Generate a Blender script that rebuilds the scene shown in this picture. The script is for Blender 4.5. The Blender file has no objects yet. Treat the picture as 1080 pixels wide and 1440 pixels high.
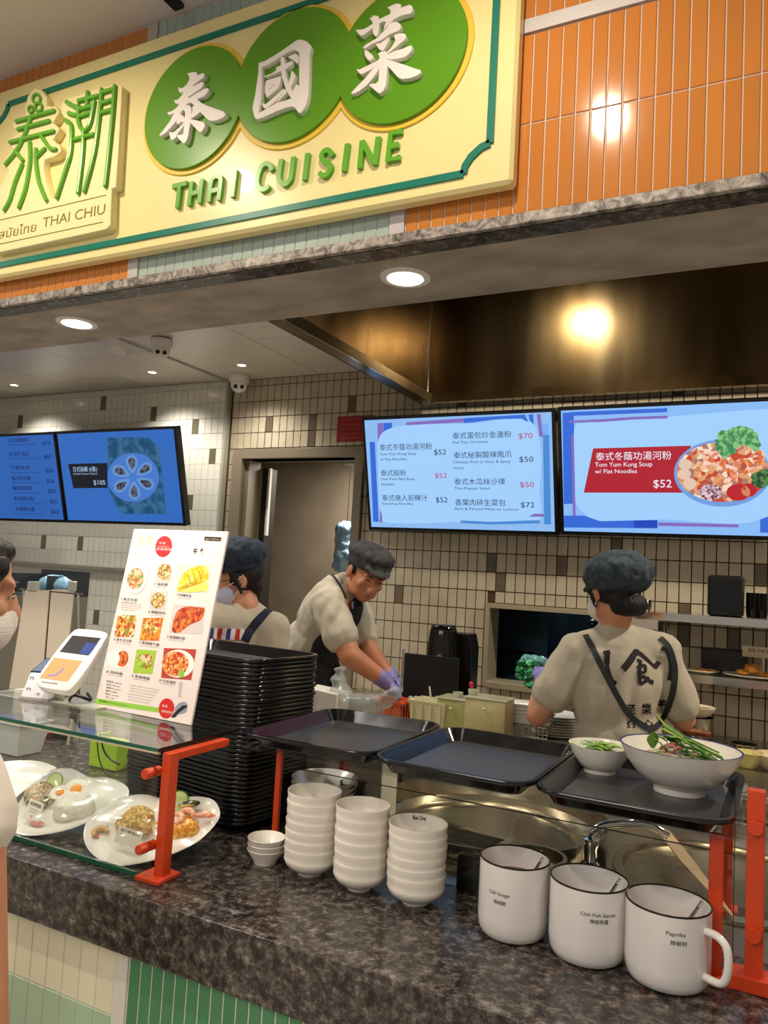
import bpy, bmesh, math, random
from mathutils import Vector, Matrix
from mathutils.bvhtree import BVHTree
random.seed(7)
D = bpy.data
SC = bpy.context.scene
COL = SC.collection
PI = math.pi

# ------------------------------------------------------------------ camera
CAM = Vector((0.0, 0.0, 1.60))
FPX = 1085.0
_p, _q, _r = -0.47185, 0.07943, 0.05632          # yaw, pitch, roll
_f = Vector((math.sin(_p)*math.cos(_q), math.cos(_p)*math.cos(_q), math.sin(_q)))
_rt = Vector((math.cos(_p), -math.sin(_p), 0)); _up = _rt.cross(_f)
R_ = _rt*math.cos(_r) + _up*math.sin(_r)
U_ = _up*math.cos(_r) - _rt*math.sin(_r)
F_ = _f
cam_d = D.cameras.new('camera'); cam = D.objects.new('camera', cam_d); COL.objects.link(cam)
cam_d.sensor_fit = 'VERTICAL'; cam_d.sensor_height = 36.0; cam_d.lens = FPX/1440*36.0
cam_d.clip_start = 0.02
cam.matrix_world = Matrix(((R_.x, U_.x, -F_.x, CAM.x), (R_.y, U_.y, -F_.y, CAM.y), (R_.z, U_.z, -F_.z, CAM.z), (0, 0, 0, 1)))
SC.camera = cam

# ------------------------------------------------------------------ world, lights, exposure
W = D.worlds.new('world'); SC.world = W; W.use_nodes = True
W.node_tree.nodes['Background'].inputs[0].default_value = (1.0, 0.93, 0.85, 1)
W.node_tree.nodes['Background'].inputs[1].default_value = 0.36
SC.view_settings.view_transform = 'Standard'; SC.view_settings.look = 'None'
SC.view_settings.gamma = 1.0; SC.view_settings.use_curve_mapping = False
SC.view_settings.exposure = 0.0
SC.cycles.transparent_max_bounces = 40

def lamp(name, typ, loc, power, color=(1, .86, .68), size=.1, rot=(0, 0, 0), spot=None, blend=.6, size_y=None):
    l = D.lights.new(name, typ); l.energy = power; l.color = color
    if typ == 'AREA':
        l.size = size
        if size_y: l.shape = 'RECTANGLE'; l.size_y = size_y
        else: l.shape = 'DISK'
    elif typ == 'SPOT':
        l.spot_size = math.radians(spot or 90); l.spot_blend = blend; l.shadow_soft_size = size
    else: l.shadow_soft_size = size
    o = D.objects.new(name, l); COL.objects.link(o); o.location = loc; o.rotation_euler = rot
    return o
WARM = (1, .80, .58); NEUT = (1, .94, .87)
# mall ceiling spots in front of the fascia
for x in (-2.7, -1.45, -0.385, 0.75):
    lamp('mall_spot', 'SPOT', (x, .56, 2.76), 23, (1, .86, .66), .03, (math.radians(32), 0, 0), 120, .8)
# soffit downlights over the counter
for x in (-2.474, -1.564, -0.654, 0.256):
    lamp('soffit_spot', 'SPOT', (x, 1.32, 2.165), 9.0 if x > -1 else 24.0, NEUT, .03, (math.radians(-32) if x > -1 else 0, 0, 0), 84 if x > -1 else 110, .7)
# unseen fill lamps behind the camera, added to brighten the counter from the front
lamp('front_fill', 'AREA', (-1.0, -1.3, 2.78), 52, (1, .93, .84), 1.6)
lamp('front_fill', 'AREA', (-4.0, -.6, 2.78), 34, (1, .93, .84), 1.6)
# kitchen ceiling spots; the last one unseen, added to brighten the workers
for x, y, p in ((-4.318, 3.212, 24), (-3.153, 3.205, 30), (-2.539, 3.221, 22), (-3.7, 2.2, 56), (-2.2, 2.2, 50)):
    lamp('kitchen_spot', 'SPOT', (x, y, 2.64), p, NEUT, .03, (0, 0, 0), 130, .7)
# lamps inside the extractor hood; right one unseen, strengthened to brighten the workers
for x, p in ((-0.93, 15), (0.95, 44)):
    lamp('hood_lamp', 'AREA', (x, 2.75, 3.02), p, (1, .90, .74), .14)
# corridor behind the door, room behind the hatch
lamp('corridor_lamp', 'AREA', (-2.15, 4.30, 2.40), 30, NEUT, .3)
lamp('hatch_room_lamp', 'AREA', (-0.95, 4.5, 1.9), 2.5, (.6, .85, 1), .3)

# ------------------------------------------------------------------ helpers
def ray(px, py):
    return R_*((px-540)/FPX) - U_*((py-720)/FPX) + F_
def at(px, py, X=None, Y=None, Z=None):
    d = ray(px, py)
    if Y is not None: t = (Y-CAM.y)/d.y
    elif Z is not None: t = (Z-CAM.z)/d.z
    else: t = (X-CAM.x)/d.x
    return CAM + d*t
def dep(P): return (P-CAM).dot(F_)
def wm(o):
    m = o.matrix_basis.copy()
    while o.parent is not None:
        o = o.parent; m = o.matrix_basis @ m
    return m
def on_plane(px, py, o, y=0.0):
    """pixel -> local (x, z) on the plane local-y = y of object o"""
    m = wm(o); mi = m.inverted()
    a = mi @ CAM; d = mi.to_3x3() @ ray(px, py)
    t = (y-a.y)/d.y; q = a + d*t
    return q.x, q.z
def s2l(c):
    c /= 255.0
    return c/12.92 if c <= .04045 else ((c+.055)/1.055)**2.4
def rgb(r, g, b): return (s2l(r), s2l(g), s2l(b), 1)
MATS = {}
def mat(name, col, rough=.5, metal=0.0, noise=None, scale=20, bump=0.0, bscale=40, coat=0.0, spec=.5, trans=0, ior=1.45, alpha=1, vary=0.0, stretch=(1, 1, 1), rvar=0.0, thr=(.35, .65), detail=4):
    """principled; noise = second colour mixed in by noise; vary = value change from object to object"""
    if name in MATS: return MATS[name]
    m = D.materials.new(name); m.use_nodes = True; MATS[name] = m
    N = m.node_tree.nodes; L = m.node_tree.links; b = N['Principled BSDF']
    b.inputs['Base Color'].default_value = col; b.inputs['Roughness'].default_value = rough
    b.inputs['Metallic'].default_value = metal; b.inputs['Coat Weight'].default_value = coat
    b.inputs['Specular IOR Level'].default_value = spec; b.inputs['IOR'].default_value = ior
    b.inputs['Transmission Weight'].default_value = trans; b.inputs['Alpha'].default_value = alpha
    tc = N.new('ShaderNodeTexCoord'); mp = N.new('ShaderNodeMapping'); mp.inputs['Scale'].default_value = stretch
    L.new(tc.outputs['Object'], mp.inputs[0])
    src = None
    if noise:
        n = N.new('ShaderNodeTexNoise'); n.inputs['Scale'].default_value = scale; n.inputs['Detail'].default_value = detail
        L.new(mp.outputs[0], n.inputs['Vector'])
        cr = N.new('ShaderNodeValToRGB'); cr.color_ramp.elements[0].position = thr[0]; cr.color_ramp.elements[1].position = thr[1]
        cr.color_ramp.elements[0].color = col; cr.color_ramp.elements[1].color = noise
        L.new(n.outputs['Fac'], cr.inputs[0]); src = cr.outputs[0]
    if vary:
        oi = N.new('ShaderNodeObjectInfo'); mr = N.new('ShaderNodeMapRange')
        mr.inputs['To Min'].default_value = 1-vary; mr.inputs['To Max'].default_value = 1+vary*.6
        L.new(oi.outputs['Random'], mr.inputs[0])
        hs = N.new('ShaderNodeHueSaturation'); L.new(mr.outputs[0], hs.inputs['Value'])
        if src: L.new(src, hs.inputs['Color'])
        else: hs.inputs['Color'].default_value = col
        src = hs.outputs[0]
    if src: L.new(src, b.inputs['Base Color'])
    if bump or rvar:
        n2 = N.new('ShaderNodeTexNoise'); n2.inputs['Scale'].default_value = bscale; n2.inputs['Detail'].default_value = 5
        L.new(mp.outputs[0], n2.inputs['Vector'])
        if bump:
            bp = N.new('ShaderNodeBump'); bp.inputs['Strength'].default_value = bump; bp.inputs['Distance'].default_value = .01
            L.new(n2.outputs['Fac'], bp.inputs['Height']); L.new(bp.outputs[0], b.inputs['Normal'])
        if rvar:
            mr2 = N.new('ShaderNodeMapRange'); mr2.inputs['To Min'].default_value = max(0, rough-rvar); mr2.inputs['To Max'].default_value = rough+rvar
            L.new(n2.outputs['Fac'], mr2.inputs[0]); L.new(mr2.outputs[0], b.inputs['Roughness'])
    return m
def emi(name, col, strength=1.0, noise=None, scale=30):
    if name in MATS: return MATS[name]
    m = D.materials.new(name); m.use_nodes = True; MATS[name] = m
    N = m.node_tree.nodes; L = m.node_tree.links; b = N['Principled BSDF']
    b.inputs['Base Color'].default_value = (.01, .01, .01, 1); b.inputs['Roughness'].default_value = .35
    b.inputs['Emission Color'].default_value = col; b.inputs['Emission Strength'].default_value = strength
    if noise:
        tc = N.new('ShaderNodeTexCoord'); n = N.new('ShaderNodeTexNoise'); n.inputs['Scale'].default_value = scale
        L.new(tc.outputs['Object'], n.inputs['Vector']); cr = N.new('ShaderNodeValToRGB')
        cr.color_ramp.elements[0].position = .42; cr.color_ramp.elements[1].position = .58
        cr.color_ramp.elements[0].color = col; cr.color_ramp.elements[1].color = noise
        L.new(n.outputs['Fac'], cr.inputs[0]); L.new(cr.outputs[0], b.inputs['Emission Color'])
    return m
def food(name, cols, scale=120, rough=.35, emit=0.0, bump=.4):
    """speckled food made of voronoi cells of several colours"""
    if name in MATS: return MATS[name]
    m = D.materials.new(name); m.use_nodes = True; MATS[name] = m
    N = m.node_tree.nodes; L = m.node_tree.links; b = N['Principled BSDF']
    b.inputs['Roughness'].default_value = rough
    tc = N.new('ShaderNodeTexCoord'); v = N.new('ShaderNodeTexVoronoi'); v.inputs['Scale'].default_value = scale
    L.new(tc.outputs['Object'], v.inputs['Vector'])
    sp = N.new('ShaderNodeSeparateColor'); L.new(v.outputs['Color'], sp.inputs[0])
    cr = N.new('ShaderNodeValToRGB'); cr.color_ramp.interpolation = 'CONSTANT'
    for i, c in enumerate(cols):
        if i == 0: e = cr.color_ramp.elements[0]; e.position = 0
        elif i == 1: e = cr.color_ramp.elements[1]; e.position = 1/len(cols)
        else: e = cr.color_ramp.elements.new(i/len(cols))
        e.color = c
    L.new(sp.outputs[0], cr.inputs[0])
    if emit:
        b.inputs['Base Color'].default_value = (.01, .01, .01, 1)
        L.new(cr.outputs[0], b.inputs['Emission Color']); b.inputs['Emission Strength'].default_value = emit
    else:
        L.new(cr.outputs[0], b.inputs['Base Color'])
        bp = N.new('ShaderNodeBump'); bp.inputs['Strength'].default_value = bump; bp.inputs['Distance'].default_value = .003
        L.new(v.outputs['Distance'], bp.inputs['Height']); L.new(bp.outputs[0], b.inputs['Normal'])
    return m

def link(name, data, m, parent=None, loc=None, M=None):
    o = D.objects.new(name, data); COL.objects.link(o)
    if m is not None and data is not None and hasattr(data, 'materials') and not data.materials: data.materials.append(m)
    if parent is not None: o.parent = parent
    return o
class MB:
    """collects shapes in world coordinates"""
    def __init__(s): s.v = []; s.f = []
    def add(s, vs, fs):
        n = len(s.v); s.v += [Vector(v) for v in vs]; s.f += [[i+n for i in f] for f in fs]; return s
    def box(s, x0, x1, y0, y1, z0, z1):
        return s.add([(x0,y0,z0),(x1,y0,z0),(x1,y1,z0),(x0,y1,z0),(x0,y0,z1),(x1,y0,z1),(x1,y1,z1),(x0,y1,z1)],
                     [(0,3,2,1),(4,5,6,7),(0,1,5,4),(1,2,6,5),(2,3,7,6),(3,0,4,7)])
    def obox(s, c, size, rot=None):
        rot = rot or Matrix.Identity(3); c = Vector(c); x, y, z = [a/2 for a in size]
        vs = [c + rot @ Vector(p) for p in ((-x,-y,-z),(x,-y,-z),(x,y,-z),(-x,y,-z),(-x,-y,z),(x,-y,z),(x,y,z),(-x,y,z))]
        return s.add(vs, [(0,3,2,1),(4,5,6,7),(0,1,5,4),(1,2,6,5),(2,3,7,6),(3,0,4,7)])
    def tube(s, pts, r, n=8, flat=None, cap=True):
        pts = [Vector(p) for p in pts]; k = len(pts); rs = r if isinstance(r, (list, tuple)) else [r]*k
        vs = []; ref = Vector((0, 0, 1))
        t0 = (pts[1]-pts[0]).normalized()
        if abs(t0.dot(ref)) > .9: ref = Vector((0, 1, 0))
        u = t0.cross(ref).normalized()
        for i in range(k):
            t = (pts[min(i+1, k-1)]-pts[max(i-1, 0)]).normalized()
            u = (u - t*u.dot(t)).normalized(); w = t.cross(u)
            for j in range(n):
                a = 2*PI*j/n; p = u*math.cos(a)*rs[i] + w*math.sin(a)*rs[i]
                if flat: p = Vector((p.x*flat[0], p.y*flat[1], p.z*flat[2]))
                vs.append(pts[i] + p)
        fs = [(i*n+j, i*n+(j+1) % n, (i+1)*n+(j+1) % n, (i+1)*n+j) for i in range(k-1) for j in range(n)]
        if cap: fs += [tuple(range(n-1, -1, -1)), tuple((k-1)*n+j for j in range(n))]
        return s.add(vs, fs)
    def lathe(s, prof, c=(0, 0, 0), n=32, axis=None, sy=1.0, closed=False):
        c = Vector(c); rot = Vector((0, 0, 1)).rotation_difference(Vector(axis)).to_matrix() if axis is not None else Matrix.Identity(3)
        vs = []; k = len(prof)
        for r, z in prof:
            for j in range(n):
                a = 2*PI*j/n; vs.append(c + rot @ Vector((r*math.cos(a), r*math.sin(a)*sy, z)))
        fs = [(i*n+j, i*n+(j+1) % n, (i+1)*n+(j+1) % n, (i+1)*n+j) for i in range(k-1) for j in range(n)]
        if closed: fs += [((k-1)*n+j, (k-1)*n+(j+1) % n, (j+1) % n, j) for j in range(n)]
        else:
            if prof[0][0] > 1e-6: fs.append(tuple(range(n-1, -1, -1)))
            if prof[-1][0] > 1e-6: fs.append(tuple((k-1)*n+j for j in range(n)))
        return s.add(vs, fs)
    def ell(s, c, r, rot=None, n=20, k=12):
        c = Vector(c); rot = rot or Matrix.Identity(3); r = (r, r, r) if isinstance(r, (int, float)) else r
        vs = [c + rot @ Vector((0, 0, -r[2]))]
        for i in range(1, k):
            p = -PI/2 + PI*i/k
            for j in range(n):
                a = 2*PI*j/n; vs.append(c + rot @ Vector((r[0]*math.cos(p)*math.cos(a), r[1]*math.cos(p)*math.sin(a), r[2]*math.sin(p))))
        vs.append(c + rot @ Vector((0, 0, r[2]))); e = len(vs)-1
        fs = [(0, 1+(j+1) % n, 1+j) for j in range(n)]
        fs += [(1+(i-1)*n+j, 1+(i-1)*n+(j+1) % n, 1+i*n+(j+1) % n, 1+i*n+j) for i in range(1, k-1) for j in range(n)]
        fs += [(1+(k-2)*n+j, 1+(k-2)*n+(j+1) % n, e) for j in range(n)]
        return s.add(vs, fs)
    def cap_(s, a, b, ra, rb, n=14):
        a, b = Vector(a), Vector(b); d = (b-a); L = d.length; u = d.normalized()
        prof = [(1e-4, -ra)] + [(ra*math.cos(t), ra*math.sin(t)) for t in (-1.1, -.55)] + [(ra, 0), (rb, L)] + [(rb*math.cos(t), L+rb*math.sin(t)) for t in (.55, 1.1)] + [(1e-4, L+rb)]
        return s.lathe(prof, a, n, u)
    def prism(s, poly, vec):
        vec = Vector(vec); n = len(poly); vs = [Vector(p) for p in poly] + [Vector(p)+vec for p in poly]
        return s.add(vs, [tuple(range(n)), tuple(range(2*n-1, n-1, -1))] + [(j, j+n, (j+1) % n+n, (j+1) % n) for j in range(n)])
    def ribbon(s, pts, w, vec, normal=(0, -1, 0)):
        """flat stroke of width w (or list) along pts, extruded by vec"""
        pts = [Vector(p) for p in pts]; k = len(pts); ws = w if isinstance(w, (list, tuple)) else [w]*k; nn = Vector(normal)
        L, Rr = [], []
        for i in range(k):
            t = (pts[min(i+1, k-1)]-pts[max(i-1, 0)]).normalized(); sd = t.cross(nn).normalized()*ws[i]/2
            L.append(pts[i]+sd); Rr.append(pts[i]-sd)
        for i in range(k-1): s.prism([L[i], L[i+1], Rr[i+1], Rr[i]], vec)
        return s
    def build(s, name, m, parent=None, smooth=False, bevel=0, local=False, sharp=40, segs=2, recalc=True):
        me = D.meshes.new(name)
        vs = s.v
        org = None
        if not local:
            if parent is not None:
                mi = wm(parent).inverted(); vs = [mi @ v for v in vs]
            else:
                xs = [v.x for v in vs]; ys = [v.y for v in vs]; zs = [v.z for v in vs]
                org = Vector(((min(xs)+max(xs))/2, (min(ys)+max(ys))/2, min(zs))); vs = [v-org for v in vs]
        me.from_pydata([tuple(v) for v in vs], [], s.f)
        if recalc or bevel:
            bm = bmesh.new(); bm.from_mesh(me)
            bmesh.ops.recalc_face_normals(bm, faces=bm.faces)
            if bevel:
                es = [e for e in bm.edges if len(e.link_faces) == 2 and e.calc_face_angle(0) > .5]
                bmesh.ops.bevel(bm, geom=es, offset=bevel, segments=segs, affect='EDGES', clamp_overlap=True, profile=.5)
            bm.to_mesh(me); bm.free()
        if smooth:
            for p in me.polygons: p.use_smooth = True
            me.set_sharp_from_angle(angle=math.radians(sharp))
        o = link(name, me, m, parent)
        if org is not None: o.location = org
        return o
def clean(me): return me
def tag(o, label=None, cat=None, group=None, kind=None):
    if label: o['label'] = label
    if cat: o['category'] = cat
    if group: o['group'] = group
    if kind: o['kind'] = kind
    return o
def thing(name, label, cat, loc=(0, 0, 0), rot=(0, 0, 0), group=None):
    o = D.objects.new(name, None); COL.objects.link(o); o.empty_display_size = .05
    o.location = loc; o.rotation_euler = rot
    o.matrix_basis = Matrix.LocRotScale(Vector(loc), o.rotation_euler, None)
    return tag(o, label, cat, group)
def struct(o): o['kind'] = 'structure'; return o
def kids(o): return [c for c in COL.objects if c.parent is o]
def copy_tree(o, parent=None):
    ks = kids(o); c = o.copy(); COL.objects.link(c); c.parent = parent
    for k in ks: copy_tree(k, c)
    return c
def evaluated(o, name, m, parent, smooth=True):
    dg = bpy.context.evaluated_depsgraph_get(); dg.update()
    me = D.meshes.new_from_object(o.evaluated_get(dg)); me.name = name
    D.objects.remove(o, do_unlink=True)
    me.materials.clear()
    if smooth:
        for p in me.polygons: p.use_smooth = True
    return me
def blob(mb, name, m, parent=None, vox=.008, it=4, disp=0, dscale=.05):
    """fuses closed shapes into one continuous smooth surface"""
    me = D.meshes.new('tmp'); me.from_pydata([tuple(v) for v in mb.v], [], mb.f)
    o = D.objects.new('tmp', me); COL.objects.link(o)
    r = o.modifiers.new('r', 'REMESH'); r.mode = 'VOXEL'; r.voxel_size = vox
    sm = o.modifiers.new('s', 'SMOOTH'); sm.factor = .6; sm.iterations = it
    me2 = evaluated(o, name, m, parent)
    me2.materials.append(m)
    if disp:
        from mathutils import noise as nz
        me2.calc_loop_triangles()
        ns = [v.normal.copy() for v in me2.vertices]
        for v, nn in zip(me2.vertices, ns):
            q = Vector((v.co.x/dscale, v.co.y/dscale, v.co.z/dscale*.6))
            w = abs(nz.noise(q)) + .4*nz.noise(q*2.3)
            v.co += nn*disp*(w-.2)
    world_bvh = BVHTree.FromPolygons([v.co.copy() for v in me2.vertices], [tuple(p.vertices) for p in me2.polygons])
    o2 = D.objects.new(name, me2); COL.objects.link(o2)
    if parent is not None:
        o2.parent = parent; me2.transform(wm(parent).inverted())
    else:
        xs = [v.co for v in me2.vertices]
        org = Vector(((min(v.x for v in xs)+max(v.x for v in xs))/2, (min(v.y for v in xs)+max(v.y for v in xs))/2, min(v.z for v in xs)))
        me2.transform(Matrix.Translation(-org)); o2.location = org; o2.matrix_basis = Matrix.Translation(org)
    return o2, world_bvh
_fc = {}
def text_mesh(s, ext=.0, bold=0.0, align='LEFT', spacing=1.0, shear=0):
    key = (s, ext, bold, align, spacing, shear)
    if key in _fc: return _fc[key]
    c = D.curves.new('t', 'FONT'); c.body = s; c.size = 1; c.extrude = ext; c.offset = bold; c.align_x = align; c.space_character = spacing
    c.shear = shear; c.resolution_u = 3; c.space_line = .95
    o = D.objects.new('t', c); COL.objects.link(o)
    me = evaluated(o, 'text', None, None, False); _fc[key] = me
    return me
def text(name, s, m, parent, x, y, z, h, w=None, ext=.0, bold=0.0, align='LEFT', spacing=1.0, shear=0, slope=0.0):
    """text on a vertical plane facing local -y; (x, z) is the baseline start; h the capital height; w the total width"""
    src = text_mesh(s, 0, bold, align, spacing, shear)
    me = src.copy(); me.name = name
    xs = [v.co.x for v in me.vertices] or [0, 1]
    sc = h/.72; wx = (max(xs)-min(xs))*sc; sx = sc*(w/wx if w else 1)
    vs = []
    for v in me.vertices:
        X = v.co.x*sx; Zz = v.co.y*sc + X*slope
        v.co = Vector((x+X, y, z+Zz))
    if ext:
        bm = bmesh.new(); bm.from_mesh(me); g = bmesh.ops.extrude_face_region(bm, geom=bm.faces[:])
        for e in g['geom']:
            if isinstance(e, bmesh.types.BMVert): e.co.y -= ext
        bmesh.ops.recalc_face_normals(bm, faces=bm.faces); bm.to_mesh(me); bm.free()
    me.materials.clear(); me.materials.append(m)
    o = D.objects.new(name, me); COL.objects.link(o)
    if parent: o.parent = parent
    return o
def shape2d(polys, y0, depth, name, m, parent, holes=(), bevel=.0, res=2):
    """filled outline(s) in the x-z plane (parent local), extruded towards -y from y0"""
    c = D.curves.new('c', 'CURVE'); c.dimensions = '2D'; c.fill_mode = 'BOTH'
    for pl in list(polys)+list(holes):
        sp = c.splines.new('POLY'); sp.points.add(len(pl)-1)
        for p, q in zip(sp.points, pl): p.co = (q[0], q[1], 0, 1)
        sp.use_cyclic_u = True
    c.extrude = max(.00005, depth/2-bevel); c.bevel_depth = bevel; c.bevel_resolution = 1; c.offset = -bevel
    o = D.objects.new('c', c); COL.objects.link(o)
    me = evaluated(o, name, m, parent, False)
    me.transform(Matrix(((1, 0, 0, 0), (0, 0, -1, y0-depth/2), (0, 1, 0, 0), (0, 0, 0, 1))))
    me.materials.append(m)
    o = D.objects.new(name, me); COL.objects.link(o)
    if parent: o.parent = parent
    return o
def smooth_poly(pts, n=3):
    """closed Catmull-Rom through the points"""
    out = []; k = len(pts)
    for i in range(k):
        p0, p1, p2, p3 = pts[i-1], pts[i], pts[(i+1) % k], pts[(i+2) % k]
        for j in range(n):
            t = j/n
            out.append(tuple(.5*(2*p1[a] + (p2[a]-p0[a])*t + (2*p0[a]-5*p1[a]+4*p2[a]-p3[a])*t*t + (3*p1[a]-p0[a]-3*p2[a]+p3[a])*t**3) for a in range(len(p1))))
    return out
def smooth_line(pts, n=4):
    out = []; k = len(pts)
    for i in range(k-1):
        p0, p1, p2, p3 = pts[max(i-1, 0)], pts[i], pts[i+1], pts[min(i+2, k-1)]
        for j in range(n):
            t = j/n
            out.append(tuple(.5*(2*p1[a] + (p2[a]-p0[a])*t + (2*p0[a]-5*p1[a]+4*p2[a]-p3[a])*t*t + (3*p1[a]-p0[a]-3*p2[a]+p3[a])*t**3) for a in range(len(p1))))
    out.append(tuple(pts[-1]))
    return out
# ------------------------------------------------------------------ materials
granite = D.materials.new('dark_granite'); granite.use_nodes = True
N = granite.node_tree.nodes; L = granite.node_tree.links; b = N['Principled BSDF']; b.inputs['Roughness'].default_value = .22
tc = N.new('ShaderNodeTexCoord'); n1 = N.new('ShaderNodeTexNoise'); n1.inputs['Scale'].default_value = 44; n1.inputs['Detail'].default_value = 10; n1.inputs['Roughness'].default_value = .78; n1.inputs['Distortion'].default_value = .25
L.new(tc.outputs['Object'], n1.inputs['Vector'])
cr = N.new('ShaderNodeValToRGB'); e = cr.color_ramp.elements; e[0].position = .42; e[0].color = rgb(24, 21, 20); e[1].position = .70; e[1].color = rgb(164, 154, 147)
q = cr.color_ramp.elements.new(.49); q.color = rgb(58, 52, 49); q = cr.color_ramp.elements.new(.57); q.color = rgb(98, 89, 83)
L.new(n1.outputs['Fac'], cr.inputs[0]); L.new(cr.outputs[0], b.inputs['Base Color'])
MATS['granite'] = granite
granite_lit = D.materials.new('lit_granite'); granite_lit.use_nodes = True  # paler copy of the granite: light on the sill's front lip put into colour
N = granite_lit.node_tree.nodes; L = granite_lit.node_tree.links; b = N['Principled BSDF']; b.inputs['Roughness'].default_value = .4
tc = N.new('ShaderNodeTexCoord'); n1 = N.new('ShaderNodeTexNoise'); n1.inputs['Scale'].default_value = 45; n1.inputs['Detail'].default_value = 9; n1.inputs['Roughness'].default_value = .75; n1.inputs['Distortion'].default_value = .8
L.new(tc.outputs['Object'], n1.inputs['Vector'])
cr = N.new('ShaderNodeValToRGB'); e = cr.color_ramp.elements; e[0].position = .40; e[0].color = rgb(70, 62, 58); e[1].position = .62; e[1].color = rgb(190, 180, 170)
L.new(n1.outputs['Fac'], cr.inputs[0]); L.new(cr.outputs[0], b.inputs['Base Color'])
concrete = mat('soffit_concrete', rgb(176, 166, 152), .6, noise=rgb(146, 136, 124), scale=7, bump=.05, bscale=30, stretch=(1, 2, 1))
ceil_m = mat('white_ceiling', rgb(214, 205, 190), .35)
mall_ceil = mat('mall_ceiling', rgb(214, 206, 200), .8)
orange = mat('orange_tile', rgb(203, 128, 60), .10, vary=.06, coat=.3)
bluegrey = mat('bluegrey_tile', rgb(168, 184, 178), .2, vary=.04)
grout_d = mat('dark_grout', rgb(78, 58, 34), .9)
grout_l = mat('light_grout', rgb(214, 205, 196), .9)
alu = mat('grey_trim', rgb(190, 184, 184), .5, metal=.2)
cream_t = mat('cream_tile', rgb(196, 184, 160), .28, vary=.07, noise=rgb(182, 169, 142), scale=9)
brown_t = mat('brown_tile', rgb(104, 92, 72), .3, vary=.1)
white_t = mat('white_tile', rgb(222, 219, 204), .14, vary=.02)
steel = mat('stainless_steel', rgb(176, 168, 152), .30, metal=1, rvar=.04, bscale=4, stretch=(12, 1, 1))
steel_d = mat('hood_steel', rgb(144, 124, 92), .24, metal=1, rvar=.10, bscale=2, stretch=(4, 4, .4), noise=rgb(112, 92, 60), scale=.9, detail=2)  # warm glow of the hood lamp put into the steel as brown-gold
steel_p = mat('polished_steel', rgb(205, 200, 190), .12, metal=1)
chrome = mat('chrome', rgb(225, 225, 225), .06, metal=1)
red_p = mat('orange_red_paint', rgb(206, 66, 24), .35, coat=.2)
black_tray = mat('black_tray_plastic', rgb(14, 14, 16), .16, rvar=.06, bscale=25, spec=.7)
tray_floor = mat('tray_floor', rgb(64, 63, 64), .32, noise=rgb(50, 50, 52), scale=220, rvar=.05, bscale=40, bump=.02)
black_p = mat('black_plastic', rgb(15, 15, 15), .35)
black_g = mat('black_gloss', rgb(10, 10, 11), .1)
porcelain = mat('white_porcelain', rgb(238, 234, 226), .16, coat=.3)
melamine = mat('white_melamine', rgb(228, 222, 212), .3)
enamel = mat('white_enamel', rgb(228, 224, 222), .14, coat=.4)
white_p = mat('white_plastic', rgb(232, 228, 220), .3)
milky = mat('milky_plastic', rgb(214, 208, 160), .3, alpha=.86)
ink = mat('black_ink', rgb(22, 20, 20), .6)
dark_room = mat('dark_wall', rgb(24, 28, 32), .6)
glass_m = D.materials.new('clear_glass'); glass_m.use_nodes = True
N = glass_m.node_tree.nodes; L = glass_m.node_tree.links; N.remove(N['Principled BSDF'])
tr = N.new('ShaderNodeBsdfTransparent'); tr.inputs[0].default_value = (.965, .985, .975, 1)
gl = N.new('ShaderNodeBsdfGlossy'); gl.inputs['Roughness'].default_value = .01; gl.inputs[0].default_value = (.9, .9, .9, 1)
fr = N.new('ShaderNodeFresnel'); mx = N.new('ShaderNodeMixShader')
ge = N.new('ShaderNodeNewGeometry'); mi_ = N.new('ShaderNodeMapRange'); mi_.inputs['To Min'].default_value = 1.45; mi_.inputs['To Max'].default_value = 1/1.45
L.new(ge.outputs['Backfacing'], mi_.inputs[0]); L.new(mi_.outputs[0], fr.inputs[0])
L.new(fr.outputs[0], mx.inputs[0]); L.new(tr.outputs[0], mx.inputs[1]); L.new(gl.outputs[0], mx.inputs[2]); L.new(mx.outputs[0], N['Material Output'].inputs[0])
film_m = glass_m.copy(); film_m.name = 'cling_film'
for n_ in film_m.node_tree.nodes:
    if n_.type == 'BSDF_TRANSPARENT': n_.inputs[0].default_value = (.97, .97, .97, 1)
    if n_.type == 'BSDF_GLOSSY': n_.inputs['Roughness'].default_value = .12
glass_e = mat('glass_edge', rgb(40, 110, 84), .1, trans=.3)
skin_m = mat('skin', rgb(196, 134, 98), .5, noise=rgb(182, 116, 82), scale=14)
skin_w = mat('skin_light', rgb(208, 150, 116), .5, noise=rgb(196, 132, 100), scale=14)
shirt_m = mat('beige_shirt', rgb(190, 180, 160), .85, bump=.12, bscale=300)
cap_m = mat('charcoal_blue_denim', rgb(62, 76, 84), .8, noise=rgb(42, 52, 60), scale=30, bump=.4, bscale=60)
cap_grey = mat('charcoal_cap', rgb(62, 62, 60), .8, noise=rgb(46, 46, 46), scale=30, bump=.3, bscale=60)
apron_m = mat('black_apron', rgb(22, 22, 25), .8)
strap_m = mat('dark_strap', rgb(42, 50, 50), .75)
hair_m = mat('dark_hair', rgb(22, 15, 12), .62, bump=.5, bscale=120, stretch=(1, 1, .2))
mask_m = mat('lilac_mask', rgb(196, 194, 220), .7, bump=.3, bscale=60, stretch=(.4, .4, 5))
mask_w = mat('white_mask', rgb(232, 224, 216), .7, bump=.3, bscale=60, stretch=(.4, .4, 5))
glove_m = mat('violet_glove', rgb(128, 122, 178), .45)

# ------------------------------------------------------------------ shell: floor, ceilings, walls
struct(MB().box(-7, 3, -2.5, 5.2, -.1, 0).build('floor', mat('floor_tile', rgb(196, 188, 176), .4, noise=rgb(180, 170, 158), scale=4)))
YT = 1.21                                        # tile face of the fascia
ZS = 2.19                                        # soffit
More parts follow.
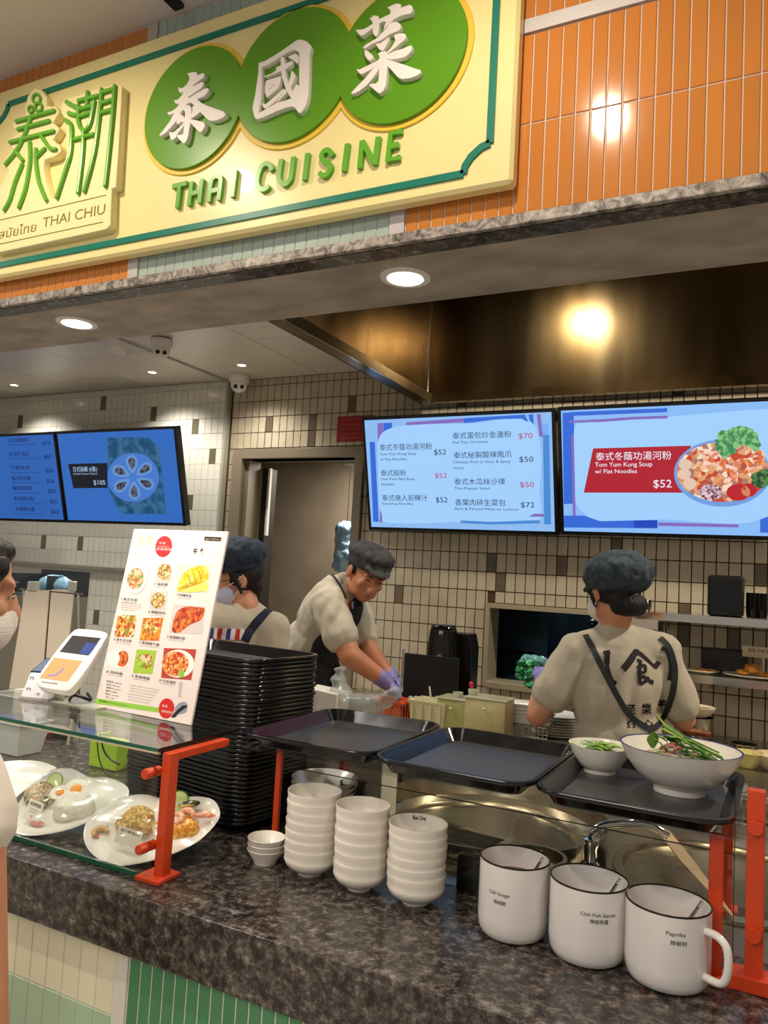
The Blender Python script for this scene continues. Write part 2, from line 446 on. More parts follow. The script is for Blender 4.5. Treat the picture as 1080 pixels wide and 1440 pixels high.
# mall ceiling
o = struct(MB().box(-7, 3, -2.5, YT, 2.81, 2.9).build('ceiling', mall_ceil))
p0 = at(256, 0, Z=2.81); p1 = at(270, 22, Z=2.81)
MB().box(-1.19, -1.165, -1.5, YT-.02, 2.80, 2.815).build('slot', black_p, o)
# fascia core, soffit
o = struct(MB().box(-7, 3, YT+.0016, 1.48, 2.215, 3.3).build('wall_fascia', grout_l))
FASCIA = o
s_ = MB().box(-7, 3, 1.25, 1.48, ZS, 2.214)
struct(s_.build('ceiling_soffit', concrete))
struct(MB().box(-7, 3, YT-.004, 1.25, ZS, 2.211).build('trim_1', granite)).name = 'trim_1'
lip = MB().box(-7, 3, YT-.016, YT-.0041, ZS+.001, 2.211).build('front_lip', granite_lit, D.objects['trim_1'], bevel=.002)
# kitchen ceiling with panels
HX0 = -1.56; HZ = 2.455; HY0 = 1.49; HY1 = 3.44
kc = MB()
kc.box(-7, HX0-.012, 1.48, 3.56, 2.668, 2.72); kc.box(HX0-.012, 3, 3.45, 3.56, 2.668, 2.72)
ko = struct(kc.build('ceiling_kitchen', mat('joint_shadow', rgb(60, 52, 44), .9)))
xs = [-7]+[-5.1, -4.55, -3.995, -3.43, -2.83, -2.21, HX0-.014]
ys = [1.481, 2.02, 2.63, 3.24, 3.50]
ys2 = [1.481, 2.26, 2.87, 3.50]
for i in range(len(xs)-1):
    yy = ys if i % 2 else ys2
    for j in range(len(yy)-1):
        MB().box(xs[i]+.002, xs[i+1]-.002, yy[j]+.002, yy[j+1]-.002, 2.66, 2.668).build('ceiling_panel', ceil_m, ko)
MB().box(-2.845, -2.826, 1.5, 3.49, 2.652, 2.6599).build('track', alu, ko)
MB().box(-2.838, -2.833, 1.5, 3.49, 2.6515, 2.652).build('track_slot', black_p, ko)
# side walls of the kitchen
struct(MB().box(-7.1, -7, 1.5, 5.2, 0, 3.3).build('wall_left', white_t))
struct(MB().box(3, 3.1, 1.5, 5.2, 0, 3.3).build('wall_right', cream_t))
# back wall with door and hatch openings
DX0, DX1, DZ = -2.715, -1.945, 2.20
WX0, WX1, WZ0, WZ1 = -1.21, -0.60, 1.105, 1.49
YW = 3.5
bw = MB()
bw.box(-7, DX0, YW+.006, YW+.1, 0, 3.3).box(DX0, DX1, YW+.006, YW+.1, DZ, 3.3)
bw.box(DX1, WX0, YW+.006, YW+.1, 0, 3.3).box(WX0, WX1, YW+.006, YW+.1, 0, WZ0).box(WX0, WX1, YW+.006, YW+.1, WZ1, 3.3).box(WX1, 3, YW+.006, YW+.1, 0, 3.3)
WB = struct(bw.build('wall_back', grout_d))
# left stretch of back wall: white glossy tiles
WLm = struct(MB().box(-7, -2.83, YW-.02, YW+.005, 0, 2.659).build('wall_back_left', mat('pale_grout', rgb(196, 192, 176), .7)))
MB().box(-2.83, -2.815, YW-.035, YW+.004, 0, 2.659).build('corner_trim', mat('trim_pale', rgb(170, 168, 150), .3), WLm)

def tile_mesh(w, h, t, bev=.0012):
    me = D.meshes.new('tile'); mb = MB().box(0, w, 0, t, 0, h)
    me.from_pydata([tuple(v) for v in mb.v], [], mb.f)
    bm = bmesh.new(); bm.from_mesh(me)
    es = [e for e in bm.edges if all(v.co.y < 1e-6 for v in e.verts)]
    bmesh.ops.bevel(bm, geom=es, offset=bev, segments=1, affect='EDGES'); bm.to_mesh(me); bm.free()
    return me
def with_mat(me, m): k = me.copy(); k.materials.append(m); return k
def field(parent, cells, y, w, h, gap, t, mats, pick, limit=300):
    """cells: list of (x, z, w?, kind); first `limit` single tiles, the rest joined"""
    base = {}
    P = wm(parent).inverted()
    rest = {}
    for i, (x, z, cw, chh, kd) in enumerate(cells):
        if i < limit:
            key = (round(cw, 4), round(chh, 4), kd)
            if key not in base: base[key] = with_mat(tile_mesh(cw-gap, chh-gap, t), mats[kd])
            o = D.objects.new('tile', base[key]); COL.objects.link(o); o.parent = parent
            o.location = P @ Vector((x+gap/2, y, z+gap/2))
        else:
            rest.setdefault(kd, MB()).box(x+gap/2, x+cw-gap/2, y, y+t, z+gap/2, z+chh-gap/2)
    for kd, mb in rest.items():
        o = mb.build('tiles', mats[kd], parent, recalc=False); o['kind'] = 'stuff'
TP, TR = .0478, .0895                       # tile pitch and row of the back wall
zr0 = 1.635 - 18*TR
# dark tiles from the photograph
dark_px = [(572/3+500, 740+168/3), (611/3+500, 740+257/3), (872/3+500, 740+182/3), (177/3+500, 740+312/3),
           (870, 766), (495, 558), (380, 589), (440, 588), (440, 607), (1070, 806), (646, 570), (947, 551), (960, 551), (968, 860), (968, 884), (1040, 905)]
dark = set()
def cell(px, py):
    P = at(px, py, Y=YW); return (math.floor((P.x+1.080)/TP), math.floor((P.z-zr0)/TR))
for q in dark_px: dark.add(cell(*q))
cells = []
for i in range(-38, 50):
    for j in range(0, 30):
        x = -1.080+i*TP; z = zr0+j*TR
        if x < -2.81: continue
        x1 = x+TP; z1 = z+TR
        if z1 > 2.66: z1 = 2.66
        if z1-z < .02: continue
        kd = 1 if (i, j) in dark else 0
        rects = [(x, z, x1, z1)]
        for hx0, hx1, hz0, hz1 in ((DX0-.046, DX1+.031, -1, DZ+.056), (WX0-.001, WX1+.001, WZ0-.001, WZ1+.001)):
            out = []
            for a, b0, c, d in rects:
                if c <= hx0 or a >= hx1 or d <= hz0 or b0 >= hz1: out.append((a, b0, c, d)); continue
                if a < hx0: out.append((a, b0, hx0, d))
                elif c > hx1: out.append((hx1, b0, c, d))
                elif b0 < hz0: out.append((a, b0, c, hz0))
                elif d > hz1: out.append((a, hz1, c, d))
            rects = out
        for a, b0, c, d in rects:
            if c-a > .009 and d-b0 > .009: cells.append((a, b0, c-a, d-b0, kd))
def score(c):
    x, z = c[0], c[1]
    vis = 0
    if x > .02: vis += 3
    if x > -1.83 and 1.82 < z < 2.30: vis += 2
    if z < 1.0: vis += 3
    if z > 2.45 and x > -1.5: vis += 2
    return (vis, abs(x)+abs(z-1.6)*.5)
cells.sort(key=score)
field(WB, cells, YW, TP, TR, .0045, .0058, {0: cream_t, 1: brown_t}, None)
dark = set()
dpx = [(28, 589), (143, 561), (212, 577), (279, 595), (301, 640), (269, 710), (57, 768), (115, 771), (132, 876), (57, 770)]
TPL = .0478
def cell2(px, py):
    P = at(px, py, Y=YW-.026); return (math.floor((-2.831-P.x)/TPL), math.floor((P.z-zr0)/TR))
for q in dpx: dark.add(cell2(*q))
cells = []
for i in range(0, 62):
    for j in range(6, 30):
        x = -2.831-(i+1)*TPL; z = zr0+j*TR; z1 = min(z+TR, 2.655)
        if z1-z < .01: continue
        cells.append((x, z, TPL, z1-z, 1 if (i, j) in dark else 0))
cells.sort(key=lambda c: ((2 if c[1] < 1.05 else 0)+(1 if (c[0] > -3.97 and 1.82 < c[1] < 2.28) else 0), -c[0]))
field(WLm, cells, YW-.0255, TPL, TR, .0016, .0054, {0: white_t, 1: mat('grey_olive_tile', rgb(106, 100, 78), .2)}, None)

# fascia tiles
OC = []
SX0, SX1, SZ0, SZ1 = -2.25, -0.397, 2.256, 2.742
TRIMX = [(-1.285, -1.254), (-0.639, -0.607)]
rows = [(2.2115, 2.3735), (2.3735, 2.536), (2.562, 2.724), (2.724, 2.808)]
k = 0
def fascia_cols(x0, x1, pitch, kd):
    n = max(1, round((x1-x0)/pitch)); p = (x1-x0)/n
    for i in range(n):
        x = x0+i*p
        for j, (a, b2) in enumerate(rows):
            hid = x+p < SX1-.03 and x > -2.2
            if hid and j in (1, 2): continue
            OC.append((x, a, p, b2-a, kd))
fascia_cols(-.607, .55, .0251, 0); fascia_cols(-1.254, -.639, .0257, 1); fascia_cols(-2.2, -1.285, .0251, 0)
OC.sort(key=lambda c: (0 if c[0] < .06 else 1, -c[0]))
field(FASCIA, OC, YT-.0005, 0, 0, .0022, .002, {0: orange, 1: bluegrey}, None)
t2 = MB()
for i, (a, b2) in enumerate(TRIMX):
    MB().box(a+.001, b2-.001, YT-.0035, YT+.0055, 2.2115, 2.808).build('upright_trim', alu, FASCIA)
MB().box(SX1-.03, .55, YT-.0045, YT+.0055, 2.5365, 2.5615).build('cross_trim', alu, FASCIA)

# downlights
def downlight(px, py, z, r, label, strength, group=None, sq=False):
    c = at(px, py, Z=z)
    t = thing('downlight', label, 'ceiling light', (c.x, c.y, z), group=group)
    MB().lathe([(r*.70, -.001), (r*.74, -.004), (r, -.003), (r*1.02, 0), (r*.70, 0)], n=36, closed=True).build('bezel', white_p, t, smooth=True, local=True)
    MB().lathe([(.0001, -.0008), (r*.68, -.0008), (r*.68, -.0002), (.0001, -.0002)], n=32).build('lens', emi('lamp_%g' % strength, (1, .88, .70, 1), strength), t, local=True)
    return t
downlight(570, 390, ZS, .050, 'round recessed downlight in the concrete soffit, above the right half of the counter', 25)
downlight(108, 454, ZS, .050, 'round recessed downlight in the concrete soffit at far left, above the plates', 25)
downlight(20, 541, 2.66, .030, 'small downlight in white kitchen ceiling, leftmost of three', 18)
downlight(214, 523, 2.66, .030, 'small downlight in white kitchen ceiling between the two cameras and the left screens', 18)
downlight(340, 513, 2.66, .030, 'small downlight in white ceiling just above the corner camera', 18)
# dome cameras
def dome(px, py, z, s, label, box=False):
    c = at(px, py, Z=z)
    t = thing('security_camera', label, 'camera', (c.x, c.y, z))
    MB().lathe([(.0001, -.001), (s*.95, -.001), (s, -s*.2), (s*.95, -s*.75), (.0001, -s*.75)], n=28).build('base', white_p, t, smooth=True, local=True)
    ball = MB().ell((0, 0, -s*1.0), (s*.80, s*.80, s*.75)).build('ball', white_p, t, smooth=True, local=True)
    d = (CAM - Vector((c.x, c.y, z-s))).normalized(); rr = Matrix(((R_.x, 0, 0), (R_.y, 0, 0), (R_.z, 0, 0)))
    side = d.cross(Vector((0, 0, 1))).normalized()
    for k in (-1, 1):
        MB().ell(Vector((0, 0, -s*1.15)) + d*s*.72 + side*k*s*.3, s*.2, n=12, k=8).build('lens', black_g, ball, smooth=True, local=True)
    return t
dome(228, 478, 2.651, .052, 'white twin-lens dome camera on the ceiling track')
dome(337, 527, 2.66, .058, 'white twin-lens dome camera in the corner beside the door')
# smoke detector
c = at(167, 490, Z=2.66)
t = thing('smoke_detector', 'flat white smoke detector on the kitchen ceiling', 'detector', c)
MB().lathe([(.0001, -.03), (.03, -.028), (.045, -.012), (.05, -.0005), (.0001, -.0005)], n=28).build('housing', white_p, t, smooth=True, local=True)
MB().box(-.012, .012, -.034, -.028, -.022, -.018).build('slot', black_p, t, local=True)

# ------------------------------------------------------------------ doorway
fm = mat('door_frame_paint', rgb(128, 116, 96), .45)
df = struct(MB().box(DX0-.045, DX0+.02, YW-.02, YW+.13, 0, DZ+.055).box(DX1-.02, DX1+.03, YW-.02, YW+.13, 0, DZ+.055).box(DX0+.02, DX1-.02, YW-.02, YW+.13, DZ, DZ+.055).build('door_1', fm, bevel=.002))
MB().box(DX0+.021, DX0+.045, YW+.02, YW+.13, 0, DZ-.002).build('door_stop', fm, df)
corr = mat('corridor_concrete', rgb(152, 138, 116), .6, noise=rgb(136, 122, 102), scale=5)
struct(MB().box(-4.2, -1.3, 4.75, 4.85, 0, 3.0).build('wall_corridor', corr))
struct(MB().box(-4.2, -1.3, YW+.1, 4.75, 2.5, 2.6).build('ceiling_corridor', dark_room))
struct(MB().box(-1.80, -1.75, YW+.1, 4.75, 0, 2.5).build('wall_corridor_right', corr))
struct(MB().box(-4.25, -4.2, YW+.1, 4.85, 0, 2.6).build('wall_corridor_left', corr))
# open dark door leaf edge and pale strip, pipes under the corridor ceiling
t = thing('door_leaf', 'dark open door leaf standing edge-on inside the doorway', 'door', (-2.66, 3.66, 0))
MB().box(-2.668, -2.63, 3.65, 3.74, 0.01, 2.17).build('leaf', mat('leaf_dark', rgb(30, 24, 20), .5), t)
MB().box(-2.629, -2.615, 3.65, 3.67, 1.78, 2.17).build('edge_strip', white_p, t)
t = thing('pipe_bundle', 'silver pipes and cables below the ceiling behind the doorway', 'pipes', (-2.3, 4.0, 2.3))
for k, (y, z, r, a, bb) in enumerate(((3.8, 2.29, .012, -2.9, -2.2), (3.9, 2.31, .016, -3.0, -2.2), (4.05, 2.33, .012, -3.0, -2.25), (4.1, 2.36, .02, -3.1, -2.25))):
    MB().tube([(a, y, z), ((a+bb)/2, y+.02, z-.02), (bb, y, z)], r, 8).build('pipe', chrome, t, smooth=True)
MB().box(-2.18, -1.86, 3.72, 3.9, 2.2, 2.28).build('junction_box', mat('jb', rgb(150, 160, 140), .5), t, bevel=.004)
P = at(486, 772, Y=4.2)
t = thing('wrapped_bundle', 'blue plastic-wrapped bundle hanging just inside the doorway, behind the leaning man', 'bundle', (P.x, P.y, P.z-.14))
bl = MB()
for k in range(5): bl.ell((P.x+random.uniform(-.01, .01), P.y+random.uniform(-.02, .02), P.z-.1+.055*k), (.075, .05, .055), n=12, k=8)
blob(bl, 'wrapping', mat('blue_wrap', rgb(90, 160, 205), .25, noise=rgb(190, 215, 230), scale=18, bump=.6, bscale=30), t, vox=.008, it=2, disp=.012, dscale=.03)
MB().tube([(P.x, P.y, P.z+.17), (P.x, P.y, 2.5)], .002, 5).build('cord', black_p, t)

# ------------------------------------------------------------------ hatch (pass-through window)
st_fr = mat('hatch_frame_steel', rgb(176, 162, 134), .4, metal=.4)
f = 0.022
hz = struct(MB().box(WX0, WX0+f, YW-.03, YW+.11, WZ0, WZ1).box(WX1-f, WX1, YW-.03, YW+.11, WZ0, WZ1).box(WX0+f, WX1-f, YW-.03, YW+.11, WZ1-f, WZ1).box(WX0+f, WX1-f, YW-.06, YW+.11, WZ0, WZ0+f*1.2).build('window_1', st_fr, bevel=.001))
rm = MB().box(WX0-.3, WX1+.3, 4.9, 4.95, .6, 2.0).box(WX0-.35, WX0-.3, YW+.1, 4.95, .6, 2.0).box(WX1+.3, WX1+.35, YW+.1, 4.95, .6, 2.0).box(WX0-.3, WX1+.3, YW+.1, 4.95, .55, .6).box(WX0-.3, WX1+.3, YW+.1, 4.95, 2.0, 2.05)
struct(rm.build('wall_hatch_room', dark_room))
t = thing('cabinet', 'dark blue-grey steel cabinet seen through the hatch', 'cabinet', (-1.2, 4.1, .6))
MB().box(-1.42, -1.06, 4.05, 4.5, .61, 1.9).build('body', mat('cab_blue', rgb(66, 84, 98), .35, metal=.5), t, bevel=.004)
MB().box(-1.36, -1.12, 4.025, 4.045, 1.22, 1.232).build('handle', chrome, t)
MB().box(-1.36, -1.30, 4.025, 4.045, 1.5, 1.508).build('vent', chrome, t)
t = thing('steel_table', 'pale blue lit steel table top just beyond the hatch sill', 'table', (-.9, 3.75, .6))
MB().box(-1.28, -.5, 3.62, 3.95, 1.09, 1.115).build('table_top', mat('blue_table', rgb(120, 160, 190), .25, metal=.3), t, bevel=.002)
for x in (-1.26, -.54):
    for y in (3.65, 3.91): MB().box(x, x+.03, y, y+.03, .601, 1.089).build('leg', steel, t)
t = thing('hanging_ladles', 'steel ladles hanging in the dark room behind the hatch', 'ladle', (-.66, 4.2, 1.45))
MB().tube([(-.95, 4.2, 1.56), (-.4, 4.2, 1.56)], .005, 6).build('rail', chrome, t)
for k in range(4):
    x = -.86+.1*k
    MB().tube([(x, 4.19, 1.555), (x, 4.19, 1.42)], .003, 6).ell((x, 4.19, 1.40), (.022, .022, .02), n=10, k=6).build('ladle', steel_p, t, smooth=True)

# ------------------------------------------------------------------ extractor hood
hood = thing('extractor_hood', 'large streaky brown-gold stainless steel extractor hood over the kitchen', 'extractor hood', (-.2, 2.9, HZ))
HZT = 3.12
MB().box(HX0, HX0+.012, HY0, HY1, HZ+.03, HZT).build('side_panel', steel_d, hood)
MB().box(HX0+.012, 2.4, HY1-.012, HY1, HZ+.03, HZT).build('rear_panel', steel_d, hood)
MB().box(2.4, 2.412, HY0, HY1, HZ+.03, HZT).build('side_panel', steel_d, hood)
MB().box(HX0+.012, 2.4, HY0, HY0+.012, HZ+.03, HZT).build('front_panel', steel_d, hood)
MB().box(HX0, 2.412, HY0, HY1, HZT, HZT+.012).build('top_panel', mat('hood_top', rgb(90, 74, 48), .4, metal=.8), hood)
# gutter channel round the lower rim
def chan(x0, x1, y0, y1):
    return MB().box(x0, x1, y0, y1, HZ, HZ+.006)
MB().box(HX0-.012, HX0-.004, HY0, HY1+.01, HZ-.012, HZ+.05).build('outer_lip', mat('lip_dark', rgb(60, 52, 42), .35, metal=.8), hood)
MB().box(HX0-.004, HX0+.05, HY0, HY1+.01, HZ-.012, HZ-.006).build('gutter', steel_d, hood)
MB().box(HX0+.05, HX0+.056, HY0, HY1-.05, HZ-.012, HZ+.03).build('inner_lip', steel_p, hood)
MB().box(HX0+.056, 2.4, HY1-.05, HY1-.044, HZ-.012, HZ+.03).box(HX0+.056, 2.4, HY1-.044, HY1-.012, HZ-.012, HZ-.006).build('rear_gutter', steel_d, hood)
MB().tube([(HX0+.013, HY1-.014, HZ+.03), (HX0+.013, HY1-.014, HZT)], .006, 6).build('seam', steel_p, hood)
for x in (-.93, .9):
    MB().box(x-.12, x+.12, 2.65, 2.85, 3.06, 3.118).build('lamp_box', steel_p, hood, bevel=.004)

# ------------------------------------------------------------------ front counter
YC = 1.18; ZC = .95
struct(MB().prism([(-7,YC,.836),(3,YC,.836),(3,1.60,.836),(-.985,1.60,.836),(-.985,2.05,.836),(-7,2.05,.836)], (0,0,ZC-.836)).build('countertop', granite, bevel=.003)).name = 'trim_2'
ct = D.objects['trim_2']; ct['kind'] = 'structure'
FW = struct(MB().box(-7, 3, YC+.0262, YC+.12, 0, .8355).build('wall_counter', mat('counter_grout', rgb(225, 222, 200), .8)))
gt = mat('green_tile', rgb(84, 146, 104), .2, vary=.07); lt = mat('mint_tile', rgb(178, 206, 178), .25, vary=.03); ivt = mat('ivory_tile', rgb(240, 236, 208), .3, vary=.02)
fc = []
for i in range(10):
    x = -1.155-.0475*(i+1)
    for j, zt in enumerate((.8355, .702, .539, .376)):
        h_ = .1335 if j == 0 else .163
        fc.append((x, zt-h_, .0475, h_, 0 if j == 0 else 1))
for i in range(50):
    x = -1.118+.0287*i
    for j, zt in enumerate((.8355, .6725, .5095, .3465)):
        fc.append((x, zt-.163, .0287, .163, 2))
field(FW, fc, YC+.0245, 0, 0, .0028, .0021, {0: ivt, 1: lt, 2: gt}, None)
MB().box(-1.153, -1.120, YC+.022, YC+.0265, 0, .8355).build('upright_trim', white_p, FW)
# ------------------------------------------------------------------ steel cooking station behind the counter
ZK = .93
station = thing('cooking_station', 'stainless steel noodle cooking station with two round wells, behind the bowls and mugs', 'cooker', (-.2, 2.0, 0))
W1 = (-.68, 2.02, .24); W2 = (-.09, 2.04, .235)
c = D.curves.new('w', 'CURVE'); c.dimensions = '2D'; c.fill_mode = 'BOTH'
def spl(pts):
    sp = c.splines.new('POLY'); sp.points.add(len(pts)-1); sp.use_cyclic_u = True
    for p, q in zip(sp.points, pts): p.co = (q[0], q[1], 0, 1)
spl([(-.98, 1.605), (1.4, 1.605), (1.4, 2.47), (-.98, 2.47)])
for (cx, cy, r) in (W1, W2): spl([(cx+r*math.cos(2*PI*k/64), cy+r*math.sin(2*PI*k/64)) for k in range(64)])
c.extrude = .004
o = D.objects.new('c', c); COL.objects.link(o); me = evaluated(o, 'worktop', None, None, False)
me.transform(Matrix.Translation((.2, -2.0, ZK-.004))); me.materials.append(steel)
link('worktop', me, None, station)
MB().box(-.98, 1.4, 1.607, 1.615, .05, ZK-.009).box(-.98, 1.4, 2.46, 2.468, .05, ZK-.009).box(-.98, -.972, 1.616, 2.459, .05, ZK-.009).box(1.392, 1.4, 1.616, 2.459, .05, ZK-.009).build('body', steel, station)
MB().box(-.98, 1.4, 2.455, 2.47, ZK, ZK+.03).build('upstand', steel_p, station, bevel=.002)
pot_in = mat('well_steel', rgb(160, 150, 126), .26, metal=1, rvar=.1, bscale=12)
for (cx, cy, r) in (W1, W2):
    w_ = MB().lathe([(r+.022, ZK+.001), (r+.022, ZK+.009), (r, ZK+.012), (r-.006, ZK+.004), (r-.03, ZK-.12), (r-.06, ZK-.30), (.001, ZK-.31)], (cx, cy, 0), 64).build('well', pot_in, station, smooth=True)
# raised guard ring round the first well
MB().lathe([(.300, ZK+.0005), (.318, ZK+.045), (.323, ZK+.045), (.306, ZK+.0005)], (-.69, 2.08, 0), 72, closed=True).build('splash_ring', pot_in, station, smooth=True)
# dividers of well 1
for a in (60, 180, 300):
    a = math.radians(a); p = Vector((math.cos(a), math.sin(a), 0)); q_ = Vector((-math.sin(a), math.cos(a), 0))
    m3 = Matrix((p, q_, Vector((0, 0, 1)))).transposed()
    MB().obox(Vector((W1[0], W1[1], ZK-.075))+p*.115, (.225, .004, .15), m3).build('divider', pot_in, station)
brown_soup = mat('dark_broth', rgb(58, 40, 20), .12)
tag(MB().lathe([(.0001, ZK-.12), (W2[2]-.034, ZK-.12), (W2[2]-.034, ZK-.125), (.0001, ZK-.125)], (W2[0], W2[1], 0), 48).build('broth', brown_soup), 'dark brown broth filling the right-hand round well', 'soup')
tag(MB().lathe([(.0001, ZK-.17), (W1[2]-.044, ZK-.17), (W1[2]-.044, ZK-.175), (.0001, ZK-.175)], (W1[0], W1[1], 0), 48).build('cooking_water', mat('cook_water', rgb(44, 38, 26), .12)), 'murky cooking water in the divided round well', 'water')
# gastronorm insert with flanged rim at the left front of well 1
P = at(655, 1175, Z=ZK+.03)
t = thing('steel_insert', 'dark rectangular steel pan with flanged rim, in front of the divided well', 'pan', (P.x, P.y-.02, ZK+.012))
t.rotation_euler.z = -.1; t.matrix_basis = Matrix.LocRotScale(t.location, t.rotation_euler, None)
MB().box(-.12, .09, -.065, .05, .0, .004).build('floor_plate', black_g, t, local=True)
MB().box(-.14, .11, -.085, -.065, .018, .022).box(-.14, .11, .05, .07, .018, .022).box(-.14, -.12, -.065, .05, .018, .022).box(.09, .11, -.065, .05, .018, .022).build('rim', steel_p, t, local=True, bevel=.001)
MB().box(-.12, .09, -.069, -.065, .0, .018).box(-.12, .09, .05, .054, .0, .018).box(-.124, -.12, -.065, .05, .0, .018).box(.09, .094, -.065, .05, .0, .018).build('side_wall', steel, t, local=True)
# round small pot in front
P = at(752, 1205, Z=ZK+.05)
t = thing('small_pot', 'small round steel pot behind the chili vinegar mug', 'pot', (P.x, P.y, ZK))
MB().lathe([(.0001, .001), (.062, .001), (.066, .05), (.072, .052), (.072, .055), (.063, .055), (.059, .005), (.0001, .005)], (0, 0, 0), 40).build('pot', pot_in, t, smooth=True, local=True)
MB().lathe([(.0001, .035), (.0615, .035), (.0615, .032), (.0001, .032)], (0, 0, 0), 40).build('sauce', brown_soup, t, local=True)
# faucet
P = at(830, 1222, Z=ZK)
fx, fy = P.x, P.y
t = thing('faucet', 'chrome swivel faucet arching over the steel cooking station', 'faucet', (fx, fy, ZK))
MB().lathe([(.024, .001), (.024, .012), (.016, .02), (.016, .05), (.019, .055), (.019, .07), (.0001, .075)], (fx, fy, ZK), 28).build('base', chrome, t, smooth=True)
pts = []
pr_ = [(829, 1206), (828, 1190), (832, 1172), (845, 1162), (870, 1158), (905, 1158), (922, 1164), (940, 1176)]
for i, (x_, y_) in enumerate(pr_):
    k_ = i/(len(pr_)-1); pts.append(at(x_, y_, Y=fy+.0+.02*k_))
MB().tube(smooth_line([tuple(p) for p in pts], 4), .0095, 12).build('spout', chrome, t, smooth=True)
MB().tube([pts[2]+Vector((0, .006, -.01)), pts[2]+Vector((.02, .02, -.045)), pts[2]+Vector((.02, .03, -.09))], [.008, .01, .012], 10).build('lever', black_p, t, smooth=True)
# strainer with wooden handle (pale blade at right in the well)
P0 = at(930, 1180, Z=ZK+.06); P1 = at(1032, 1292, Z=ZK+.018)
t = thing('wooden_paddle', 'pale flat wooden paddle lying across the right-hand well', 'paddle', P1)
MB().ribbon([P0+Vector((0, .03, .01)), P0*.6+P1*.4+Vector((0, .015, .005)), P1], [.03, .032, .004], (0, 0, .004), (0, 0, 1)).build('blade', mat('pale_wood', rgb(176, 148, 112), .5), t)

# ------------------------------------------------------------------ tray rack on the counter
ZR = 1.19
rack = thing('tray_rack', 'orange-red steel rack with glass shelf that carries the three trays', 'rack', (-.53, 1.7, ZC))
for px_ in (-.985, -.083):
    if px_ < -.5: px_ = at(391, 1110, Y=1.572).x
    for y in ((1.572, 1.88) if px_ < -.5 else (1.488, 1.86)):
        nm = 'post'
        z0 = ZC if y < 1.6 else (ZC if px_ < -.98 else ZK)
        hw_ = .0075 if px_ < -.5 else .0115
        MB().box(px_-hw_, px_+hw_, y-.005, y+.005, z0+.008, ZR-.002).build('post', red_p, rack, bevel=.0015)
        MB().box(px_-.022, px_+.022, y-.020, y+.020, z0+.0005, z0+.008).build('base_plate', red_p, rack, bevel=.0015)
g_ = MB().box(-1.07, -.045, 1.455, 1.90, ZR-.0015, ZR+.0045).build('glass_shelf', glass_m, rack)
ZPE = at(600, 1117, Y=1.562).z
MB().box(-.985, -.06, 1.560, 1.564, ZC+.001, ZPE).build('glass_pane', glass_m, rack)
MB().box(-.985, -.06, 1.5595, 1.5645, ZPE+.0002, ZPE+.0012).build('pane_edge', mat('pane_edge', rgb(40, 44, 38), .2), rack)

# ------------------------------------------------------------------ trays
def rrect(hx, hy, r, n=6):
    out = []
    for cx, cy, a0 in ((hx-r, hy-r, 0), (-hx+r, hy-r, 90), (-hx+r, -hy+r, 180), (hx-r, -hy+r, 270)):
        for k in range(n+1):
            a = math.radians(a0+90*k/n); out.append((cx+r*math.cos(a), cy+r*math.sin(a)))
    return out
def tray_mesh(hx, hy, h=.031, r=.045, slope=.020, n=6, lip=.012):
    loops = [(-slope, 0, .03), (-.0, h-.002, r), (lip*.4, h, r), (lip, h-.002, r), (lip, h-.008, r)]
    inner = [(lip-.003, h-.006), (0.002, h-.006), (-slope+.003, .003)]
    L_ = []
    def lp(off, z): return [(x, y, z) for x, y in rrect(hx-lip+off, hy-lip+off, max(.008, r+off), n)]
    seq = [(-slope, 0), (0, h-.004), (lip, h-.008), (lip+.0012, h-.004), (lip-.001, h), (.003, h), (-slope+.003, .003)]
    vs = []; fs = []
    for off, z in seq: L_.append(len(vs)); vs += lp(off, z)
    k = len(rrect(1, 1, .1, n))
    for a in range(len(seq)-1):
        for j in range(k): fs.append((L_[a]+j, L_[a]+(j+1) % k, L_[a+1]+(j+1) % k, L_[a+1]+j))
    fs.append(tuple(L_[0]+j for j in range(k-1, -1, -1)))
    floor_loop = [L_[-1]+j for j in range(k)]
    return vs, fs, lp(-slope+.002, .0034)
TH, TL_ = .170, .217
def make_tray(label, group=None, floor=True):
    t = thing('tray', label, 'tray', group=group)
    vs, fs, fl = tray_mesh(TH, TL_)
    mb = MB(); mb.add(vs, fs); mb.build('rim', black_tray, t, smooth=True, local=True, sharp=50)
    mb = MB(); mb.add(fl+[(x, y, .0005) for x, y, z in fl], [tuple(range(len(fl)))]+[(j, j+len(fl), (j+1) % len(fl)+len(fl), (j+1) % len(fl)) for j in range(len(fl))])
    mb.build('tray_floor', tray_floor, t, local=True)
    return t
def setloc(t, loc, rz=0):
    t.location = loc; t.rotation_euler = (0, 0, rz); t.matrix_basis = Matrix.LocRotScale(Vector(loc), t.rotation_euler, None)
t1 = make_tray('empty black plastic tray on the orange rack, leftmost of the three, beside the tray stack')
setloc(t1, (-.912, 1.662, ZR+.0055), .02)
t2 = copy_tree(t1); t2['label'] = 'empty wet black tray in the middle of the orange rack'; setloc(t2, (-.566, 1.645, ZR+.0055), -.01)
t3 = copy_tree(t1); t3['label'] = 'black tray on the right of the orange rack, holding the two bowls of greens'; setloc(t3, (-.222, 1.632, ZR+.0055), -.01)
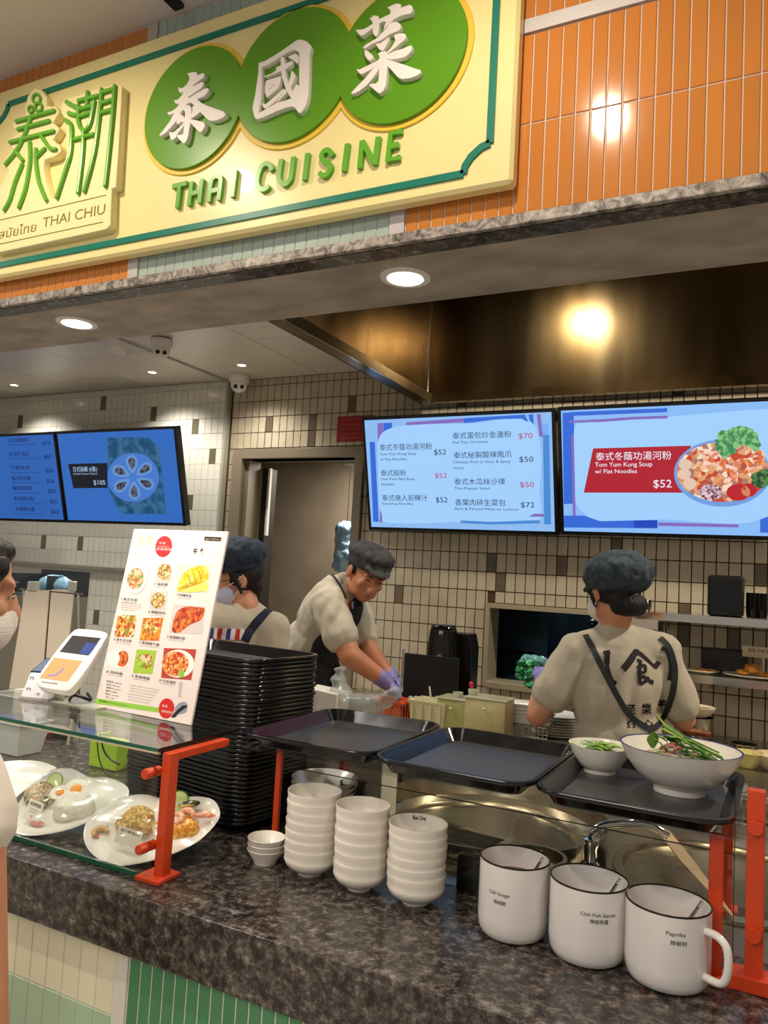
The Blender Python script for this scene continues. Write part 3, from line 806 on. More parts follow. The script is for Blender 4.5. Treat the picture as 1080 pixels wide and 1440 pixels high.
# tall stack, rotated a little, long side towards the counter front
A = -.15
ux = Vector((math.cos(A), math.sin(A), 0)); uy = Vector((-math.sin(A), math.cos(A), 0))
corner = Vector((-1.128, 1.548, ZC))
cen = corner - ux*TL_*1.07 + uy*TH*.82
NT = 37; dz = (1.372-ZC-.031)/(NT-1)
proto = None
me_floor = None
for i in range(NT):
    if proto is None:
        proto = make_tray('black plastic tray in the tall stack beside the menu board', 'trays in the tall stack'); o = proto
    else: o = copy_tree(proto)
    j = Vector((random.uniform(-.0025, .0025), random.uniform(-.0025, .0025), 0))
    if i < 21: j += -ux*.006 - uy*.004
    setloc(o, cen+j+Vector((0, 0, .0005+i*dz)), A+PI/2+random.uniform(-.004, .004)); o.scale = (.82, 1.07, 1)
    if i == NT-1: o['label'] = 'topmost black tray of the tall stack, its grey floor showing'; del o['group']

# ------------------------------------------------------------------ small sauce dishes and bowl stacks
ORD = ['bottom', 'second from bottom', 'third from bottom', 'fourth from bottom', 'fifth from bottom', 'sixth from bottom', 'seventh from bottom']
def dish_stack(base, r, h, n, step, label, cat, name, group, rim_m, prof_fn, top_label=None, tilt=0):
    first = None
    for i in range(n):
        if first is None:
            me_o = MB().lathe(prof_fn(r, h), (0, 0, 0), 40); o = me_o.build(name, rim_m, None, smooth=True, local=True, sharp=55); first = o
        else: o = first.copy(); COL.objects.link(o)
        tag(o, label % ORD[i] if '%s' in label else label, cat, group)
        o.location = Vector(base) + Vector((random.uniform(-.0008, .0008), random.uniform(-.0008, .0008), .0005+i*step)); o.rotation_euler.z = i*.7
        if i == n-1 and top_label: o['label'] = top_label; del o['group']
    return first, o
def bowl_prof(r, h):
    # foot, rounded belly, nearly upright wall
    return [(.0001, .004), (r*.36, .004), (r*.38, 0), (r*.44, 0), (r*.45, h*.13), (r*.72, h*.22), (r*.90, h*.38), (r*.98, h*.56), (r*.965, h*.60), (r*.975, h*.80), (r, h*.96), (r*.995, h), (r*.965, h*.985), (r*.945, h*.70), (r*.86, h*.42), (r*.6, h*.26), (r*.3, h*.17), (.0001, h*.16)]
def dish_prof(r, h):
    return [(.0001, .003), (r*.5, .003), (r*.52, 0), (r*.58, 0), (r*.62, h*.2), (r*.9, h*.72), (r, h*.97), (r*.985, h), (r*.93, h*.93), (r*.6, h*.3), (r*.3, h*.2), (.0001, h*.2)]
b0 = at(373, 1213, Z=ZC)
rr_ = 26.5/FPX*dep(b0)
dish_stack(b0, rr_, .032, 3, .0118, '%s of three small white sauce dishes, left of the bowl stacks', 'dish', 'sauce_dish', 'small white sauce dishes', melamine, dish_prof, 'topmost small white sauce dish of the low stack beside the orange post')
bs = [((436, 1228), (438, 1110), 38.5, 7, 'left'), ((505, 1249), (508, 1130), 39, 6, 'middle'), ((583, 1268), (587, 1156), 42, 6, 'right')]
inner_grey = mat('bowl_inner', rgb(168, 172, 174), .12)
for (bp, tp, hw, n, w_) in bs:
    B = at(*bp, Z=ZC); T = at(*tp, Y=B.y)
    r = hw/FPX*dep(B); H = .058
    step = (T.z-ZC-H)/(n-1)
    first, top = dish_stack(B, r, H, n, step, 'white rounded bowl, %%s in the %s bowl stack on the granite' % w_, 'bowl', 'bowl', 'white bowls in the %s stack' % w_, melamine, bowl_prof,
               'topmost white bowl of the %s stack, looking into its grey inside' % w_)
    if w_ == 'right':
        # printed lettering inside the top bowl
        cz = ZC+.0005+(n-1)*step+H*.80
        seg = text_mesh('But One', 0, .02, 'CENTER')
        me = seg.copy(); ang0 = math.atan2(B.y, B.x)
        for v in me.vertices:
            a = ang0-.02 - v.co.x*.0085/r; v.co = Vector((B.x+r*.935*math.cos(a), B.y+r*.935*math.sin(a), cz+v.co.y*.012-.001))
        me.materials.clear(); me.materials.append(ink)
        me.transform(Matrix.Translation(-top.location))
        lo = D.objects.new('lettering', me); COL.objects.link(lo); lo.parent = top; top.rotation_euler.z = 0

# ------------------------------------------------------------------ enamel mugs
rim_m = mat('dark_steel_rim', rgb(70, 64, 60), .25, metal=.9)
def mug(bpx, tpx, hw, label, l1, l2, txt_px, content=None, handle=0, spoon=None):
    B = at(*bpx, Z=ZC); T = at(*tpx, Y=B.y); r = hw/FPX*dep(B); H = T.z-ZC
    t = thing('enamel_mug', label, 'mug', (B.x, B.y, ZC))
    MB().lathe([(.0001, .0008), (r*.80, .0008), (r*.91, .006), (r*.975, .016), (r, .034), (r, H-.003), (r-.0025, H-.003), (r-.0025, .034), (r*.9, .014), (.0001, .006)], (0, 0, 0), 56).build('mug_body', enamel, t, smooth=True, local=True, sharp=60)
    pr = [(r+.0015*math.cos(a)-.001, H-.002+.0018*math.sin(a)) for a in [2*PI*k/8 for k in range(8)]]
    MB().lathe(pr, (0, 0, 0), 56, closed=True).build('rim', rim_m, t, smooth=True, local=True)
    ha = handle
    d = Vector((math.cos(ha), math.sin(ha), 0))
    hp = [d*(r-.002)+Vector((0, 0, H*.80)), d*(r+.02)+Vector((0, 0, H*.80)), d*(r+.036)+Vector((0, 0, H*.70)), d*(r+.038)+Vector((0, 0, H*.45)), d*(r+.028)+Vector((0, 0, H*.27)), d*(r-.002)+Vector((0, 0, H*.25))]
    hb = MB().tube(smooth_line([tuple(p) for p in hp], 5), .0065, 10); hb.build('handle', enamel, t, smooth=True, local=True)
    # lettering wrapped round the wall
    for s_, (tx, ty), hh, wpx in ((l1, txt_px[0], .0062, txt_px[2]), (l2, txt_px[1], .0060, txt_px[3])):
        # angle where the pixel ray meets the cylinder
        dd = ray(tx, ty); oo = CAM-B; a_ = dd.x**2+dd.y**2; b_ = 2*(oo.x*dd.x+oo.y*dd.y); c_ = oo.x**2+oo.y**2-r*r
        ds = b_*b_-4*a_*c_; tt = (-b_-math.sqrt(max(0, ds)))/(2*a_); hit = oo+dd*tt
        a0 = math.atan2(hit.y, hit.x); z0 = hit.z
        src = text_mesh(s_, 0, .0, 'LEFT'); me = src.copy(); xs_ = [v.co.x for v in me.vertices]; wx = max(xs_)-min(xs_)
        wid = wpx/FPX*dep(B)*1.05
        bm = bmesh.new(); bm.from_mesh(me); bmesh.ops.triangulate(bm, faces=bm.faces)
        bm.to_mesh(me); bm.free()
        for v in me.vertices:
            a = a0 + (v.co.x/wx*wid)/r; v.co = Vector(((r+.0006)*math.cos(a), (r+.0006)*math.sin(a), z0+v.co.y*hh/.72))
        me.materials.clear(); me.materials.append(ink); link('lettering', me, None, t)
    if content:
        o = MB().lathe([(.0001, H*content[1]), (r-.003, H*content[1]), (r-.003, H*content[1]-.004), (.0001, H*content[1]-.004)], (B.x, B.y, ZC), 40).build(content[0], content[2])
        tag(o, content[3], 'sauce')
    if spoon:
        s_ = thing('spoon', spoon, 'spoon', (B.x, B.y, ZC+.03))
        a = math.radians(20); e1 = Vector((math.cos(a), math.sin(a), 0))
        MB().tube([Vector((B.x, B.y, ZC+H*.35)), Vector((B.x, B.y, ZC+H+.002))+e1*r*.80], [.004, .003], 8).ell(Vector((B.x, B.y, ZC+H*.3)), (.014, .014, .006), n=12, k=6).build('spoon_body', chrome, s_, smooth=True)
    return t
mug((720, 1311), (721, 1203), 49, 'white enamel mug lettered Chili Vinegar, leftmost of the three mugs', 'Chili Vinegar', '辣椒醋', ((688, 1254), (694, 1269), 30, 17),
    ('chili_vinegar', .70, mat('red_sauce', rgb(84, 14, 8), .12, noise=rgb(110, 28, 12), scale=60), 'dark red chili vinegar inside the leftmost mug'), .9, 'thin steel spoon leaning in the chili vinegar mug')
mug((825, 1342), (825, 1232), 54, 'white enamel mug lettered Chili Fish Sauce, middle of the three mugs', 'Chili Fish Sauces', '辣椒魚露', ((816, 1286), (829, 1298), 46, 24),
    ('fish_sauce', .35, mat('fish_sauce', rgb(96, 84, 62), .1), 'thin brownish fish sauce deep inside the middle mug'), 1.0, 'steel spoon standing in the fish sauce mug')
mug((937, 1376), (938, 1264), 58, 'white enamel mug lettered Paprika with its handle at right, nearest of the three mugs', 'Paprika', '辣椒粉', ((936, 1314), (942, 1328), 24, 21),
    ('paprika', .30, mat('paprika', rgb(96, 40, 20), .9, noise=rgb(60, 20, 10), scale=200), 'dark paprika powder low inside the mug with the handle at right'), -.47, 'short steel spoon inside the paprika mug')
# flakes spilled on the counter
fl = MB()
for (x, y) in ((905, 1395), (908, 1399), (780, 1364), (805, 1362), (902, 1392)):
    P = at(x, y, Z=ZC+.001); fl.ell(P, (.003, .002, .001), n=8, k=4)
tag(fl.build('chili_flakes', mat('flake', rgb(120, 24, 16), .6)), 'few red chili flakes spilled on the granite in front of the mugs', 'flakes', kind='stuff')

# ------------------------------------------------------------------ bowls of greens on the right tray
leaf_m = mat('fresh_leaf', rgb(104, 150, 50), .4, noise=rgb(70, 116, 34), scale=60, vary=.25)
leaf_l = mat('pale_leaf', rgb(158, 188, 70), .4, noise=rgb(128, 168, 54), scale=50, vary=.2)
leaf_d = mat('dark_leaf', rgb(44, 82, 26), .4, vary=.3)
def leaf(a, b, w, m, parent, name='leaf', curl=.3):
    a, b = Vector(a), Vector(b); d = b-a; L_ = d.length; u = d.normalized(); s_ = u.cross(Vector((0, 0, 1)))
    s_ = s_.normalized() if s_.length > .01 else Vector((1, 0, 0)); nn = s_.cross(u)
    vs, fs = [], []
    K = 6
    for i in range(K+1):
        k = i/K; ww = w*math.sin(PI*min(.97, max(.06, k)))**.7
        c_ = a+u*L_*k+nn*math.sin(PI*k)*L_*curl*.3
        vs += [c_-s_*ww/2+nn*ww*curl*.3, c_, c_+s_*ww/2+nn*ww*curl*.3]
    for i in range(K):
        for j in (0, 1): fs.append((i*3+j, i*3+j+1, (i+1)*3+j+1, (i+1)*3+j))
    n0 = len(vs); vs += [v-nn*.0006 for v in vs]; fs += [tuple(reversed([q+n0 for q in f_])) for f_ in fs]
    rim = [i*3 for i in range(K+1)]+[i*3+2 for i in range(K, -1, -1)]
    fs += [(rim[i], rim[(i+1) % len(rim)], rim[(i+1) % len(rim)]+n0, rim[i]+n0) for i in range(len(rim))]
    return MB().add(vs, fs).build(name, m, parent, smooth=True)
def big_bowl(c, r, H, foot, name, label, stripe=None):
    t = thing(name, label, 'bowl', c)
    MB().lathe([(.0001, .003), (foot*.9, .003), (foot*.92, 0), (foot, 0), (foot*1.0, H*.14), (foot*1.25, H*.2), (r*.74, H*.42), (r*.9, H*.7), (r*.985, H*.97), (r, H), (r*.97, H*.995), (r*.88, H*.7), (r*.7, H*.42), (r*.4, H*.24), (.0001, H*.2)], (0, 0, 0), 64).build('bowl_body', porcelain, t, smooth=True, local=True, sharp=60)
    if stripe: MB().lathe([(r*1.002, H*1.0), (r*.999, H*1.006), (r*.966, H*1.003), (r*.966, H*.99), (r*.985, H*.995)], (0, 0, 0), 64, closed=True).build('rim_stripe', stripe, t, smooth=True, local=True)
    return t
ZT3 = ZR+.0055+.004
Bs = at(843, 1085, Z=ZT3); rs = 43.5/FPX*dep(Bs)
Ts = at(841, 1046, Y=Bs.y)
Hs = Ts.z-ZT3
big_bowl(Bs, rs, Hs, rs*.5, 'small_bowl', 'smaller white bowl of cut greens on the right tray')
Bb = at(955, 1113, Z=ZT3); rb = 82/FPX*dep(Bb); Tb = at(962, 1050, Y=Bb.y); Hb = Tb.z-ZT3
big_bowl(Bb, rb, Hb, rb*.42, 'noodle_bowl', 'large white bowl with blue rim line, herbs piled inside, on the right tray', mat('blue_line', rgb(48, 44, 110), .25))
# greens in the small bowl
t = thing('cut_greens', 'pale cut green stems and leaves heaped in the smaller bowl', 'vegetables', (Bs.x, Bs.y, ZT3+Hs*.5))
for i in range(46):
    a = random.uniform(0, 2*PI); rad = random.uniform(0, rs*.62)
    p = Vector((Bs.x+rad*math.cos(a), Bs.y+rad*math.sin(a), ZT3+Hs*.86+random.uniform(0, .008)))
    b_ = random.uniform(-.6, .6); d_ = Vector((math.cos(b_), math.sin(b_), random.uniform(-.1, .25)))*random.uniform(.02, .035)
    leaf(p-d_*.5, p+d_*.5, random.uniform(.007, .013), random.choice([leaf_l, leaf_m, leaf_l]), t)
q = at(806, 1050, Y=Bs.y); leaf(q+Vector((.012, 0, -.012)), q+Vector((-.004, 0, .008)), .022, leaf_l, t); leaf(q+Vector((.03, 0, -.014)), q+Vector((.005, .0, .004)), .018, leaf_l, t)
tag(MB().ell((Bs.x, Bs.y, ZT3+Hs*.55), (rs*.74, rs*.74, Hs*.30)).build('greens_heap', mat('green_bed', rgb(86, 120, 44), .6, noise=rgb(150, 180, 90), scale=80, bump=.5), t, smooth=True), None)
# contents of the noodle bowl
t = thing('herb_noodles', 'shrimp, squid and bean sprouts in the large blue-rimmed bowl', 'food', (Bb.x, Bb.y, ZT3+Hb*.5))
MB().ell((Bb.x+.0, Bb.y, ZT3+Hb*.60), (rb*.74, rb*.74, Hb*.28)).build('salad_bed', food('salad', [rgb(186, 190, 130), rgb(96, 130, 56), rgb(176, 116, 104), rgb(220, 214, 180), rgb(70, 104, 40)], 90), t, smooth=True)
for k in range(6):
    p = at(945+random.uniform(-12, 12), 1052+random.uniform(-5, 5), Y=Bb.y-.02+random.uniform(-.01, .01))
    MB().tube(smooth_line([tuple(p+Vector((.006*math.cos(a), random.uniform(-.004, .004), .005*math.sin(a)))) for a in (0, 1.2, 2.4, 3.4)], 3), [.0034]*9+[.002], 8).build('squid_ring', mat('squid', rgb(170, 110, 100), .35, vary=.15), t, smooth=True)
t2_ = thing('herb_bunch', 'long green herb stems and leaves lying across the large bowl, tips rising left', 'herbs', (Bb.x, Bb.y, ZT3+Hb))
def hp(x, y, dy=0): return at(x, y, Y=Bb.y+dy)
for k in range(12):
    dx, dy = random.uniform(-4, 4), random.uniform(-3, 3)
    a_ = hp(936+dx*2, 1022+dy, .01); b_ = hp(965+dx, 1040+dy, .0); c_ = hp(1006+dx*3, 1064+dy*2, -.015+.003*k)
    MB().tube(smooth_line([tuple(a_), tuple(b_), tuple(c_)], 4), .0016, 6).build('stem', leaf_l if k % 3 else leaf_m, t2_, smooth=True)
MB().tube(smooth_line([tuple(hp(923, 1004, .01)), tuple(hp(938, 1022, .01)), tuple(hp(965, 1043, 0)), tuple(hp(1000, 1062, -.01))], 4), [.0012]+[.0022]*11+[.002], 6).build('stem', leaf_l, t2_, smooth=True)
leaf(hp(918, 1052, -.015), hp(920, 1030, -.02), .024, leaf_m, t2_); leaf(hp(935, 1055, -.02), hp(918, 1038, -.03), .020, leaf_m, t2_)
for k in range(44):
    x_ = random.uniform(922, 1000); y_ = 1036+(x_-930)*.36+random.uniform(-4, 12)
    leaf(hp(x_, y_, random.uniform(-.03, .01)), hp(x_+random.uniform(12, 26), y_+random.uniform(4, 12), random.uniform(-.04, 0)), random.uniform(.008, .016), random.choice([leaf_m, leaf_d, leaf_m]), t2_)

# ------------------------------------------------------------------ right-hand guard post and pane
gp = thing('guard_frame', 'orange-red guard frame with glass pane at the right edge of the counter', 'glass guard', (.03, 1.49, ZC))
MB().box(-.0365, -.0085, 1.475, 1.497, ZC+.02, 1.272).build('post', red_p, gp, bevel=.0015)
MB().box(-.064, .60, 1.462, 1.51, ZC+.0005, ZC+.024).build('base_rail', red_p, gp, bevel=.0015)
MB().box(.55, .575, 1.475, 1.497, ZC+.0245, 1.272).build('post', red_p, gp, bevel=.0015)
for px_, py_ in ((1062, 1166), (1059, 1318)):
    c_ = at(px_, py_, Y=1.46)
    MB().lathe([(.0001, -.012), (.0115, -.012), (.0125, -.009), (.0125, -.001), (.0001, -.001)], (c_.x, 1.475, c_.z), 24, (0, 1, 0)).build('clamp_knob', red_p, gp, smooth=True)
    MB().lathe([(.0001, 0), (.0125, 0), (.0125, .009), (.0001, .009)], (c_.x, 1.498, c_.z), 24, (0, 1, 0)).build('clamp_disc', red_p, gp, smooth=True)
MB().box(-.055, .60, 1.509, 1.515, ZC+.0245, 1.262).build('glass_pane', glass_m, gp)
MB().box(-.0565, -.0552, 1.5088, 1.5152, ZC+.0245, 1.262).build('pane_edge', mat('pane_edge', rgb(40, 44, 38), .2), gp)
# ------------------------------------------------------------------ the big sign
YS = 1.175
cream_s = mat('sign_cream', rgb(238, 222, 158), .32, coat=.15)
cream_l = mat('sign_cream_light', rgb(240, 228, 172), .35)
teal = mat('sign_teal', rgb(10, 118, 100), .35)
green_s = mat('sign_green', rgb(92, 150, 26), .3)
green_l = mat('sign_letter_green', rgb(98, 168, 44), .3)
gold_s = mat('sign_yellow_edge', rgb(238, 200, 70), .35)
white_s = mat('sign_white', rgb(244, 236, 232), .35)
engr = mat('engraved_line', rgb(132, 118, 46), .6)
sign = thing('shop_sign', 'wide cream signboard with green discs, white characters and THAI CUISINE in green letters', 'sign', (-1.2, YS, SZ0))
MB().box(-2.2, SX1, YS+.0, YT-.0045, SZ0, SZ1).build('board', cream_s, sign, bevel=.006, segs=1)
def SP(px, py, y=YS): P = at(px, py, Y=y); return (P.x, P.z)
def zmap(reg, sc): return lambda pts, y: [SP(reg[0]+x/sc, reg[1]+yy/sc, y) for x, yy in pts]
# shape2d works in parent local coordinates: put the parent's offset in
def sshape(polys, y0, depth, name, m, holes=(), bevel=0.0):
    ox, oz = sign.location.x, sign.location.z
    f_ = lambda pl: [(x-ox, z-oz) for x, z in pl]
    return shape2d([f_(p) for p in polys], y0-sign.location.y, depth, name, m, sign, [f_(h) for h in holes], bevel)
# teal border strip with cut corners
ya = YS-.004
zb = SP(300, 313, YS)[1]
z_bot0 = at(330, 300, Y=YS).z; 
bt = at(200, 341, Y=YS).z; bt2 = at(640, 239, Y=YS).z
tp_ = at(440, 4, Y=YS).z; xr = at(693, 130, Y=YS).x
TB = (bt+bt2)/2; TT = tp_; w_ = .013
xl = -1.742
def bar(x0, x1, z0, z1, name='border_strip'): return MB().box(x0, x1, YS-.004, YS+.0005, z0, z1).build(name, teal, sign)
notch = .045
bar(xl+notch, xr-notch, TB-w_/2, TB+w_/2); bar(xl+notch, xr-notch, TT-w_/2, TT+w_/2)
bar(xr-w_/2, xr+w_/2, TB+notch, TT-notch); bar(xl-w_/2, xl+w_/2, TB+notch, TT-notch)
for sx, sz, cx, cz in ((1, -1, xr, TB), (1, 1, xr, TT), (-1, -1, xl, TB), (-1, 1, xl, TT)):
    pts = [(cx-sx*notch, YS-.004, cz), (cx-sx*notch*.95, YS-.004, cz-sz*notch*.30), (cx-sx*notch*.72, YS-.004, cz-sz*notch*.62), (cx-sx*notch*.35, YS-.004, cz-sz*notch*.9), (cx, YS-.004, cz-sz*notch)]
    MB().ribbon(pts, w_, (0, .0045, 0)).build('border_corner', teal, sign)
# green discs
def circ(px, py, dpy):
    c_ = at(px, py, Y=YS); r = (at(px, py-dpy, Y=YS).z-at(px, py+dpy, Y=YS).z)/2
    return c_.x, c_.z, r
ds = [circ(275, 155, 82), circ(414, 110, 90), circ(565, 80, 94)]
def disc_union(k, n=40):
    pts = []
    cs = [(x, z, r+k) for x, z, r in ds]
    def inside(x, z, skip): return any((x-cx)**2+(z-cz)**2 < (r-1e-6)**2 for i, (cx, cz, r) in enumerate(cs) if i != skip)
    # upper boundary left->right, then lower boundary right->left
    segs = []
    for i, (cx, cz, r) in enumerate(cs):
        for a in range(360):
            t_ = math.radians(a+.5); x, z = cx+r*math.cos(t_), cz+r*math.sin(t_)
            if not inside(x, z, i): segs.append((x, z, i, t_))
    up = sorted([s for s in segs if math.sin(s[3]) >= 0 or False], key=lambda s: s[0])
    lo = sorted([s for s in segs if math.sin(s[3]) < 0], key=lambda s: -s[0])
    return [(s[0], s[1]) for s in up+lo]
ycr = YS-.0005
o = sshape([disc_union(.010)], YS+.001, .005, 'disc_border', gold_s, bevel=.0015)
o = sshape([disc_union(0)], YS-.004, .007, 'green_discs', green_s, bevel=.001)
YD = YS-.011
# white characters traced from the photograph
YF = YD-.012
r4 = zmap((210, 80), 8.307); r5 = zmap((340, 40), 9.0); r6 = zmap((480, 0), 8.307)
tai = [(440,192),(500,172),(552,178),(562,212),(625,184),(642,200),(628,240),(505,330),(515,336),(600,292),(632,294),(625,330),(600,365),(448,470),(460,476),(570,410),(650,365),(685,362),(690,390),(660,435),(625,465),(555,488),(600,530),(680,570),(780,605),(860,632),(888,660),(875,690),(840,715),(780,740),(715,745),(680,730),(640,690),(590,640),(545,680),(478,725),(560,740),(630,758),(648,785),(640,820),(610,870),(585,878),(555,850),(475,770),(465,830),(455,900),(440,960),(410,1008),(385,1005),(320,930),(325,912),(375,905),(392,890),(405,795),(330,888),(310,940),(265,972),(245,960),(230,895),(232,872),(265,880),(290,870),(335,830),(400,768),(375,752),(330,785),(315,770),(318,735),(290,775),(240,830),(190,885),(130,920),(112,912),(160,850),(230,760),(290,650),(220,675),(203,645),(250,635),(310,595),(350,548),(300,540),(283,505),(330,495),(365,460),(405,408),(350,412),(335,385),(335,345),(360,368),(400,350),(440,310),(465,260),(460,220)]
tai_h = [[(358,655),(390,612),(412,640),(412,705),(385,680)], [(410,572),(450,538),(485,532),(522,565),(500,572),(500,640),(487,665),(488,600),(470,562),(440,562)]]
sshape([r4(tai, YF)], YD+.0005, .012, 'white_character', white_s, [r4(h, YF) for h in tai_h], bevel=.0006)
guo = [(210,432),(235,425),(290,408),(380,355),(500,280),(620,195),(690,145),(750,135),(820,160),(870,210),(875,240),(855,320),(850,500),(845,700),(835,850),(820,930),(790,1000),(745,1068),(715,1065),(690,1030),(670,1000),(630,985),(560,1000),(450,1040),(350,1085),(260,1125),(190,1145),(165,1135),(145,1080),(133,1010),(140,950),(165,840),(185,700),(205,560)]
guo_h = [(250,485),(300,468),(400,410),(500,345),(580,292),(660,265),(715,290),(722,350),(722,700),(715,855),(690,870),(612,885),(560,905),(440,935),(380,975),(300,1020),(205,1070),(240,900),(250,700)]
sshape([r5(guo, YF)], YD+.0005, .012, 'white_character', white_s, [r5(guo_h, YF)], bevel=.0006)
parts_g = [[(500,360),(535,360),(545,440),(545,520),(560,600),(590,700),(640,790),(690,700),(720,725),(716,880),(640,905),(600,850),(560,780),(530,690),(500,600),(500,540),(488,400)],
 [(425,462),(432,495),(470,470),(640,405),(625,455),(560,505),(430,560),(300,612),(270,592),(300,596),(380,565),(440,520),(432,505)],
 [(580,355),(640,325),(680,310),(712,340),(708,420),(690,440),(650,390),(600,372)],
 [(300,655),(350,640),(490,598),(480,680),(450,750),(360,830),(310,870),(285,800),(290,720)],
 [(245,940),(300,950),(380,880),(520,755),(540,780),(400,930),(310,1010),(270,1000)],
 [(620,520),(660,560),(670,600),(630,700),(560,800),(450,920),(435,910),(500,830),(570,720),(608,600)]]
for i, pl in enumerate(parts_g):
    hl = [r5([(335,760),(410,692),(402,718),(345,772)], YF)] if i == 3 else []
    sshape([r5(pl, YF)], YD+.0003*i, .0118+.0003*i*.0, 'white_stroke', white_s, hl, bevel=.0004)
parts_c = [[(165,345),(200,350),(270,338),(350,290),(450,222),(560,168),(690,95),(740,75),(800,55),(828,75),(832,120),(815,155),(700,182),(600,232),(560,262),(480,252),(360,332),(270,405),(235,418),(200,400)],
 [(325,215),(360,200),(375,178),(430,188),(442,230),(440,300),(430,400),(405,425),(380,410),(365,370),(370,300),(355,240)],
 [(533,90),(570,70),(640,40),(690,45),(695,75),(670,130),(600,240),(540,290),(490,350),(500,300),(560,190),(575,130),(560,100)],
 [(250,550),(300,510),(420,440),(520,330),(560,270),(640,250),(690,280),(695,320),(660,360),(560,400),(460,470),(360,510),(270,568)],
 [(400,510),(460,500),(555,430),(545,480),(510,560),(480,590),(440,575),(415,540)],
 [(615,405),(680,385),(740,390),(755,420),(735,460),(640,540),(540,628),(530,605),(590,540),(630,470),(618,430)],
 [(268,575),(310,595),(362,640),(370,670),(335,705),(300,690),(270,640)],
 [(420,622),(470,595),(520,595),(535,640),(540,720),(530,800),(525,900),(515,990),(490,1050),(450,1085),(420,1075),(325,995),(330,977),(400,970),(430,940),(440,800),(400,720),(440,680),(440,650)],
 [(535,630),(620,590),(720,560),(800,525),(822,532),(820,570),(790,620),(740,660),(650,680),(570,690),(535,680)],
 [(170,800),(210,805),(300,760),(420,700),(450,740),(370,790),(260,850),(225,862),(195,840)],
 [(105,1080),(180,1000),(260,920),(360,800),(440,740),(445,780),(380,880),(290,990),(200,1060),(130,1090)],
 [(535,685),(600,705),(720,745),(850,790),(915,810),(925,835),(890,870),(800,905),(700,915),(650,890),(590,820),(530,760)]]
for i, pl in enumerate(parts_c):
    sshape([r6(pl, YF)], YD+.0002*i, .0125, 'white_stroke', white_s, bevel=.0004)
# THAI CUISINE
YL = YS-.009
def L3(pts): return [at(x/2, y/2, Y=YL) for x, y in pts]
letters = [('T', [[(484,524),(524,514)], [(504,521),(497,584)]]), ('H', [[(538,510),(530,577)], [(567,503),(559,570)], [(534,545),(563,537)]]),
 ('A', [[(586,567),(592,515),(601,497),(613,495),(620,506),(613,562)], [(590,538),(616,531)]]), ('I', [[(661,478),(652,553)]]),
 ('C', [[(764,478),(757,462),(744,460),(731,474),(722,508),(727,527),(740,532),(755,523)]]), ('U', [[(790,447),(783,497),(790,513),(801,517),(812,508),(817,495),(824,440)]]), ('I', [[(864,430),(855,505)]]),
 ('S', [[(934,436),(924,422),(911,424),(903,437),(908,450),(922,458),(928,470),(921,487),(908,493),(897,485)]]), ('I', [[(976,403),(966,480)]]),
 ('N', [[(1018,394),(1010,472)], [(1018,396),(1050,456)], [(1063,384),(1053,462)]]), ('E', [[(1130,367),(1098,376),(1089,450),(1124,441)], [(1094,413),(1120,405)]])]
for ch, sts in letters:
    mb = MB()
    for j, s_ in enumerate(sts):
        p_ = L3(s_)
        if len(p_) > 3: p_ = [Vector(q_) for q_ in smooth_line([tuple(a_) for a_ in p_], 3)] if ch != 'E' else p_
        p_ = [Vector((a_.x, YL-.0002*j, a_.z)) for a_ in p_]
        mb.ribbon(p_, .0098, (0, YS-YL+.001, 0))
        if len(p_) > 2:
            for a_ in p_[1:-1]: mb.lathe([(.0001, 0), (.0048, 0), (.0048, YS-YL+.001), (.0001, YS-YL+.001)], (a_.x, a_.y+.0001, a_.z), 10, (0, 1, 0))
    mb.build('letter_'+ch.lower(), green_l, sign, bevel=0)
# logo plate
YP = YS-.021
r2 = zmap((0, 100), 5.145)
plate = [(-40,1320),(770,1145),(800,1110),(808,850),(840,840),(882,110),(850,88),(720,120),(640,140),(560,175),(465,200),(440,250),(440,300),(465,340),(455,400),(480,440),(480,600),(430,800),(390,920),(365,910),(330,800),(310,690),(320,640),(400,615),(440,575),(425,530),(375,495),(400,465),(425,420),(405,390),(372,372),(400,340),(425,290),(400,255),(335,250),(335,190),(300,135),(250,118),(200,180),(180,260),(185,310),(100,350),(90,400),(115,430),(125,450),(60,500),(60,540),(90,560),(20,660),(30,700),(60,720),(20,800),(-40,900)]
sshape([r2(plate, YP)], YS+.0005, .0215, 'logo_plate', cream_l, bevel=.002)
YG = YP-.004
r7 = zmap((0, 120), 8.0); r8 = zmap((80, 110), 8.0)
def stk(zf, pts, r, name='logo_stroke', sm=True):
    pp = [(x, YG, z) for x, z in zf(pts, YG)]
    if sm and len(pp) > 2: pp = smooth_line(pp, 4)
    mb = MB().tube(pp, r, 8)
    for e_ in (pp[0], pp[-1]): mb.ell(e_, r, n=8, k=6)
    return mb
lg = MB()
def logo(zf, pts, r=.0050, sm=True):
    stk(zf, pts, r, sm=sm).build('logo_stroke', green_l, sign, smooth=True)
for pts in ([(185,405),(605,285)], [(205,495),(550,400)], [(115,640),(600,515)], [(340,380),(275,560),(190,730),(65,885)], [(170,740),(255,840)], [(455,560),(560,705),(625,718)],
            [(250,890),(170,1090),(110,1290),(50,1400)], [(335,640),(338,850),(290,1150),(215,1370)], [(405,720),(405,870),(440,1090),(520,1290)], [(500,715),(415,800)]): logo(r7, pts)
for cx, cy, rx in ((408,150,42), (345,268,28), (432,245,38)):
    pts = [(cx+rx*math.cos(a), cy+rx*1.25*math.sin(a)) for a in [2*PI*k/10 for k in range(11)]]
    logo(r7, pts, .003)
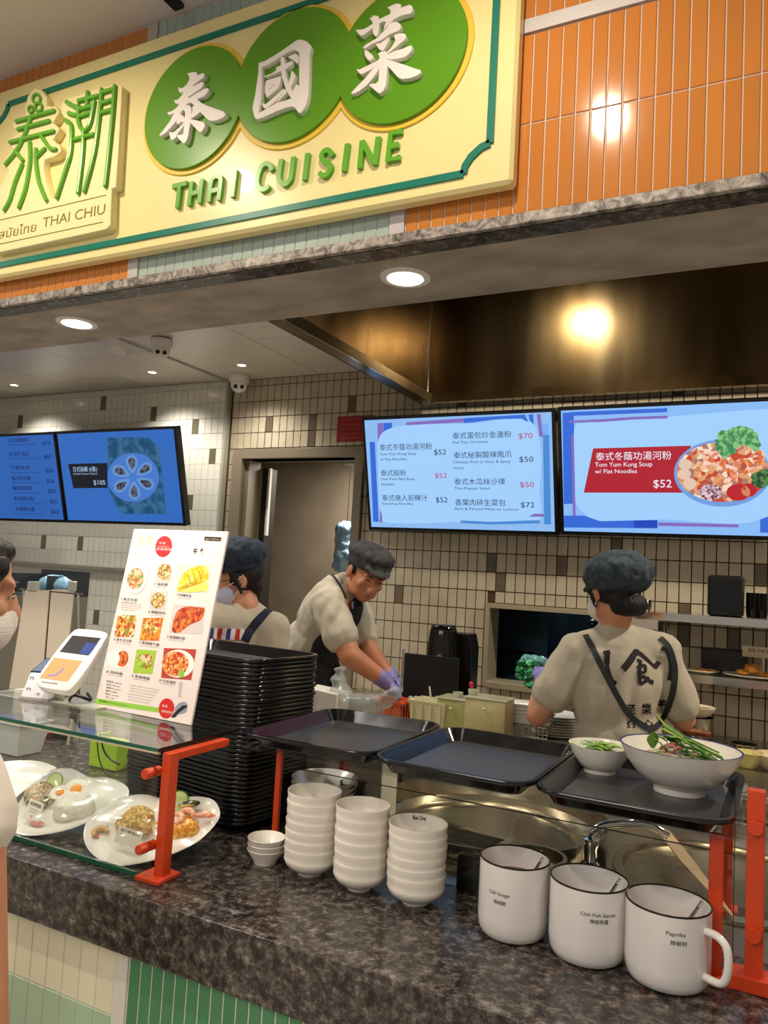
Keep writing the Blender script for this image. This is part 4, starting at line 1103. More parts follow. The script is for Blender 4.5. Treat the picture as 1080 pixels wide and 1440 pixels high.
for pts in ([(110,268),(220,330)], [(135,395),(205,415)], [(92,470),(160,530),(165,700),(150,860),(110,1000),(0,1340)], [(345,158),(340,290)], [(245,255),(455,200)],
            [(240,310),(245,500),(300,590),(370,520),(420,262)], [(250,350),(400,312)], [(252,432),(390,385)], [(200,690),(408,632)], [(300,590),(290,850),(240,1290)],
            [(505,130),(480,400),(420,850),(310,1270)], [(652,92),(630,400),(590,800),(545,1210)], [(500,165),(640,122)], [(500,282),(640,240)], [(490,390),(630,352)]): logo(r8, pts)
def pl_(px, py): return at(px, py, Y=YP)
for a_, b2 in (((0, 310), (149.5, 274)), ((0, 343.5), (145, 312))):
    P0, P1 = pl_(*a_), pl_(*b2); zc = (P0.z+P1.z)/2
    MB().box(P0.x-.05, P1.x, YP-.0006, YP+.0005, zc-.001, zc+.001).build('engraved_line', engr, sign)
P = pl_(59.5, 320); h_ = (pl_(60, 306).z-pl_(59.5, 320).z)
lx, ly, lz = sign.location
w1 = pl_(147, 302).x-P.x
text('lettering', 'THAI CHIU', engr, sign, P.x-lx, YP-.0005-ly, P.z-lz, abs(h_)*1.0, w1)
P = pl_(-2, 336); w2 = pl_(50, 322).x-P.x
text('lettering', 'สมัยไทย', engr, sign, P.x-lx, YP-.0005-ly, P.z-lz-.001, abs(h_)*.9, w2)

# ------------------------------------------------------------------ screens
blk = mat('screen_bezel', rgb(12, 12, 13), .25)
def screen(px_tl, px_bl, yb, w, h, label, emis, group=None):
    B = at(*px_bl, Y=yb)
    t = thing('menu_screen', label, 'screen', (B.x, yb, B.z), (math.radians(15), 0, 0), group)
    fr_ = .016
    # local: x 0..w, z 0..h, front at y = 0
    MB().box(0, w, -.0, .045, 0, h).build('housing', blk, t, local=True, bevel=.003)
    MB().box(fr_, w-fr_, -.0010, .0001, fr_*1.1, h-fr_).build('panel', emis, t, local=True)
    MB().box(w*.3, w*.7, .046, .07, h*.3, h*.7).build('wall_mount', black_p, t, local=True)
    return t
W_S = .948; H_S = .562
scrA = screen(None, (94-111, 736), 3.36, W_S, H_S, 'dark blue menu screen cut by the left edge of the picture', emi('scr_a', rgb(48, 112, 204), .70))
# place left screens by their right-hand neighbours' edges
scrA.location = at(94, 735, Y=3.36)-Vector((W_S+.008, 0, 0)); 
scrB = screen(None, (94, 735), 3.36, W_S, H_S, 'dark blue screen with a plate of oysters and price 105, above the menu board', emi('scr_b', rgb(52, 118, 212), .75))
scrC = screen(None, (518.8, 745.6), 3.40, W_S+.006, H_S, 'light blue menu screen with two columns of dishes and prices, right of the doorway', emi('scr_c', rgb(140, 186, 240), 1.0))
scrD = screen(None, (788.5, 752), 3.40, W_S, H_S, 'light blue menu screen with noodle bowl and red banner, at the right edge', emi('scr_d', rgb(136, 186, 244), 1.0))
for s_ in (scrA, scrB, scrC, scrD): s_.matrix_basis = Matrix.LocRotScale(s_.location, s_.rotation_euler, None)
def lz_(t, n): return -.0012-.0004*n
def spx(t, px, py): return on_plane(px, py, t, -.001)
def clampp(q): return (min(max(q[0], .0165), W_S-.0165), min(max(q[1], .018), H_S-.0165))
def flat(t, polys_px, n, name, m, holes=()):
    return shape2d([[clampp(spx(t, *p)) for p in pl] for pl in polys_px], lz_(t, n-1), .0003, name, m, t, [[spx(t, *p) for p in h] for h in holes])
def stext(t, s, px, py, hpx, px2, m, n=4, bold=0.0, shear=0):
    x, z = spx(t, px, py); x1, z1 = spx(t, px, py-hpx); x2, z2 = spx(t, px2[0], px2[1])
    return text('lettering', s, m, t, x, lz_(t, n), z, abs(z1-z)*1.0, abs(x2-x), bold=bold, shear=shear)
# screen C content
zc_ = lambda x, y: (510+x/3.857, 570+y/3.857)
EN = emi('ink_navy', rgb(30, 44, 80), .9); EP = emi('ink_pink', rgb(196, 60, 110), .9)
C_w = emi('scr_white', rgb(160, 206, 252), 1.0); C_b = emi('scr_blue', rgb(48, 104, 214), 1.0); C_b2 = emi('scr_blue_mid', rgb(70, 140, 216), .95); C_v = emi('scr_violet', rgb(136, 110, 196), .9); C_lb = emi('scr_paleblue', rgb(116, 172, 246), 1.0)
flat(scrC, [[zc_(*p) for p in smooth_poly([(88,180),(150,125),(300,104),(600,98),(840,64),(900,80),(950,140),(968,300),(960,480),(962,620),(800,638),(560,632),(300,640),(110,630),(92,560),(84,300)], 4)]], 2, 'white_field', C_w)
flat(scrC, [[zc_(*p) for p in ((80,98),(112,96),(112,150),(82,190))]], 1, 'stripe', C_v)
flat(scrC, [[zc_(*p) for p in ((113,96),(160,94),(160,120),(113,148))]], 1, 'stripe', C_b)
flat(scrC, [[zc_(*p) for p in ((236,92),(545,70),(545,92),(236,108))]], 3, 'stripe', C_v)
flat(scrC, [[zc_(*p) for p in ((546,70),(880,50),(900,92),(860,72),(720,76),(600,92),(546,96))]], 3, 'stripe', C_b)
flat(scrC, [[zc_(*p) for p in ((900,50),(925,49),(928,105),(905,80))]], 3, 'stripe', C_b)
flat(scrC, [[zc_(*p) for p in ((945,47),(965,46),(978,170),(958,170))]], 3, 'stripe', C_v)
flat(scrC, [[zc_(*p) for p in ((968,98),(1008,97),(1009,158),(970,158))]], 2, 'stripe', C_lb)
flat(scrC, [[zc_(*p) for p in ((978,160),(1012,160),(1022,645),(985,645))]], 2, 'stripe', C_b2)
flat(scrC, [[zc_(*p) for p in ((38,200),(66,198),(88,632),(58,630))]], 2, 'stripe', C_b)
flat(scrC, [[zc_(*p) for p in ((96,560),(106,600),(106,634),(92,634))]], 3, 'stripe', C_v)
flat(scrC, [[zc_(*p) for p in ((532,624),(700,632),(960,622),(962,640),(700,646),(532,638))]], 4, 'stripe', C_b2)
flat(scrC, [[zc_(*p) for p in ((902,604),(930,588),(985,588),(985,604))]], 4, 'stripe', C_v)
for s_, (x, y), h_, (x2, y2), m_ in (
 ('泰式冬蔭功湯河粉', (93,243), 30, (376,235), EN), ('Tom Yum Kung Soup', (93,272), 16, (290,268), EN), ('w/ Flat Noodles', (95,300), 16, (240,297), EN), ('$52', (386,268), 32, (452,265), EN),
 ('泰式船粉', (99,380), 28, (236,376), EN), ('Thai Pork Ball Boat', (99,406), 15, (282,402), EN), ('Noodles', (100,434), 15, (172,432), EN), ('$52', (391,394), 30, (456,392), EP),
 ('泰式唐人街粿汁', (106,514), 28, (352,508), EN), ('Kanychup Noodles', (106,538), 15, (272,536), EN), ('$52', (396,526), 32, (460,524), EN),
 ('泰式蛋包炒金邊粉', (488,180), 30, (806,170), EN), ('Pad Thai Omelette', (489,208), 15, (680,203), EN), ('$70', (844,180), 32, (920,176), EP),
 ('泰式秘製酸辣鳳爪', (494,285), 30, (808,278), EN), ('Chicken Feet in Sour & Spicy', (491,315), 16, (802,308), EN), ('Sauce', (492,345), 15, (548,343), EN), ('$50', (848,307), 32, (924,303), EN),
 ('泰式木瓜絲沙律', (498,428), 30, (772,422), EN), ('Thai Papaya Salad', (498,456), 15, (688,453), EN), ('$50', (852,444), 32, (928,441), EP),
 ('香葉肉碎生菜包', (502,540), 30, (775,536), EN), ('Basil & Minced Meat w/ Lettuce', (500,566), 15, (844,566), EN), ('$72', (856,553), 32, (930,550), EN)):
    stext(scrC, s_, *zc_(x, y), h_/3.857*.92, zc_(x2, y2), m_, 5, bold=.0)
# screen D content
zd = lambda x, y: (780+x/3.6, 550+y/3.6)
flat(scrD, [[zd(*p) for p in smooth_poly([(100,190),(160,160),(400,138),(580,128),(800,110),(1090,90),(1300,100),(1300,500),(1060,640),(900,672),(560,650),(240,658),(160,625),(105,560),(100,400)], 4)]], 2, 'white_field', C_w)
flat(scrD, [[zd(*p) for p in ((40,110),(96,108),(98,180),(98,570),(46,572))]], 1, 'stripe', C_b)
flat(scrD, [[zd(*p) for p in ((76,106),(570,86),(570,106),(380,114),(78,126))]], 3, 'stripe', C_b)
flat(scrD, [[zd(*p) for p in ((72,150),(240,142),(400,130),(572,124),(572,138),(400,144),(240,156),(72,160))]], 3, 'stripe', C_v)
flat(scrD, [[zd(*p) for p in ((84,225),(97,225),(108,690),(94,690))]], 3, 'stripe', C_v)
flat(scrD, [[zd(*p) for p in ((47,630),(150,630),(230,658),(520,652),(521,694),(48,690))]], 4, 'stripe', C_b)
flat(scrD, [[zd(*p) for p in ((400,655),(521,652),(521,694),(402,692))]], 5, 'stripe', emi('scr_deep', rgb(30, 74, 196), .9))
flat(scrD, [[zd(*p) for p in ((524,664),(930,674),(930,690),(524,682))]], 4, 'stripe', C_v)
flat(scrD, [[zd(*p) for p in ((1040,650),(1120,620),(1130,716),(1040,716))]], 4, 'stripe', C_b)
C_r = emi('scr_red', rgb(188, 30, 50), .85)
flat(scrD, [[zd(*p) for p in ((195,290),(690,276),(660,514),(148,514))]], 4, 'red_banner', C_r)
C_wt = emi('scr_text_white', rgb(236, 236, 250), 1.0)
for s_, (x, y), h_, (x2, y2) in (('泰式冬蔭功湯河粉', (208,348), 34, (590,342)), ('Tom Yum Kung Soup', (205,383), 24, (494,380)), ('w/ Flat Noodles', (205,416), 22, (418,414)), ('$52', (497,487), 42, (590,483))):
    stext(scrD, s_, *zd(x, y), h_/3.6*.95, zd(x2, y2), C_wt, 6, bold=.002)
cx, cy = 850, 415
def ellp(cx, cy, rx, ry, n=40, a0=0): return [zd(cx+rx*math.cos(2*PI*k/n), cy+ry*math.sin(2*PI*k/n)) for k in range(n)]
flat(scrD, [ellp(cx, cy, 246, 170)], 6, 'bowl_picture', emi('bowl_blue', rgb(110, 156, 222), 1.0))
flat(scrD, [ellp(cx+2, cy-6, 234, 152)], 7, 'bowl_inside', food('noodle_pic', [rgb(216, 130, 90), rgb(238, 190, 150), rgb(196, 70, 48), rgb(244, 222, 196), rgb(170, 120, 110), rgb(224, 160, 110)], 55, emit=1.0))
flat(scrD, [ellp(930, 512, 60, 42), ellp(985, 500, 40, 34)], 8, 'tomato_picture', emi('tom_pic', rgb(196, 30, 44), .9))
for (bx, by) in ((662,372), (656,420), (684,468)): flat(scrD, [ellp(bx, by, 34, 28)], 8, 'fish_ball_picture', emi('ball_pic', rgb(232, 200, 176), .95))
for (sx_, sy_, s2) in ((760,335,1), (820,345,1), (865,420,1.15), (955,380,.95), (1020,330,.9)):
    arc = [(sx_+52*s2*math.cos(a), sy_+44*s2*math.sin(a)) for a in [(-2.4+4.2*k/9) for k in range(10)]]
    inn = [(sx_+20*s2*math.cos(a), sy_+18*s2*math.sin(a)) for a in [(-2.4+4.2*k/9) for k in range(9, -1, -1)]]
    flat(scrD, [[zd(*p) for p in arc+inn]], 9, 'shrimp_picture', emi('shrimp_pic', rgb(250, 216, 196), .95, rgb(226, 110, 56), 40))
flat(scrD, [[zd(x+random.uniform(-9, 9), y+random.uniform(-9, 9)) for x, y in smooth_poly([(820,240),(850,200),(900,190),(945,170),(1000,190),(1025,230),(1040,280),(1020,305),(970,280),(930,280),(900,320),(860,340),(820,310),(815,270)], 3)]], 10, 'herb_picture', emi('herb_pic', rgb(60, 140, 90), .9, rgb(140, 204, 130), 60))
flat(scrD, [[zd(x+random.uniform(-6, 6), y+random.uniform(-6, 6)) for x, y in smooth_poly([(995,420),(1040,400),(1085,400),(1085,470),(1040,490),(1000,460)], 3)]], 10, 'herb_picture', emi('herb_pic2', rgb(30, 70, 40), .9, rgb(90, 140, 80), 60))
flat(scrD, [ellp(790, 512, 60, 40)], 8, 'peanut_picture', food('peanut_pic', [rgb(210, 180, 200), rgb(120, 60, 80), rgb(236, 210, 210), rgb(160, 110, 130)], 110, emit=.9))
# screen B content
zbm = lambda x, y: (x/4, 590+y/4)
flat(scrB, [[zbm(*p) for p in ((603,102),(830,100),(895,150),(935,530),(700,530),(655,490),(615,400))]], 2, 'oyster_photo', emi('teal_pic', rgb(16, 84, 124), .7, rgb(60, 120, 170), 14))
flat(scrB, [[zbm(750+145*math.cos(2*PI*k/40), 325+138*math.sin(2*PI*k/40)) for k in range(40)]], 3, 'plate_picture', emi('plate_pic', rgb(74, 132, 222), .8))
for k in range(6):
    a = math.radians(60*k+25); u_ = (math.cos(a), math.sin(a)); v_ = (-math.sin(a), math.cos(a))
    pts = [(750+u_[0]*d_+v_[0]*e_, 325+u_[1]*d_+v_[1]*e_) for d_, e_ in ((22, 0), (60, 26), (100, 32), (124, 12), (124, -12), (100, -32), (60, -26))]
    flat(scrB, [[zbm(*p) for p in smooth_poly(pts, 3)]], 4, 'oyster_shell', emi('shell_pic', rgb(110, 160, 226), .8))
    pts = [(750+u_[0]*d_+v_[0]*e_, 325+u_[1]*d_+v_[1]*e_) for d_, e_ in ((45, 0), (70, 16), (100, 18), (112, 0), (100, -18), (70, -16))]
    flat(scrB, [[zbm(*p) for p in smooth_poly(pts, 3)]], 5, 'oyster_flesh', emi('flesh_pic', rgb(44, 44, 62), .8, rgb(100, 110, 130), 50))
flat(scrB, [[zbm(*p) for p in ((385,250),(606,244),(606,384),(415,386))]], 6, 'black_banner', emi('banner_black', rgb(10, 14, 34), .8))
C_tb = emi('scr_text_pale', rgb(170, 200, 240), .8)
stext(scrB, '日式燒蠔 (6隻)', *zbm(412, 291), 22/4, zbm(545, 288), C_tb, 7, bold=.01)
stext(scrB, 'Grilled Oysters (6pcs)', *zbm(414, 310), 11/4, zbm(548, 308), C_tb, 7)
stext(scrB, '$105', *zbm(528, 366), 26/4, zbm(594, 364), C_tb, 7, bold=.01)
# screen A content
EA = emi('ink_blue', rgb(24, 50, 120), .6)
for i, (s_, y, pr) in enumerate((('日式燒鰻魚飯', 128, '$79'), ('燒牛肉定食 (配湯)', 205, '$87'), ('海鮮烏冬', 282, '$58'), ('蟹肉炒飯', 340, '$56'), ('雞肉咖哩飯', 396, '$55'), ('照燒豬扒飯', 455, '$65'), ('天婦羅拼盤', 512, '$63'))):
    x0 = 46+i*7
    stext(scrA, s_, *zbm(x0, y), 20/4, zbm(x0+110, y-3), EA, 4, bold=.01)
    stext(scrA, 'served with soup of the day', *zbm(x0, y+20), 10/4, zbm(x0+160, y+16), EA, 4)
    stext(scrA, pr, *zbm(240+i*8, y+16), 22/4, zbm(283+i*8, y+14), EA, 4, bold=.01)
# red notice beside screen C
a_ = at(475, 586, Y=YW-.004); b2 = at(513, 620, Y=YW-.004)
t = thing('notice', 'small red notice with pale lines on the tiles between the doorway and the menu screen', 'notice', (a_.x, YW-.004, b2.z))
MB().box(0, b2.x-a_.x+.05, 0, .003, 0, a_.z-b2.z).build('board', mat('notice_red', rgb(150, 26, 22), .4), t, local=True)
pk = mat('notice_pale', rgb(196, 96, 84), .5)
hN = a_.z-b2.z
for k, (s_, f_) in enumerate((('NOTICE', .82), ('Please queue here', .64), ('and wait for your', .46), ('number to be called', .28), ('Thank you', .11))):
    text('lettering', s_, pk, t, .03, -.0004, hN*f_, hN*.085, .16 if k else .13)

# ------------------------------------------------------------------ glass food counter (left)
ZG = 1.215
sg = thing('sneeze_guard', 'glass sneeze guard with orange-red post and arm, over the sample plates', 'glass guard', (-1.6, 1.26, ZC))
MB().box(-2.6, -1.128, 1.250, 1.520, ZG-.008, ZG).build('glass_top', glass_m, sg)
MB().box(-2.6, -1.128, 1.2492, 1.2499, ZG-.008, ZG).build('glass_edge', glass_e, sg)
MB().box(-2.6, -1.128, 1.250, 1.256, ZC+.0105, ZG-.0125).build('glass_front', glass_m, sg)
MB().box(-2.6, -1.128, 1.2495, 1.2565, ZG-.0122, ZG-.0085).build('metal_strip', mat('strip_champagne', rgb(214, 204, 178), .3, metal=.4), sg)
MB().box(-2.6, -1.16, 1.2495, 1.2565, ZC+.0008, ZC+.0102).build('glass_edge', glass_e, sg)
MB().box(-1.1265, -1.104, 1.262, 1.288, ZC+.010, ZG-.010).build('post', red_p, sg, bevel=.0015)
MB().box(-1.1265, -1.104, 1.288, 1.455, ZG-.026, ZG-.010).build('arm', red_p, sg, bevel=.0015)
MB().box(-1.155, -1.092, 1.238, 1.305, ZC+.0005, ZC+.010).build('base_plate', red_p, sg, bevel=.002)
MB().box(-1.1275, -1.1268, 1.250, 1.520, ZG-.008, ZG).build('glass_edge', blk, sg)
for zk in (ZG-.05, ZC+.065):
    MB().lathe([(.0001, -.022), (.0095, -.022), (.0105, -.019), (.0105, -.001), (.0001, -.001)], (-1.140, 1.2495, zk), 24, (0, 1, 0)).build('clamp_knob', red_p, sg, smooth=True)
    MB().lathe([(.0001, 0), (.010, 0), (.010, .014), (.0001, .014)], (-1.140, 1.2565, zk), 24, (0, 1, 0)).build('clamp_disc', red_p, sg, smooth=True)
    MB().box(-1.140, -1.1266, 1.270, 1.280, zk-.006, zk+.006).build('clamp_arm', red_p, sg)
MB().box(-2.60, -2.58, 1.262, 1.288, ZC+.010, ZG-.010).build('post', red_p, sg, bevel=.0015)
MB().box(-2.60, -2.58, 1.288, 1.505, ZG-.034, ZG-.010).build('arm', red_p, sg, bevel=.0015)

# ------------------------------------------------------------------ menu board
bl_ = at(133, 993, Z=ZG+.001); br_ = at(268, 1020, Z=ZG+.001)
ang = math.atan2(br_.y-bl_.y, br_.x-bl_.x); wbd = (br_-bl_).length
menu = thing('menu_board', 'white upright menu board with photos of Thai dishes, standing on the glass guard', 'menu board', (bl_.x, bl_.y, ZG+.001), (math.radians(-10), 0, ang))
tl = on_plane(187, 743, menu); tr2 = on_plane(321, 748, menu); hbd = (tl[1]+tr2[1])/2
MB().box(0, wbd, 0, .006, 0, hbd).build('board', mat('menu_paper', rgb(240, 228, 222), .35), menu, local=True, bevel=.001)
MB().box(wbd*.4, wbd*.6, .0065, .0095, hbd*.05, hbd*.5).build('rear_foot', white_p, menu, local=True)
z7 = lambda x, y: on_plane(130+x/4.965, 740+y/4.965, menu, 0)
def mflat(pts, n, name, m, sm=0):
    pl = [z7(*p) for p in pts]
    if sm: pl = smooth_poly(pl, sm)
    return shape2d([pl], -.0001-.0002*n, .00018, name, m, menu)
def mell(cx, cy, rx, ry, n, name, m, tilt=0): return mflat([(cx+rx*math.cos(2*PI*k/28)+tilt*ry*math.sin(2*PI*k/28), cy+ry*math.sin(2*PI*k/28)) for k in range(28)], n, name, m)
def mtext(s_, x, y, h_, x2, y2, m, bold=0): 
    a = z7(x, y); b_ = z7(x, y-h_); c_ = z7(x2, y2); text('lettering', s_, m, menu, a[0], -.0008, a[1], abs(b_[1]-a[1]), abs(c_[0]-a[0]), bold=bold)
red_pr = mat('print_red', rgb(216, 36, 40), .4); lime = mat('print_lime', rgb(150, 204, 70), .4); pale_g = mat('print_pale_green', rgb(216, 214, 176), .5); grey_pr = mat('print_grey', rgb(120, 112, 108), .5)
mtext('泰潮', 305, 130, 62, 412, 135, pale_g, .0); mtext('THAI CHIU', 306, 205, 12, 375, 208, pale_g)
mell(498, 142, 58, 74, 1, 'red_oval', red_pr, -.1)
mtext('午市', 462, 125, 14, 510, 128, white_p, .0); mtext('LUNCH', 452, 145, 9, 530, 150, white_p); mtext('套餐優惠', 446, 165, 12, 550, 168, white_p, .0)
mflat([(785,72),(902,78),(895,106),(780,100)], 1, 'black_label', ink); mtext('SET MENU', 790, 96, 12, 888, 100, mat('label_gold', rgb(216, 190, 120), .5))
mtext('午  餐', 700, 192, 34, 780, 196, mat('print_olive', rgb(62, 60, 26), .5), .03)
F1 = food('pic_shrimp', [rgb(236, 150, 100), rgb(250, 210, 180), rgb(220, 100, 60), rgb(246, 190, 150), rgb(120, 160, 60)], 160, .4, bump=0)
F2 = food('pic_noodle', [rgb(216, 160, 90), rgb(236, 200, 130), rgb(180, 110, 60), rgb(120, 130, 50), rgb(236, 216, 170)], 200, .4, bump=0)
F3 = food('pic_mango', [rgb(250, 204, 30), rgb(252, 216, 60), rgb(244, 190, 20), rgb(250, 226, 110)], 80, .4, bump=0)
F4 = food('pic_pork', [rgb(206, 70, 30), rgb(232, 110, 40), rgb(160, 44, 20), rgb(240, 140, 60), rgb(190, 84, 40)], 130, .4, bump=0)
F5 = food('pic_curry', [rgb(240, 150, 40), rgb(236, 130, 30), rgb(220, 90, 30), rgb(246, 176, 60), rgb(190, 110, 30)], 130, .4, bump=0)
F6 = food('pic_salad', [rgb(150, 190, 60), rgb(110, 160, 40), rgb(196, 90, 50), rgb(180, 210, 80), rgb(226, 206, 170)], 120, .4, bump=0)
F7 = food('pic_padthai', [rgb(232, 140, 60), rgb(240, 170, 90), rgb(214, 80, 40), rgb(246, 200, 130), rgb(200, 60, 30)], 170, .4, bump=0)
F8 = food('pic_mixed', [rgb(240, 190, 90), rgb(206, 60, 40), rgb(250, 226, 170), rgb(236, 160, 70), rgb(150, 140, 50)], 130, .4, bump=0)
wh = mat('print_white', rgb(250, 246, 240), .4)
gp_ = mat('print_shadow', rgb(216, 206, 202), .4)
mell(306, 370, 78, 108, 1, 'plate_photo', gp_, -.08); mell(306, 370, 70, 98, 2, 'plate_photo', wh, -.08); mell(302, 368, 58, 76, 3, 'dish_photo', F1, -.1)
mflat([(452,262),(552,266),(545,388),(432,384)], 1, 'photo_ground', gp_); mell(504, 320, 48, 58, 2, 'dish_photo', F2, -.1)
mflat([(405,455),(530,456),(510,582),(392,580)], 1, 'photo_ground', gp_); mell(458, 518, 50, 56, 2, 'dish_photo', F2, -.1)
mflat([(600,268),(830,270),(806,458),(586,456)], 1, 'photo_ground', mat('print_paleyellow', rgb(244, 234, 200), .4)); mflat([(640,330),(700,290),(790,275),(812,340),(790,385),(640,440),(600,452),(598,420)], 2, 'dish_photo', F3, 3)
for k in range(3): mflat([(664+38*k,335-12*k),(670+38*k,335-12*k),(690+38*k,400-12*k),(684+38*k,402-12*k)], 3, 'slice_line', mat('print_brownish', rgb(170, 120, 20), .5))
mflat([(590,455),(700,390),(800,395),(790,456)], 2, 'rice_photo', mat('print_rice', rgb(236, 226, 110), .4), 2)
mflat([(566,545),(784,560),(768,752),(535,745)], 1, 'photo_ground', gp_); mflat([(560,690),(590,600),(650,562),(720,565),(782,572),(776,620),(750,660),(680,690),(610,742),(560,735)], 2, 'dish_photo', F4, 3)
mflat([(180,618),(312,624),(286,774),(152,770)], 1, 'dish_photo', F8)
mflat([(355,640),(496,640),(464,800),(330,796)], 1, 'dish_photo', F5); mell(412, 700, 56, 50, 2, 'dish_photo', F8)
mell(180, 930, 76, 62, 1, 'plate_photo', wh); mell(210, 925, 42, 56, 2, 'dish_photo', F4, -.1); mell(150, 920, 42, 52, 3, 'rice_photo', wh)
mflat([(310,860),(448,868),(418,1032),(282,1024)], 1, 'dish_photo', mat('print_lime2', rgb(166, 204, 60), .4)); mell(366, 940, 60, 56, 2, 'dish_photo', F6)
mflat([(500,850),(726,860),(690,1074),(480,1058)], 1, 'photo_ground', mat('print_redcloth', rgb(190, 70, 50), .4)); mell(600, 960, 112, 98, 2, 'plate_photo', wh); mell(580, 960, 92, 86, 3, 'dish_photo', F7); mell(622, 1030, 22, 26, 4, 'lime_photo', lime)
for s_, x, y, x2 in (('1 泰式生蝦', 195, 515, 308), ('2 海南雞', 428, 410, 524), ('3 芒果糯米飯', 580, 486, 690), ('4 燒豬頸肉', 388, 604, 508), ('5 炭燒雞扒飯', 520, 778, 648), ('6 青木瓜沙律', 150, 796, 272), ('7 黃咖哩牛腩', 322, 818, 468), ('8 肉碎飯', 96, 1022, 215), ('9 青咖哩雞', 272, 1052, 402), ('10 炒金邊粉', 460, 1082, 580)):
    mtext(s_, x, y, 17, x2, y+8, ink, .0); mtext('served with rice and soup', x+12, y+16, 8, x2-8, y+22, grey_pr)
for k, x2 in enumerate((345, 340, 335, 300)): mtext('two pieces with chili sauce', 200, 535+16*k, 8, x2, 541+16*k, red_pr if k in (1, 2) else grey_pr)
for k in range(6): mtext(('檸檬茶 iced tea', '奶茶 milk tea', '凍檸水 lemon', '咖啡 coffee', '椰青水 coconut', '汽水 soda')[k], 98-2*k, 1086+22*k, 11, (205, 190, 200, 175, 185, 150)[k], 1096+22*k, ink, 0)
for k in range(6): mtext('add four dollars for any iced drink', 262-3*k, 1112+20*k, 8, 470-14*k, 1128+20*k, grey_pr)
mflat([(22,1200),(470,1268),(466,1300),(16,1238)], 1, 'green_band', lime); mtext('自助點餐', 48, 1225, 12, 100, 1232, ink, .0); mtext('please order at the counter', 108, 1232, 9, 240, 1252, ink)
mell(518, 1272, 54, 70, 2, 'red_oval', red_pr, -.05); mtext('抵食', 485, 1260, 16, 525, 1264, white_p, .0); mtext('優惠套餐', 480, 1295, 13, 560, 1300, white_p, .0)
# plain pot-and-spoon sketch instead of the cartoon figure
mflat([(600,1240),(640,1225),(665,1250),(650,1300),(600,1310),(575,1280)], 2, 'pot_drawing', mat('print_bluegrey', rgb(150, 160, 178), .4), 3)
mflat([(550,1335),(575,1300),(630,1252),(665,1250),(660,1262),(610,1300),(575,1335)], 3, 'ladle_drawing', ink)
mflat([(608,1085),(628,1085),(618,1190),(600,1190)], 2, 'steam_drawing', mat('print_palegrey', rgb(200, 196, 200), .4))

# ------------------------------------------------------------------ sample plates behind the glass
def leaf_plate(label, outline_px, zc, tiltdeg, name='leaf_plate', yaw=0):
    """pointed oval plate; outline traced on its own tilted plane"""
    cx = sum(p[0] for p in outline_px)/len(outline_px); cy = sum(p[1] for p in outline_px)/len(outline_px)
    return None
def tilt_frame(cpx, z, tilt, yaw):
    c_ = at(*cpx, Z=z)
    t = thing('leaf_plate', 'x', 'plate', c_, (0, 0, 0))
    m3 = Matrix.Rotation(yaw, 3, 'Z') @ Matrix.Rotation(math.radians(tilt), 3, 'X')
    t.rotation_euler = m3.to_euler(); t.matrix_basis = Matrix.LocRotScale(Vector(c_), t.rotation_euler, None)
    return t
def on_xy(px, py, o, z=0):
    m = wm(o); mi = m.inverted(); a = mi @ CAM; d = mi.to_3x3() @ ray(px, py); k = (z-a.z)/d.z; q_ = a+d*k
    return q_.x, q_.y
def sample_plate(cpx, z, tilt, outline, label, zoom, lab2):
    t = tilt_frame(cpx, z, tilt, .18); t['label'] = label
    pts = smooth_poly([on_xy(zoom[0]+x/zoom[2], zoom[1]+y/zoom[2], t) for x, y in outline], 4)
    mx_ = sum(p[0] for p in pts)/len(pts); my_ = sum(p[1] for p in pts)/len(pts)
    n = len(pts); vs = []; fs = []
    seq = [(.0, -.016), (.55, -.016), (.80, -.010), (.97, -.001), (1.0, .0), (.985, .0015), (.93, -.002), (.76, -.009), (.55, -.0125), (.0, -.0125)]
    for k, z_ in seq[1:-1]: vs += [(mx_+(x-mx_)*k, my_+(y-my_)*k, z_) for x, y in pts]
    for a in range(len(seq)-3):
        for j in range(n): fs.append((a*n+j, a*n+(j+1) % n, (a+1)*n+(j+1) % n, (a+1)*n+j))
    c0 = len(vs); vs += [(mx_, my_, -.016), (mx_, my_, -.0125)]; last = (len(seq)-3)*n
    for j in range(n): fs.append((c0, (j+1) % n, j)); fs.append((c0+1, last+j, last+(j+1) % n))
    MB().add(vs, fs).build('plate_body', porcelain, t, smooth=True, local=True, sharp=70)
    # acrylic rest under the plate
    wmm = wm(t); q1 = wmm @ Vector((mx_, my_+.05, -.0175)); q2 = wmm @ Vector((mx_, my_-.02, -.0175))
    s_ = thing('plate_stand', 'clear acrylic stand under ' + lab2, 'stand', (q1.x, q1.y, ZC))
    MB().box(q1.x-.03, q1.x+.03, q1.y-.004, q1.y, ZC+.001, max(ZC+.006, q1.z-.004)).box(q1.x-.03, q1.x+.03, q2.y, q2.y+.004, ZC+.001, max(ZC+.005, q2.z-.004)).box(q1.x-.03, q1.x+.03, q2.y+.004, q1.y-.004, ZC+.001, ZC+.004).build('acrylic', glass_m, s_)
    return t, mx_, my_, pts
zB = (0, 1050, 6.0); zC_ = (100, 1090, 4.909)
plC, cxC, cyC, ptC = sample_plate((215, 1170), 1.002, 28, [(85,400),(130,290),(280,190),(420,140),(520,135),(640,165),(760,155),(880,148),(980,170),(1025,240),(1010,320),(900,440),(760,520),(600,580),(440,615),(300,628),(190,580),(110,500)], 'large white leaf-shaped plate of noodles, prawns and mussel, nearest the orange post', zC_, 'the plate of noodles and prawns')
